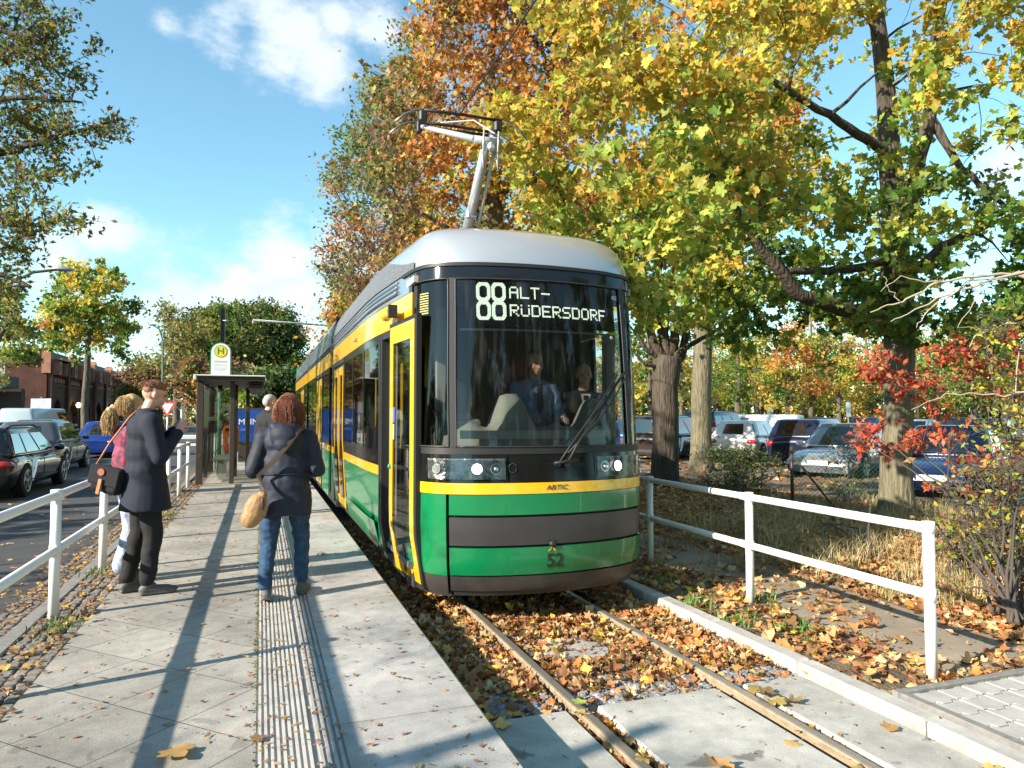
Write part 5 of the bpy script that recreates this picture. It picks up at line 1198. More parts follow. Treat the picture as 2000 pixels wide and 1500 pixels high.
# 5. oak branches at the upper left --------------------------------------------
D6 = 10.0
p0 = ap(-420, 812, D6+1)
tk = [(p0.x, p0.y, 0, .34)]+[(*pix(px, py, D6+1), r) for px, py, r in ((-420, 600, .30), (-400, 350, .26), (-380, 100, .2), (-360, -200, .15))]
lim = [[(*pix(px, py, D6+dd), r) for px, py, dd, r in L] for L in (
    ((-400, 430, 1, .14), (-200, 360, .6, .09), (0, 300, .3, .055), (120, 265, 0, .035), (240, 232, 0, .015)), ((-390, 200, 1, .13), (-180, 120, .5, .08), (0, 60, 0, .05), (110, 95, 0, .03)),
    ((-400, 500, 1, .12), (-180, 480, .5, .08), (0, 430, .2, .04), (90, 440, 0, .02)), ((-400, 560, 1, .12), (-200, 560, .5, .07), (-20, 530, .2, .04), (60, 560, 0, .02)), ((-390, 300, 1, .10), (-150, 200, .3, .06), (40, 190, 0, .035), (160, 200, 0, .015)))]
def shapeK(px, py):
    hx = interp(py, [-60, 0, 30, 80, 120, 160, 200, 225, 250, 265, 300, 330, 370, 400, 430, 460, 500, 540, 590], [170, 160, 150, 95, 150, 170, 125, 110, 265, 150, 125, 140, 165, 110, 170, 90, 60, 100, 20])
    return px < hx-8 and not (px > 130 and 262 < py < 320)
cl = pxclumps(170, [(-140, -80, 40, 590, 1), (20, -60, 260, 590, 1.5)], D6-.8, D6+1.2, lambda a, c: 'oak', (.20, .38), shapeK)
cl += pxclumps(16, [(40, 0, 265, 580, 1)], D6-.3, D6+.5, lambda a, c: rnd.choice(('olive', 'brown')), (.14, .24), shapeK)
cl += [(*pix(px, py, D6), .16, 'oak', 1.6) for px, py in ((240, 232), (215, 240), (190, 255), (165, 262), (185, 80), (178, 105), (160, 430), (188, 315), (150, 340))]
cl += pxclumps(14, [(-900, -700, -300, 100, 1)], D6-2, D6+4, lambda a, c: 'oak', (.5, .9))
tree('dark oak whose leafy branches hang in at the upper left', (p0.x, p0.y, 0), tk, cl, lim, M_barkd, ls=.055, shape='oak', per=210, group='trees on the left', tw_n=5, spread=.7)
# 6. street tree, yellow and green ---------------------------------------------
D7 = 31
b = gp(168, 880, .05); tb_ = ap(168, 812, D7)
tk = [(tb_.x, tb_.y, .05, .19)]+[(*pix(px, py, D7), r) for px, py, r in ((166, 800, .15), (170, 730, .13), (172, 680, .12), (176, 610, .08), (178, 540, .04))]
def palS(px, py): return rnd.choices(('yellow', 'green', 'lime', 'orange'), (2.6, 2.6, 2.2, .2) if py < 625 else (1.2, 4, 1, .2))[0]
cl = pxclumps(130, [(95, 530, 250, 690, 1), (75, 590, 268, 650, .8), (120, 515, 220, 545, .8)], D7-1.8, D7+1.8, palS, (.35, .62), lambda a, c: not (c > 660 and (a < 110 or a > 245)))
tree('young street tree with yellow and green crown by the brick station', (tb_.x, tb_.y, .05), tk, cl, (), M_bark, ls=.105, shape='maple2', per=75, group='trees on the left')
D8 = 36
tb_ = ap(-30, 812, D8); tk = [(tb_.x, tb_.y, .05, .22)]+[(*pix(px, py, D8), r) for px, py, r in ((-28, 750, .18), (-10, 680, .13), (20, 620, .06))]
cl = pxclumps(50, [(-90, 600, 95, 750, 1), (-60, 570, 60, 620, 1)], D8-2, D8+2, lambda a, c: rnd.choice(('green', 'olive', 'lime', 'olive')), (.5, .8), lambda a, c: c < 735-(a-20)*.6 or a < 20)
tree('loose olive green tree at the left edge above the station roof', (tb_.x, tb_.y, .05), tk, cl, (), M_bark, ls=.12, shape='dia', per=85, group='trees on the left')
# 7. the round group of trees in the middle distance ---------------------------
for (lb, px, d, els, pal, n, per) in (
    ('large round olive green tree in the middle distance behind the stop sign', 470, 74, [(430, 690, 90, 105), (470, 650, 75, 70)], ('olive', 'green', 'green', 'dgreen'), 120, 75),
    ('dark green rounded tree between stop sign and tram', 545, 68, [(545, 700, 62, 95), (520, 660, 50, 50)], ('dgreen', 'dgreen', 'green', 'dgreen', 'olive'), 120, 80),
    ('twiggy half bare tree behind the man\'s head', 345, 64, [(345, 670, 55, 75)], ('olive', 'olive', 'olive'), 40, 18),
    ('russet shrubby tree behind the glass shelter', 395, 52, [(390, 745, 50, 40), (440, 750, 40, 35)], ('brown', 'brown', 'olive', 'orange'), 60, 60),
    ('low dark trees closing the road end', 290, 84, [(290, 740, 60, 40)], ('brown', 'olive'), 40, 36),
    ('green and yellow bushes under the dark tree by the advert board', 520, 50, [(520, 770, 70, 38)], ('dgreen', 'green', 'lime', 'dgreen'), 60, 70)):
    tb_ = ap(px, 812, d); cl = []; S_ = d/F_PX
    for i in range(n):
        e = rnd.choice(els); v = V(rnd.gauss(0, 1), rnd.gauss(0, 1), rnd.gauss(0, 1)).normalized()*rnd.random()**.35
        x, y, z = pix(e[0]+v.x*e[2], e[1]+v.z*e[3], d+v.y*e[2]*S_); cl.append((x, y, max(z, .8), rnd.uniform(.9, 1.5)*d/60, rnd.choice(pal), 1))
    e = els[0]; top = ap(e[0], e[1]-e[3]*.3, d); mid = ap(px, e[1]+e[3]*.5, d)
    tree(lb, (tb_.x, tb_.y, 0), [(tb_.x, tb_.y, 0, .3), (mid.x, mid.y, max(mid.z, 1.4), .24), (top.x, top.y, top.z, .1)], cl, (), M_bark, ls=.17, shape='dia', per=per, group='trees on the left', tw_n=8)
# 8. woodland behind the car park: separate trees, then one far mass -----------
fw = [(1585, 46, 'orange', .17, 'thin tree with golden crown standing in the car park'), (1540, 52, 'yellow', .35, 'stout leaning trunk under golden leaves behind the white van'), (1270, 40, 'green', .16, 'green tree right behind the tram\'s right edge'),
      (1440, 60, 'green', .3, 'dark trunk with green crown left of the far signs'), (1395, 70, 'yellow', .2, 'slim tree with yellow leaves between the two nearest trunks'), (1640, 64, 'lime', .25, 'light green tree left of the big maple trunk'),
      (1700, 56, 'yellow', .25, 'yellow tree close left of the big maple trunk'), (1830, 60, 'lime', .3, 'pale green tree right of the big maple trunk'), (1900, 50, 'olive', .25, 'olive tree above the red leaves'),
      (1985, 58, 'yellow', .25, 'yellow green tree at the right edge of the wood'), (1480, 78, 'orange', .25, 'far orange tree over the white van'), (1330, 74, 'lime', .25, 'far light green tree behind the pollarded trunk'),
      (1760, 80, 'green', .3, 'far green tree hidden behind the maple trunk'), (1225, 62, 'yellow', .3, 'yellow tree seen over the tram\'s right shoulder')]
for (px, d, pal, tr_, lb) in fw:
    tb_ = ap(px, 812, d); Hh = rnd.uniform(9, 12); w = rnd.uniform(2.6, 3.6); c0 = V(tb_.x, tb_.y, 0)
    cl = blobclumps(62, [(c0.x, c0.y, Hh*.58, w, w, Hh*.38)], lambda p, v: rnd.choices((pal, 'lime', 'yellow', 'green', 'olive'), (4, .8, 1, 1, .8))[0], (.6, 1.05))
    tree(lb, (tb_.x, tb_.y, 0), [(tb_.x, tb_.y, 0, tr_), (tb_.x+rnd.uniform(-.2, .2), tb_.y, Hh*.45, tr_*.7), (tb_.x+rnd.uniform(-.5, .5), tb_.y, Hh*.85, tr_*.25)], cl, (), M_bark, ls=.13, shape='dia', per=42, group='trees behind the car park', tw_n=5)
# far wood: one mass of leaves with a ragged top and many thin stems
n = 52000; P = []; C_ = []
ux = rng.random(n); 
for i in range(n):
    px = 1130+ux[i]*1100; d = rnd.uniform(84, 108); r_ = ray(px, 812); q = CAMP+r_*d
    top = 9+4*mnoise.noise(V(px*.006, 1, 0))+2*mnoise.noise(V(px*.03, 4, d*.05)); z = rnd.random()**.8*top
    if mnoise.noise(V(px*.02, z*.5, d*.1)) < -.22: z *= .5
    P.append((q.x, q.y, z)); k = mnoise.noise(V(px*.008, z*.15, 7))+rnd.gauss(0, .2)
    C_.append(PAL['orange' if k > .32 else ('yellow' if k > .16 else ('lime' if k > 0 else ('green' if k > -.22 else 'dgreen')))][0][rnd.randrange(3)])
leaf_mesh('far_wood', P, .28*(.6+.8*rng.random(n)), np.array(C_)*.8, M_leaf, 'dia', kind='stuff', label='far autumn wood closing the view behind the car park', cat='wood')
mb = MB()
for i in range(90):
    px = rnd.uniform(1150, 2200); d = rnd.uniform(76, 104); q = CAMP+ray(px, 812)*d; mb.tube([(q.x, q.y, 0), (q.x+rnd.uniform(-.3, .3), q.y, 9)], [rnd.uniform(.1, .22), .06], 6)
mb.build('far_wood_stems', M_barkd, kind='stuff', label='thin stems of the far wood', cat='wood')
n = 16000; P = []; C_ = []
for i in range(n):
    px = rnd.uniform(-900, 640); d = rnd.uniform(120, 150); q = CAMP+ray(px, 812)*d; top = 5+2.5*mnoise.noise(V(px*.01, 2, 0)); P.append((q.x, q.y, rnd.random()*top)); C_.append(PAL[rnd.choice(('brown', 'olive', 'dgreen'))][0][rnd.randrange(3)])
leaf_mesh('far_hedge', P, .40*(.6+.8*rng.random(n)), np.array(C_), M_leaf, 'dia', kind='stuff', label='far belt of brown and green bushes along the left horizon', cat='hedge')
# shade on the road: an unseen row of low trees, added left of it
for i, (x, y, h, w) in enumerate(((-11.5, -4, 5, 2.2), (-11.5, 1, 4.4, 2.4), (-12, 6, 4.6, 2.6), (-11.5, 11, 4.6, 2.6), (-12, 16, 4.6, 2.6), (-12.5, 21, 4.6, 2.6), (-13.2, 26, 4.4, 2.6))):
    cl = blobclumps(60, [(x, y, h*.52, w*.8, w*1.1, h*.42)], lambda p, v: 'oak', (.5, .8))
    tree('garden tree number %d' % i if 0 else 'low dense garden tree in the row left of the road', (x, y, 0), [(x, y, 0, .14), (x, y, h*.6, .08)], cl, (), M_barkd, ls=.13, shape='dia', per=80, group='garden trees left of the road', twig=False)
# a slim tree whose stem and branches throw the narrow shadows at the lower edge
x, y = -7.2, 1.2
tree('bare slim tree left of the camera', (x, y, 0), [(x, y, 0, .12), (x, y+.1, 2, .10), (x+.2, y-.1, 4.5, .06)], [(x+rnd.uniform(-1, 1.2), y+rnd.uniform(-1.5, 3.5), rnd.uniform(2.4, 5.2), .5, 'brown', .3) for i in range(16)], (), M_barkd, ls=.06, shape='oval', per=16, group='garden trees left of the road')

for i, (x, y, h, w, pal) in enumerate(((-3, -17, 15, 4.2, 'olive'), (4, -18, 16, 4.6, 'green'), (11, -16, 15, 4.6, 'yellow'), (17, -11, 14, 4.4, 'olive'), (22, -4, 14, 4.6, 'lime'), (8, -25, 14, 5, 'green'), (-9, -24, 12, 4, 'olive'))):  # unseen trees, added so the tram's glass and black bands reflect darker
    cl = blobclumps(70, [(x, y, h*.55, w, w, h*.42)], lambda p, v: rnd.choice((pal, 'olive', 'green')), (.8, 1.3))
    tree('leafy tree standing behind the photographer', (x, y, 0), [(x, y, 0, .25), (x, y, h*.7, .1)], cl, (), M_barkd, ls=.2, shape='dia', per=60, group='trees behind the photographer', twig=False)
# ------------------------------------------------------------ brick station and surroundings, left background
M_brick = patterned('red_brick', (.17, .062, .038), 'run', (.5, .16), joint=(.09, .05, .04), var=.5, mort=.02, rough=.9)
M_brickl = mk('light_brick', (.42, .19, .12), .9, var=(2, .25)); M_roof = mk('dark_roof', (.065, .035, .03), .8, var=(1.5, .3))
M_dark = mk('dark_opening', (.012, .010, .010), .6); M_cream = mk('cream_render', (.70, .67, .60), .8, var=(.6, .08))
st = empty('brick_station', (-18, 74, 0), label='long dark brick station building with pointed arches, little gables and two lit lamps', cat='building')
NB, BW = 8, 6.0
mb = MB()
for i in range(NB):
    y0 = i*BW; hw_ = 1.9; sp = 1.7
    arc = [(hw_, 0), (hw_, sp)]+[(hw_-k*.19, sp+1.55*math.sin(k/10*math.pi/2)) for k in range(1, 10)]+[(0, sp+1.62)]
    poly = [(-BW/2, 0), (-BW/2, 4.4), (BW/2, 4.4), (BW/2, 0)]+arc+[(-a, b) for a, b in arc[:-1]][::-1]
    mb.prism(poly, lambda a, b: V(0, y0+BW/2+a, b), lambda a, b: V(-.5, y0+BW/2+a, b))
    mb.box((.12, y0, 3.4), (.3, .55, 6.8)); 
mb.box((-.22, NB*BW/2, 4.55), (.55, NB*BW, .3)); mb.box((-.3, NB*BW/2, 5.0), (.35, NB*BW, .7)); mb.box((-.25, NB*BW/2, 6.9), (.3, NB*BW, .25))
mb.box((-1.7, -.15, 3.5), (3.2, .4, 7.0)); mb.box((-1.5, -.3, 7.2), (1.2, .5, 1.6)); mb.build('wall', M_brick, st)
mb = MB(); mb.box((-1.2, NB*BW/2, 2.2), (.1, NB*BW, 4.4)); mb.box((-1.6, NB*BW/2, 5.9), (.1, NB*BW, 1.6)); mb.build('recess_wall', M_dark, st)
for i in range(NB):
    y0 = i*BW
    for k in range(5): MB().box((.02, y0+1.1+k*.95, 4.98), (.06, .42, .34)).build('relief', M_brickl, st)
    for q in (0, .5):
        h_ = 1.25 if (i+q) % 1.5 else 1.9; yy_ = y0+q*BW; tp_ = [(-.5, 0), (.5, 0), (.5, h_), (0, h_+.45), (-.5, h_)] if h_ > 1.5 else [(-.5, 0), (.5, 0), (.5, h_), (-.5, h_)]
        t_ = MB().prism(tp_, lambda a, b: V(.2, yy_+a, 5.55+b), lambda a, b: V(-.5, yy_+a, 5.55+b)).build('turret', M_brickl, st); MB().box((.21, yy_, 6.2), (.05, .2, .5)).build('slit', M_dark, t_)
for i, y in enumerate((8.8, 26.0)):
    mb = MB(); mb.ell((.5, y, 2.8), (.22, .22, .26)); mb.build('wall_lamp', mk('lamp_warm', (.9, .8, .5), .4, emis=(1, .78, .35), es=5), st)
mb = MB(); mb.prism([(-.2, 6.95), (-2.4, 8.3), (-3.4, 6.9)], lambda a, b: V(a, 1.5, b), lambda a, b: V(a, NB*BW, b)); mb.build('roof', M_roof, st)
mb = MB(); mb.box((-.7, 7.0, 6.4), (1.2, 7, 1.1)); d_ = mb.build('dormer', M_dark, st); mb = MB(); mb.box((-.6, 7.0, 7.05), (1.7, 7.6, .16)); mb.build('dormer_roof', mk('dormer_ochre', (.34, .27, .10), .7), d_)
br_ = empty('rail_bridge', (-30, 66, 0), label='dark steel rail bridge deck with railing at the far left', cat='bridge')
mb = MB(); mb.box((0, 0, 4.35), (23, 3, .9)); mb.box((0, -1.45, 4.9), (23, .1, .1)); mb.build('deck', mk('bridge_steel', (.03, .035, .045), .6, var=(.4, .3)), br_)
for i in range(24): MB().box((-11.4+i*.98, -1.45, 5.0), (.12, .1, .35)).build('railing_post', M_galv, br_)
mb = MB(); mb.box((0, 2.6, 2.0), (23, 1, 3.9)); mb.build('underdeck_wall', mk('underdeck_dark', (.05, .035, .03), .9, var=(.7, .3)), br_)  # near-black wall puts the darkness beneath the deck into its colour
mb = MB(); mb.box((-3, -1.53, 4.2), (2.2, .05, .45)); mb.build('sign_strip', mk('strip_red_white', (.30, .18, .18), .6, var=(4, .6), detail=0), br_)
ch_ = empty('cream_house', (-27, 84, 0), label='cream rendered house showing above the rail bridge', cat='building')
mb = MB(); mb.box((0, 0, 4), (9, 8, 8)); mb.build('wall', M_cream, ch_); mb = MB(); mb.prism([(-5, 8), (0, 8.8), (5, 8)], lambda a, b: V(a, -4.3, b), lambda a, b: V(a, 4.3, b)); mb.build('roof', mk('grey_roof', (.4, .4, .4), .6), ch_)
for x in (-2.5, 0, 2.5): w_ = MB().box((x, -4.05, 5.6), (1.2, .12, 1.5)).build('window', M_wht, ch_); MB().box((x, -4.14, 5.6), (.95, .06, 1.25)).build('pane', M_dark, w_)
eb = MB(); eb.prism([(-9, 0), (0, 3.3), (6, 0)], lambda a, b: V(-31+a, 60+b*.8, b), lambda a, b: V(-31+a, 64.4, b)); tag(eb.build('embankment', mk('sandy_bank', (.40, .27, .18), .9, var=(1.5, .2))), kind='structure')

# ------------------------------------------------------------ wire fence, shrubs, dry grass, right side
fe = empty('wire_fence', (0, 0, 0), label='green chain link fence with posts before the parked cars', cat='fence')
A = gp(1548, 992, .12); Bp = gp(1900, 1000, .12); dirf = (Bp-A).normalized(); A.z = .12; Lf = 13.0; Hf = .98
fe.location = A; up = V(0, 0, 1)
mb = MB(); st_ = .075
def fseg(s0, z0, s1, z1): mb.tube([dirf*s0+up*z0, dirf*s1+up*z1], .0032, 3, cap=False, smooth=False)
k = -Hf
while k < Lf:
    for sg in (1, -1):
        a, b = (k, k+Hf)
        if sg > 0: s0, z0, s1, z1 = a, 0, b, Hf
        else: s0, z0, s1, z1 = a, Hf, b, 0
        if s0 < 0: z0 = z0+(z1-z0)*(-s0/(s1-s0)); s0 = 0
        if s1 > Lf: z1 = z0+(z1-z0)*((Lf-s0)/(s1-s0)); s1 = Lf
        if s1 > s0: fseg(s0, z0, s1, z1)
    k += st_
mb.build('mesh', mk('fence_wire', (.03, .09, .06), .5), fe)
for z in (.05, Hf): mb = MB(); mb.tube([up*z, dirf*Lf+up*z], .005, 4); mb.build('tension_wire', mk('fence_wire', (0, 0, 0)), fe)
for s in (0, 1.55, 3.65, 5.9, 8.2, 10.5, 12.9): MB().tube([dirf*s-up*.1, dirf*s+up*(Hf+.08)], .028, 10).build('post', M_gpole if s > 1 else M_brown, fe)
MB().tube([up*(Hf-.05), dirf*.55+V(0, -.3, -.05)], .018, 8).build('brace', M_brown, fe)

def shrub(label, px, py, z, clumps, n_stem=7, leaf=.03, shape='oval', per=60, bark=None, cat='shrub', group='shrubs on the verge', tops=None, tw_n=6, spread=.7):
    b = gp(px, py, z); o_cl = clumps
    mid = V(sum(c[0] for c in clumps)/len(clumps), sum(c[1] for c in clumps)/len(clumps), 0)
    lim = []
    for k in range(n_stem):
        c = clumps[rnd.randrange(len(clumps))]; e = V(*c[:3]); m = V(b.x, b.y, z).lerp(e, .5)+V(rnd.uniform(-.15, .15), rnd.uniform(-.15, .15), .15)
        lim.append([(b.x+rnd.uniform(-.15, .15), b.y+rnd.uniform(-.15, .15), z-.03, .014), (*m, .009), (*e, .004)])
    return tree(label, (b.x, b.y, z), [(b.x, b.y, z-.05, .02), (b.x, b.y+.02, z+.3, .012), (b.x+.03, b.y, z+.6, .006)], clumps, lim, bark or M_twig, ls=leaf, shape=shape, per=per, group=group, name='shrub', cat=cat, tw_n=tw_n, spread=spread)
dA = 8.2
redpts = [(1700, 725), (1730, 700), (1770, 770), (1820, 690), (1850, 700), (1880, 680), (1905, 720), (1930, 700), (1960, 660), (1985, 680), (1990, 720), (1860, 740), (1800, 745), (1760, 755), (1745, 690), (1795, 870), (1830, 850), (1860, 860), (1890, 850), (1700, 845), (1680, 860), (1730, 880), (1770, 865), (1825, 795), (1835, 810), (1940, 760), (1975, 780), (1920, 930), (1900, 900), (1870, 900), (1945, 900), (1970, 950), (1990, 880), (1880, 960), (1960, 1000), (1820, 955), (1690, 735)]
shrub('oak sapling with bright red leaves reaching in front of the maple trunk', 1985, 1120, .14, [(*pix(x+rnd.uniform(-8, 8), y+rnd.uniform(-8, 8), dA+rnd.uniform(-.3, .3)), rnd.uniform(.12, .22), 'red', 1) for x, y in redpts for _ in range(rnd.choice((1, 1, 2)))], 10, .066, 'oak', 230, tw_n=4, spread=.8)
shrub('tangled shrub of thin twigs with sparse yellow and green leaves at the right edge', 1975, 1200, .12, [(*pix(rnd.uniform(1840, 2080), rnd.uniform(880, 1180), rnd.uniform(6.3, 7.6)), rnd.uniform(.16, .3), rnd.choice(('yellow', 'lime', 'lime', 'red', 'olive')), .5) for _ in range(80)], 22, .034, 'oval', 150, tw_n=10)
shrub('upper yellow leaved sprays of a tall shrub at the right edge', 2060, 1060, .14, [(*pix(rnd.uniform(1915, 2090), rnd.uniform(620, 950), rnd.uniform(7, 8.2)), rnd.uniform(.16, .3), rnd.choice(('yellow', 'lime', 'lime')), .5) for _ in range(60)], 12, .036, 'oval', 170, tw_n=8)
shrub('dense dark evergreen bush left of the fence end post', 1440, 985, .12, [(*pix(1440+rnd.gauss(0, 42), rnd.uniform(880, 975), rnd.uniform(14.2, 16)), rnd.uniform(.2, .32), 'dgreen' if rnd.random() < .93 else 'olive', 1.3) for _ in range(60)], 8, .03, 'dia', 330)
shrub('pale green bush inside the wire fence before the silver saloon', 1650, 985, .12, [(*pix(rnd.uniform(1615, 1700), rnd.uniform(880, 965), rnd.uniform(13.6, 14.6)), rnd.uniform(.16, .28), rnd.choice(('lime', 'olive')), .45) for _ in range(26)], 8, .035, 'oval', 150)
shrub('low bramble with small green leaves at the foot of the big maple', 1700, 1085, .12, [(*pix(rnd.uniform(1600, 1820), rnd.uniform(1010, 1085), rnd.uniform(9.5, 11)), rnd.uniform(.14, .25), rnd.choice(('lime', 'olive', 'brown')), .4) for _ in range(34)], 12, .03, 'oval', 120)
shrub('low yellow leaved bramble beside the railing end post', 1880, 1120, .12, [(*pix(rnd.uniform(1800, 1990), rnd.uniform(1000, 1110), rnd.uniform(7, 8)), rnd.uniform(.14, .25), rnd.choice(('yellow', 'lime', 'olive')), .5) for _ in range(50)], 12, .042, 'maple2', 110)
# bare pale branches crossing the trunk from the right
d_ = 7.4; bp_ = gp(2110, 1150, .12)
lim = [[(*pix(px, py, d_), r) for px, py, r in L] for L in (
    ((2100, 560, .022), (1960, 535, .016), (1830, 550, .012), (1760, 590, .009), (1700, 610, .005)), ((2100, 500, .018), (1900, 560, .012), (1790, 600, .007), (1740, 628, .004)), ((1900, 545, .010), (1820, 600, .007), (1790, 640, .004)),
    ((2100, 620, .014), (1990, 530, .010), (1920, 560, .006), (1870, 640, .003)), ((2100, 760, .014), (1960, 772, .010), (1850, 768, .006), (1780, 800, .003)), ((1840, 552, .007), (1760, 540, .005), (1720, 570, .003)), ((1760, 590, .006), (1735, 560, .004), (1725, 540, .003)))]
tree('bare pale branches reaching across the maple trunk from the right', (bp_.x, bp_.y, .1), [(bp_.x, bp_.y, .1, .04), (*pix(2110, 800, d_), .035), (*pix(2100, 540, d_), .02)], [(*pix(rnd.uniform(1880, 2080), rnd.uniform(500, 700), d_), .2, 'yellow', .1) for _ in range(10)], lim, mk('pale_bark', (.36, .31, .24), .85), ls=.03, shape='oval', per=30, group='shrubs on the verge')
# dry grass
def blades(n, fn, h0, h1, cols, name, label, w=.004, lean=.45):
    V_ = np.zeros((n, 5, 3)); C_ = palette(n, cols, None, .16); c = 0
    while c < n:
        x, y = fn()
        if x is None: continue
        z = hverge(x, y) if x > 3.6 else .0; h = rnd.uniform(h0, h1); a = rnd.uniform(0, 6.28); l = rnd.random()*lean*h; dx, dy = math.cos(a), math.sin(a); sx, sy = -dy*w, dx*w
        V_[c] = [(x-sx, y-sy, z), (x+sx, y+sy, z), (x+dx*l*.4+sx*.8, y+dy*l*.4+sy*.8, z+h*.55), (x+dx*l*.4-sx*.8, y+dy*l*.4-sy*.8, z+h*.55), (x+dx*l, y+dy*l, z+h*(.95 if lean < .6 else .8))]; c += 1
    me = bpy.data.meshes.new(name); base = np.arange(n)*5
    f = []
    for b_ in base: f += [(b_, b_+1, b_+2, b_+3), (b_+3, b_+2, b_+4)]
    me.from_pydata(V_.reshape(-1, 3).tolist(), [], [tuple(int(i) for i in q) for q in f]); ca = me.color_attributes.new('col', 'FLOAT_COLOR', 'POINT')
    cc = np.ones((n, 5, 4)); cc[:, :, :3] = np.clip(C_, 0, 1)[:, None]; ca.data.foreach_set('color', cc.reshape(-1)); me.materials.append(M_litter); me.update()
    o = bpy.data.objects.new(name, me); COL.objects.link(o); return tag(o, label=label, cat='grass', kind='stuff')
def f_dry():
    x = rnd.uniform(5.4, 10.5); y = 3.9+6*rnd.random()**1.7
    if x < 5.5+.25*max(0, 5.2-y)+.5*mnoise.noise(V(x*2, y*2, 0)): return None, 0
    if mnoise.noise(V(x*1.3, y*1.3, 2)) < -.05+(.25 if y < 4.6 else 0): return None, 0
    return x, y
blades(9500, f_dry, .10, .42, [(.62, .48, .26), (.52, .38, .18), (.68, .56, .34), (.40, .30, .15), (.35, .36, .12)], 'dry_grass', 'tall dry yellow grass on the verge beyond the railing', .0028, 1.3)
def f_gr2():
    x = rnd.uniform(4.8, 12); y = rnd.uniform(6, 15); return (x, y) if mnoise.noise(V(x*.8, y*.8, 8)) > .12 else (None, 0)
blades(7000, f_gr2, .05, .20, [(.36, .26, .13), (.24, .22, .08), (.30, .20, .10)], 'dry_grass', 'short dry grass tufts under the big maple', .004, .7)  # browner blades carry the shade of this patch in their colour
def f_weed():
    c = rnd.choice(((3.78, 5.0), (4.0, 4.6), (3.75, 5.6), (4.35, 5.45), (3.9, 6.4))); return rnd.gauss(c[0], .09), rnd.gauss(c[1], .1)
blades(500, f_weed, .03, .10, [(.12, .24, .05), (.2, .3, .06)], 'weeds', 'small green weeds between leaves by the white kerb', .007, .9)
def f_w2():
    c = rnd.choice(((-1.35, 5.9), (-1.4, 4.1), (-1.3, 3.5), (-1.45, 7.8), (-1.3, 9.5), (-1.25, 12))); return rnd.gauss(c[0], .07), rnd.gauss(c[1], .15)
o_ = blades(600, f_w2, .02, .07, [(.12, .22, .05), (.22, .26, .07)], 'weeds', 'tufts of green weeds in the mosaic paving at the railing posts', .005, .9); o_.location.z = .215
# ------------------------------------------------------------ people
def organic(name, mb, mat, parent, vox=.010, sm=6, fold=0, fs=6, zs=1.0, seed=0, **k):
    o = mb.build('tmp', mat); m = o.modifiers.new('r', 'REMESH'); m.mode = 'VOXEL'; m.voxel_size = vox
    s = o.modifiers.new('s', 'SMOOTH'); s.iterations = sm; s.factor = .5
    me = bake(o)
    me.polygons.foreach_set('use_smooth', [True]*len(me.polygons))
    if fold:
        nv = len(me.vertices); co = np.empty(nv*3); no = np.empty(nv*3); me.vertices.foreach_get('co', co); me.vertices.foreach_get('normal', no); co = co.reshape(-1, 3); no = no.reshape(-1, 3)
        hh = np.array([mnoise.noise(q)+.5*mnoise.noise(q*2.3) for q in (V(p[0]*fs, p[1]*fs, p[2]*fs*zs+seed) for p in co)])
        me.vertices.foreach_set('co', (co+no*hh[:, None]*fold).ravel()); me.update()
    me.name = name; oo = bpy.data.objects.new(name, me); COL.objects.link(oo)
    if not me.materials: me.materials.append(mat)
    if parent is not None: oo.parent = parent; KIDS.setdefault(parent.name, []).append(oo)
    return tag(oo, **k)
SK = mk('skin', (.62, .36, .26), .5, var=(25, .08)); M_cnavy = mk('navy_wool', (.010, .014, .028), .85, var=(40, .2), bump=(260, .25, .002))
M_cnavy2 = mk('navy_parka', (.010, .015, .031), .7, var=(30, .15), bump=(60, .2, .004)); M_cblk = mk('black_cloth', (.010, .010, .012), .85, var=(30, .2), bump=(120, .2, .003))
M_jean = mk('blue_denim', (.018, .055, .12), .85, var=(14, .4), bump=(200, .3, .002)); M_shoe = mk('grey_shoe', (.085, .085, .09), .6, var=(20, .2))
M_hred = mk('auburn_hair', (.17, .05, .018), .42, var=(30, .55), bump=(70, .9, .012)); M_hbl = mk('blonde_hair', (.50, .33, .14), .5, var=(38, .35), bump=(70, .9, .01)); M_hgy = mk('grey_hair', (.34, .34, .34), .6, var=(60, .3), bump=(90, .8, .006)); M_hgi = mk('ginger_hair', (.20, .075, .03), .6, var=(60, .4), bump=(90, .8, .006))
def head(mb, c, tilt=0, s=1.0):
    """head facing +y, centre c"""
    E = Euler((-tilt, 0, 0)).to_matrix(); P = lambda x, y, z: Vector(c)+E @ (V(x, y, z)*s)
    mb.ell(P(0, -.012, .03), (.075*s, .094*s, .092*s), rot=E); mb.ell(P(0, .028, -.045), (.056*s, .062*s, .068*s), rot=E); mb.ell(P(0, .060, -.085), (.028*s, .024*s, .022*s))
    mb.cap(P(0, .085, .015), P(0, .110, -.025), .011*s, .016*s, 8); mb.ell(P(0, .084, -.058), (.024*s, .012*s, .012*s)); mb.ell(P(0, .078, .035), (.05*s, .015*s, .012*s))
    for sx in (-1, 1): mb.ell(P(sx*.077, -.008, -.005), (.010*s, .020*s, .032*s), rot=E); mb.ell(P(sx*.04, .058, -.03), (.022*s, .02*s, .025*s))
    return P
def eyes(P, parent):
    for sx in (-1, 1): MB().ell(P(sx*.031, .083, .012), (.011, .008, .007)).build('eye', M_rub, parent)
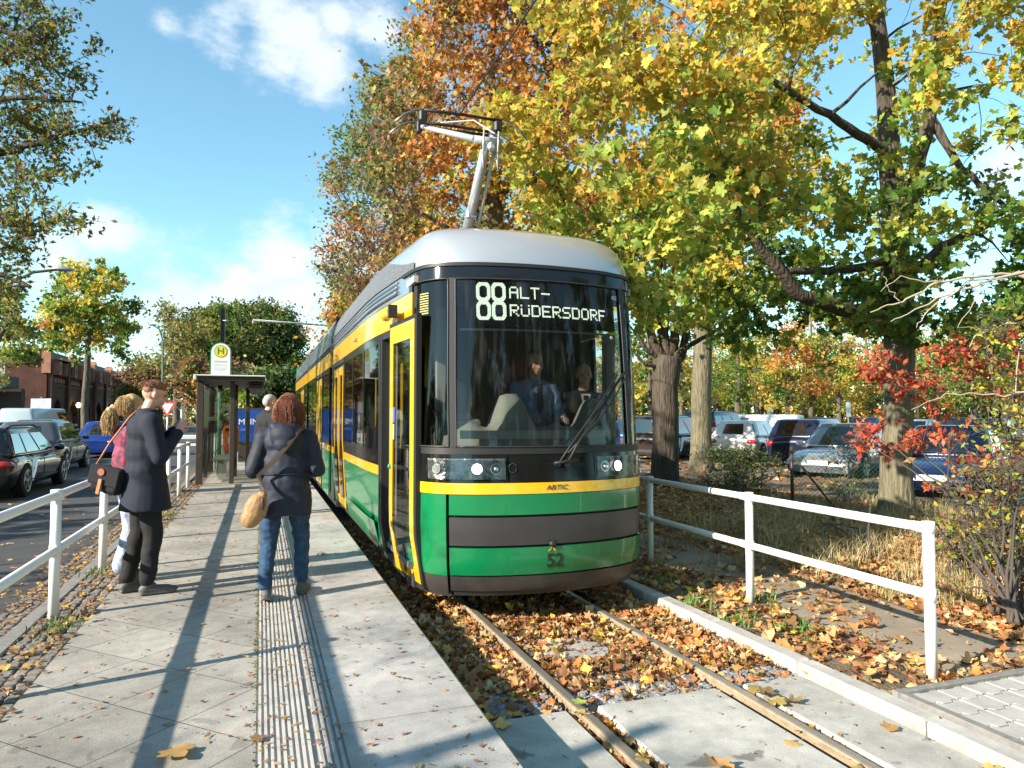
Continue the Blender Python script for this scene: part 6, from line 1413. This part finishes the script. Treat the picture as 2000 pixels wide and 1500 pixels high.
def hand(mb, w, d, side, palmn, curl=.6, s=1.0):
    """w wrist, d direction, palmn palm normal; five fingers"""
    d = d.normalized(); n = palmn.normalized(); x = d.cross(n).normalized()*side
    mb.cap(w, w+d*.02*s, .026*s, .026*s); a = w+d*.03*s
    for k, (u, L) in enumerate(((-.026, .065), (-.009, .075), (.009, .07), (.026, .055))):
        r = a+x*u*s+d*.055*s; mb.cap(a+x*u*.8*s, r, .014*s, .0105*s, 8); q = r+(d*math.cos(curl)+n*math.sin(curl))*L*.5*s; mb.cap(r, q, .0100*s, .0092*s, 8); t = q+(d*math.cos(curl*2.1)+n*math.sin(curl*2.1))*L*.5*s; mb.cap(q, t, .0092*s, .0078*s, 8)
    r = a-x*.03*s+n*.01*s; q = r+(d*.7-x*.6+n*.4).normalized()*.035*s; mb.cap(a, r, .013*s, .012*s, 8); mb.cap(r, q, .0115*s, .010*s, 8); mb.cap(q, q+(d*.8+n*.6).normalized()*.03*s, .010*s, .008*s, 8)
def shoe(name, parent, p, yaw=0, pitch=0, mat=None, L=.28):
    M = Euler((pitch, 0, yaw)).to_matrix(); Q = lambda x, y, z: Vector(p)+M @ V(x, y, z); mb = MB()
    mb.cap(Q(0, -.05, .045), Q(0, .13, .035), .044, .038); mb.ell(Q(0, .15, .032), (.042, .06, .030), rot=M); mb.cap(Q(0, -.04, .05), Q(0, -.02, .10), .042, .045); mb.box(Q(0, .05, .012), (.085, .27, .022), rot=M, ch=.008)
    return organic(name, mb, mat or M_shoe, parent, .007, 3)
def person_root(loc, face, label, s=1.0):
    o = empty('person', loc, -R(face), label=label, cat='person'); o.scale = (s, s, s); return o

def strands(parent, c, rad, n, ln, mat, a0=0, a1=360, zlo=-.4, drop=1.0, w=.0015, out_=.15, name='hair_strands'):
    """locks of hair rooted on an ellipsoid, falling along it"""
    mb = MB(); c = Vector(c)
    for i in range(n):
        a = R(rnd.uniform(a0, a1)); z = rnd.uniform(zlo, .95); q = math.sqrt(max(0, 1-z*z)); d = V(q*math.cos(a), q*math.sin(a), z); p = V(d.x*rad[0], d.y*rad[1], d.z*rad[2])
        L = ln*rnd.uniform(.6, 1.15); t = (V(d.x, d.y, 0)*(max(z, 0)+.1)*1.2+V(0, 0, -1)*drop).normalized(); pts = [c+p*.985]; k = 4
        for j in range(1, k+1):
            pts.append(pts[-1]+(t+d*out_*(.6 if j < 3 else -.5)+V(rnd.gauss(0, .035), rnd.gauss(0, .035), 0))*L/k); t = (t*.6+V(0, 0, -drop)*.4).normalized()
        ww = w*rnd.uniform(.7, 1.5); mb.tube(pts, [ww, ww*1.3, ww*1.1, ww*.8, ww*.2], 3, cap=False)
    return mb.build(name, mat, parent)
# --- man in the navy coat (faces the tram; face angle measured from +Y towards +X)
mp_ = gp(279, 1158, .22); man = person_root((mp_.x, mp_.y, .222), 72, 'short haired man in a long navy coat photographing with his phone beside the railing')
sk = MB(); P = head(sk, (0, .055, 1.675), tilt=.22); sk.cap((0, -.01, 1.50), (0, .035, 1.62), .058, .054)
legs = [((.09, .0, .93), (.10, .05, .50), (.105, .02, .08)), ((-.09, .0, .93), (-.095, -.02, .50), (-.10, -.10, .08))]
sk.ell((0, 0, 1.25), (.15, .10, .26)); sk.ell((0, 0, .98), (.15, .10, .12))
for a, b, c in legs: sk.chain([a, b, c], [.075, .05, .035])
armR = [V(.19, 0, 1.45), V(.24, .06, 1.15), V(.11, .22, 1.34)]; armL = [V(-.19, 0, 1.45), V(-.23, .10, 1.16), V(-.04, .22, 1.36)]
for A_ in (armR, armL): sk.chain(A_, [.05, .04, .026])
hand(sk, armR[2], V(-.12, .30, .62), 1, V(-.8, .35, 0), .75); hand(sk, armL[2], V(.12, .34, .60), -1, V(.8, .35, 0), .75)
organic('body', sk, SK, man, .0065, 3); eyes(P, man)
c = MB(); c.ell((0, -.01, 1.38), (.205, .15, .15)); c.ell((0, -.01, 1.20), (.185, .155, .20)); c.ell((0, -.01, 1.02), (.19, .16, .16))
rg = []
for z, w, d in ((1.2, .175, .14), (1.05, .18, .15), (.92, .20, .17), (.80, .22, .19), (.70, .235, .205)): rg.append([V(w*math.cos(a), d*math.sin(a)+.005, z) for a in fr(0, 2*math.pi, 25)[:-1]])
c.loft(rg); c.chain([V(-.17, 0, 1.44), V(0, -.01, 1.47), V(.17, 0, 1.44)], [.075, .09, .075])
for A_ in (armR, armL): c.chain([A_[0], A_[1], A_[2]], [.082, .068, .052])
rg = []
for z, w in ((1.44, .105), (1.49, .092), (1.53, .086), (1.545, .086)): rg.append([V(w*math.cos(a), w*1.05*math.sin(a)+.005+(z-1.46)*.15, z+.02*(math.sin(a) < 0)) for a in fr(0, 2*math.pi, 21)[:-1]])
c.loft(rg); organic('coat', c, M_cnavy, man, .009, 16, .006, 6, .35)
c = MB(); rg = [[V(w*math.cos(a), w*math.sin(a)+.008+(z-1.46)*.15, z) for a in fr(0, 2*math.pi, 21)[:-1]] for z, w in ((1.46, .098), (1.51, .096), (1.555, .098), (1.545, .104), (1.49, .110), (1.45, .125))]
c.loft(rg, capends=False); c.build('collar', M_cnavy, man)
t = MB()
for a, b, cc in legs: t.chain([a, b, (cc[0], cc[1]-.01, .12)], [.108, .078, .064])
t.ell((0, 0, .93), (.18, .14, .13)); organic('trousers', t, M_cblk, man, .010, 5, .010, 7, 1.2)
for a, b, cc in legs: shoe('shoe', man, (cc[0], cc[1]+.02, .0), yaw=-.12 if cc[0] > 0 else .1)
h = MB(); E = Euler((-.22, 0, 0)).to_matrix(); Q = lambda x, y, z: V(0, .055, 1.675)+E @ V(x, y, z)
h.ell(Q(0, -.010, .070), (.0775, .094, .064), rot=E); h.ell(Q(0, .050, .108), (.052, .038, .024), rot=E); h.ell(Q(0, -.045, .035), (.0725, .062, .058), rot=E); organic('hair', h, M_hgi, man, .006, 2, .002, 34); strands(man, (0, .025, 1.745), (.074, .092, .066), 900, .016, M_hgi, zlo=.25, out_=.35, drop=.4, w=.0010)
def wp(o, v): return o.location + Euler(o.rotation_euler).to_matrix() @ Vector(v)
ph = empty('phone', wp(man, (.04, .275, 1.50)), -R(100), label='white phone held upright by the man in the navy coat', cat='phone')
mb = MB(); mb.box((0, 0, 0), (.078, .014, .165), ch=.003); mb.build('case', mk('phone_white', (.72, .73, .74), .3), ph); MB().box((0, -.0085, 0), (.068, .002, .145)).build('screen', mk('screen_dark', (.02, .03, .05), .1), ph)

# --- blonde woman half hidden behind him
wp_ = gp(243, 1134, .22); bw = person_root((wp_.x, wp_.y, .222), 70, 'blonde woman with ponytail half hidden behind the man in the navy coat', .965)
sk = MB(); P = head(sk, (0, .05, 1.63), tilt=.15, s=.94); sk.cap((0, -.01, 1.46), (0, .03, 1.58), .048, .045); legs = [((.085, 0, .90), (.09, .03, .48), (.09, -.02, .08)), ((-.085, .02, .90), (-.09, .07, .48), (-.09, .05, .08))]
sk.ell((0, 0, 1.22), (.13, .09, .26)); sk.ell((0, 0, .94), (.15, .10, .12))
for a, b, c_ in legs: sk.chain([a, b, c_], [.07, .045, .032])
armR = [V(.17, 0, 1.40), V(.20, .12, 1.13), V(.07, .34, 1.34)]; armL = [V(-.17, 0, 1.40), V(-.19, .14, 1.14), V(-.06, .36, 1.34)]
for A_ in (armR, armL): sk.chain(A_, [.042, .034, .022])
hand(sk, armR[2], V(-.1, .3, .6), 1, V(-.8, .3, 0), .7, .9); hand(sk, armL[2], V(.1, .3, .6), -1, V(.8, .3, 0), .7, .9)
organic('body', sk, SK, bw, .0065, 3); eyes(P, bw)
c = MB(); c.ell((0, -.005, 1.34), (.175, .12, .14)); c.ell((0, -.01, 1.15), (.16, .12, .2)); c.ell((0, -.01, .98), (.185, .14, .13)); c.chain([V(-.15, 0, 1.39), V(0, 0, 1.43), V(.15, 0, 1.39)], [.06, .07, .06])
for A_ in (armR, armL): c.chain(A_, [.062, .052, .042])
organic('jacket', c, mk('checked_red_shirt', (.34, .06, .10), .85, var=(26, .5), col2=(.10, .03, .06), detail=0), bw, .010, 5, .009, 6)
t = MB()
for a, b, cc in legs: t.chain([a, b, (cc[0], cc[1]-.02, .16)], [.095, .075, .088])
t.ell((0, 0, .9), (.17, .12, .12)); organic('trousers', t, mk('white_blue_pattern', (.62, .66, .72), .85, var=(22, .5), col2=(.16, .22, .42), detail=2), bw, .010, 5, .008, 7)
for a, b, cc in legs: shoe('shoe', bw, (cc[0], cc[1]+.02, 0), mat=mk('brown_shoe', (.10, .06, .045), .6))
strands(bw, (0, -.01, 1.665), (.084, .104, .09), 1100, .09, M_hbl, 150, 390, out_=.02, w=.0011); strands(bw, (0, -.155, 1.52), (.05, .055, .12), 900, .11, M_hbl, out_=.03, w=.0011)
h = MB(); h.ell((0, .02, 1.675), (.082, .10, .088)); h.ell((0, -.04, 1.63), (.07, .06, .08)); h.chain([V(0, -.09, 1.63), V(0, -.15, 1.60), V(0, -.17, 1.50), V(0, -.14, 1.38)], [.030, .045, .055, .022]); organic('hair', h, M_hbl, bw, .008, 4, .006, 24)
M_bagb = mk('black_canvas', (.012, .012, .014), .9, var=(30, .2), bump=(150, .3, .002)); M_leath = mk('tan_leather', (.42, .19, .09), .55, var=(12, .2))
pb = ap(213, 937, 5.95); sb = empty('shoulder_bag', pb, -YAW-.1, label='black canvas bag with tan leather strap hanging beside the railing', cat='bag')
mb = MB(); mb.box((0, 0, 0), (.27, .12, .22), rot=(0, .22, 0), ch=.03); organic('bag_body', mb, M_bagb, sb, .008, 4, .005, 12)
mb = MB(); mb.box((.0, -.058, .035), (.275, .03, .16), rot=(0, .22, 0), ch=.012); mb.build('flap', M_bagb, sb)
mb = MB(); mb.cyl((-.015, -.085, .07), (-.015, -.07, .07), .030, n=18); mb.build('leather_patch', mk('patch_red_brown', (.32, .09, .05), .5), sb); mb = MB(); mb.box((-.03, -.084, -.05), (.035, .012, .13), rot=(0, .22, 0), ch=.004); mb.build('buckle_strap', M_leath, sb)
mb = MB(); mb.tube([(-.12, 0, .12), (-.02, .02, .30), (.10, .10, .52), (.16, .18, .62)], [.008]*4, 6); mb.build('strap', M_leath, sb)

# --- woman in the navy parka, seen from behind
fL, fR = gp(518, 1176, .22), gp(590, 1160, .22); wc = (fL+fR)/2; woman = person_root((wc.x, wc.y, .222), 8, 'red haired woman in dark blue parka and jeans walking away along the ribbed strip', .955)
Mi = Euler((0, 0, R(8))).to_matrix(); lL = Mi @ (fL-wc); lR = Mi @ (fR-wc)
sk = MB(); P = head(sk, (.02, .03, 1.63), tilt=.05, s=.98); sk.cap((0, -.01, 1.45), (.01, .02, 1.57), .055, .05); sk.ell((0, 0, 1.2), (.16, .12, .28)); sk.ell((0, 0, .93), (.19, .14, .13))
legs = [((-.10, -.01, .90), (lL.x*.75-.035, lL.y*.4+.05, .50), (lL.x-.01, lL.y-.01, .10)), ((.10, .01, .90), (lR.x*.8+.02, lR.y*.6+.06, .50), (lR.x, lR.y, .09))]
for a, b, c_ in legs: sk.chain([a, b, c_], [.085, .055, .038])
armR = [V(.19, 0, 1.38), V(.265, -.02, 1.10), V(.17, .20, 1.06)]; armL = [V(-.19, 0, 1.38), V(-.27, -.03, 1.10), V(-.17, .18, 1.06)]
for A_ in (armR, armL): sk.chain(A_, [.05, .04, .026])
hand(sk, armR[2], V(-.3, .9, 0), 1, V(-.6, 0, -.6), .6, .92); hand(sk, armL[2], V(.3, .9, 0), -1, V(.6, 0, -.6), .6, .92)
organic('body', sk, SK, woman, .0065, 3); eyes(P, woman)
c = MB(); c.ell((0, -.005, 1.34), (.195, .135, .15)); c.ell((0, -.01, 1.16), (.185, .14, .2)); c.ell((0, -.01, .98), (.21, .16, .17))
rg = []
for z, w, d in ((1.18, .19, .14), (1.08, .195, .15), (1.06, .188, .145), (.95, .21, .16), (.82, .222, .17), (.73, .225, .172)): rg.append([V(w*math.cos(a), d*math.sin(a), z-(.03*abs(math.cos(a)) if z < .75 else 0)) for a in fr(0, 2*math.pi, 25)[:-1]])
c.loft(rg); c.chain([V(-.18, 0, 1.38), V(0, -.01, 1.43), V(.18, 0, 1.38)], [.068, .085, .068])
for A_ in (armR, armL): c.chain(A_, [.074, .070, .052])
c.ell((0, -.135, 1.40), (.125, .075, .10)); c.ell((0, -.165, 1.33), (.085, .05, .075)); c.chain([V(-.10, 0, 1.47), V(-.08, -.10, 1.47), V(.08, -.10, 1.47), V(.10, 0, 1.47)], [.04, .05, .05, .04])
organic('parka', c, M_cnavy2, woman, .010, 9, .008, 8, 1.3)
mb = MB(); mb.tube([V(.0, -.195, 1.50-.13), V(.01, -.225, 1.33), V(.0, -.215, 1.27)], .003, 5); mb.build('hood_seam', M_rub, woman)
mb = MB()
for z, w in ((1.07, .205),): mb.tube([V(w*1.0*math.cos(a), .158*math.sin(a), z) for a in fr(math.pi, 2*math.pi, 16)], .006, 5)
mb.build('waist_seam', M_cnavy2, woman)
t = MB()
for a, b, cc in legs: t.chain([a, b, (cc[0], cc[1], .15)], [.108, .074, .058])
t.ell((0, 0, .90), (.215, .155, .13)); organic('jeans', t, M_jean, woman, .010, 5, .010, 11, 1.8)
shoe('shoe', woman, (lL.x, lL.y+.0, .015), yaw=.15, pitch=-.16); shoe('shoe', woman, (lR.x, lR.y+.02, 0), yaw=-.15)
strands(woman, (.02, -.01, 1.655), (.105, .118, .108), 2400, .15, M_hred, zlo=-.35, out_=.10); strands(woman, (.02, -.025, 1.60), (.122, .105, .09), 1300, .09, M_hred, 150, 390, zlo=-.5, out_=.10)
h = MB(); h.ell((.02, .01, 1.665), (.100, .112, .105)); h.ell((.02, -.03, 1.59), (.122, .105, .10)); h.ell((-.05, -.03, 1.56), (.06, .08, .075)); h.ell((.09, -.02, 1.55), (.06, .075, .075)); organic('hair', h, M_hred, woman, .008, 4, .012, 20, .5)
mb = MB(); mb.tube([V(.10*math.cos(a)+.01, .10*math.sin(a)-.01, 1.50) for a in fr(0, 2*math.pi, 16)], .022, 8); mb.build('scarf', mk('wine_scarf', (.28, .02, .05), .8), woman)
pbg = ap(500, 990, 5.62); bg_ = empty('shoulder_bag', pbg, -R(10), label='tan leather pouch bag slung behind the red haired woman\'s left hip', cat='bag')
M_tan = mk('soft_tan_leather', (.34, .19, .08), .6, var=(7, .25), bump=(30, .4, .01)); mb = MB(); mb.ell((-.005, 0, -.02), (.088, .07, .135), rot=(0, .34, 0)); mb.cap((-.04, 0, -.09), (.05, 0, .09), .078, .035); mb.box((.035, 0, .075), (.05, .05, .10), rot=(0, .4, 0)); organic('bag_body', mb, M_tan, bg_, .007, 4, .004, 16)
SS = Vector(wp(woman, (.14*.955, -.02, 1.48*.955))); loc = lambda v: Euler((0, 0, R(10))).to_matrix() @ (Vector(v)-pbg)
pts = [V(.055, -.01, .12), loc(wp(woman, (-.19, -.175, 1.02))), loc(wp(woman, (-.09, -.195, 1.12))), loc(wp(woman, (.02, -.205, 1.24))), loc(wp(woman, (.10, -.165, 1.36))), loc(wp(woman, (.15, -.05, 1.42)))]
mb = MB()
rg = []
for i, p in enumerate(pts):
    t_ = (pts[min(i+1, 5)]-pts[max(i-1, 0)]).normalized(); n_ = V(0, -1, .1); s_ = t_.cross(n_).normalized()*.017; rg.append([p+s_+n_*.008, p-s_+n_*.008, p-s_-n_*.004, p+s_-n_*.004])
mb.loft(rg, smooth=False); mb.build('strap', mk('dark_leather', (.05, .03, .02), .5), bg_); MB().ell((.06, -.06, .03), (.018, .012, .05)).build('tassel', mk('dark_leather', (0, 0, 0)), bg_)

# --- grey haired man in black further along
gm = person_root((.10, 11.4, .222), 62, 'grey haired man with glasses in black coat standing beyond the red haired woman', 1.02)
sk = MB(); P = head(sk, (0, .05, 1.66), tilt=.12); sk.cap((0, -.01, 1.49), (0, .03, 1.60), .058, .054); sk.ell((0, 0, 1.2), (.16, .11, .28)); sk.ell((0, 0, .95), (.16, .11, .12)); legs = [((.09, 0, .93), (.10, .02, .50), (.10, -.02, .08)), ((-.09, 0, .93), (-.10, .04, .50), (-.10, .02, .08))]
for a, b, c_ in legs: sk.chain([a, b, c_], [.07, .05, .035])
armR = [V(.19, 0, 1.44), V(.25, -.02, 1.15), V(.22, .10, .90)]; armL = [V(-.19, 0, 1.44), V(-.25, -.02, 1.15), V(-.22, .10, .90)]
for A_ in (armR, armL): sk.chain(A_, [.05, .04, .026])
hand(sk, armR[2], V(0, .3, -.9), 1, V(-.8, .3, 0), .5); hand(sk, armL[2], V(0, .3, -.9), -1, V(.8, .3, 0), .5)
organic('body', sk, SK, gm, .007, 3); eyes(P, gm)
c = MB(); c.ell((0, 0, 1.36), (.215, .145, .16)); rg = [[V(w*math.cos(a), d*math.sin(a), z) for a in fr(0, 2*math.pi, 25)[:-1]] for z, w, d in ((1.35, .2, .13), (1.15, .19, .15), (.95, .215, .165), (.72, .235, .175))]
c.loft(rg); c.chain([V(-.18, 0, 1.42), V(0, -.01, 1.48), V(.18, 0, 1.42)], [.08, .09, .08])
for A_ in (armR, armL): c.chain(A_, [.082, .07, .055])
organic('coat', c, M_cblk, gm, .012, 5, .010, 6)
t = MB()
for a, b, cc in legs: t.chain([a, b, (cc[0], cc[1], .12)], [.10, .075, .062])
organic('trousers', t, M_cblk, gm, .012, 4, .008, 8)
for a, b, cc in legs: shoe('shoe', gm, (cc[0], cc[1]+.02, 0), mat=M_cblk)
h = MB(); h.ell((0, .025, 1.715), (.078, .092, .075)); h.ell((0, -.02, 1.68), (.072, .06, .08)); organic('hair', h, M_hgy, gm, .008, 3, .004, 30)
mb = MB(); 
for sx in (-1, 1): mb.tube([P(sx*.032+.022*math.cos(a), .098, .012+.017*math.sin(a)) for a in fr(0, 2*math.pi, 12)], .002, 4); mb.tube([P(sx*.054, .098, .015), P(sx*.08, .0, .012)], .002, 4)
mb.build('glasses', M_rub, gm)

# --- two men in the cab
def sitter(x, y, z, face, label, shirt, jacket, hairm, s=1.0):
    o = person_root((TX+x, TY+y, z-1.66), face, label, s); sk = MB(); P = head(sk, (0, .04, 1.66), tilt=.15); sk.cap((0, -.01, 1.48), (0, .03, 1.60), .058, .054); sk.ell((0, 0, 1.22), (.16, .11, .27)); sk.ell((0, 0, .98), (.16, .12, .12))
    lg = [((.09, .02, .93), (.11, .42, .95), (.11, .44, .55)), ((-.09, .02, .93), (-.11, .42, .95), (-.11, .44, .55))]
    for a, b, c_ in lg: sk.chain([a, b, c_], [.08, .055, .04])
    A1 = [V(.19, 0, 1.42), V(.24, .08, 1.16), V(.16, .32, 1.12)]; A2 = [V(-.19, 0, 1.42), V(-.24, .08, 1.16), V(-.16, .32, 1.12)]
    for A_ in (A1, A2): sk.chain(A_, [.05, .04, .026])
    hand(sk, A1[2], V(0, 1, 0), 1, V(-.3, 0, -.8), .6); hand(sk, A2[2], V(0, 1, 0), -1, V(.3, 0, -.8), .6)
    organic('body', sk, SK, o, .008, 3); eyes(P, o)
    c = MB(); c.ell((0, 0, 1.34), (.205, .135, .15)); c.ell((0, 0, 1.15), (.18, .14, .22)); c.chain([V(-.17, 0, 1.41), V(0, -.01, 1.46), V(.17, 0, 1.41)], [.07, .08, .07])
    for A_ in (A1, A2): c.chain(A_, [.072, .062, .05])
    organic('shirt' if not jacket else 'jacket', c, jacket or shirt, o, .012, 4, .007, 7)
    if jacket: MB().prism([(-.05, .0), (.05, 0), (.0, -.22)], lambda a, b: V(a, .135, 1.47+b), lambda a, b: V(a, .155+b*.0, 1.47+b)).build('shirt_front', shirt, o)
    mb = MB(); mb.prism([(-.022, 0), (.022, 0), (.035, -.24), (0, -.29), (-.035, -.24)], lambda a, b: V(a, .155, 1.455+b), lambda a, b: V(a, .165, 1.455+b)); mb.build('tie', mk('tie_dark', (.02, .02, .04), .6), o)
    t = MB(); [t.chain(l, [.095, .07, .06]) for l in lg]; organic('trousers', t, M_cblk, o, .012, 4)
    h = MB(); h.ell((0, .0, 1.732), (.077, .086, .052)); h.ell((0, -.045, 1.69), (.072, .055, .075)); organic('hair', h, hairm, o, .008, 2, .003, 30); return o
sitter(.28, 1.22, 2.24, 178, 'tram driver in light blue shirt and dark tie behind the windscreen', mk('blue_shirt', (.20, .30, .50), .8), None, M_hgy)
sitter(.80, 1.15, 2.13, 196, 'second man in dark suit and white shirt at the right of the cab', M_wht, M_cblk, M_hgi)

bpy.data.scenes.remove(WORK)
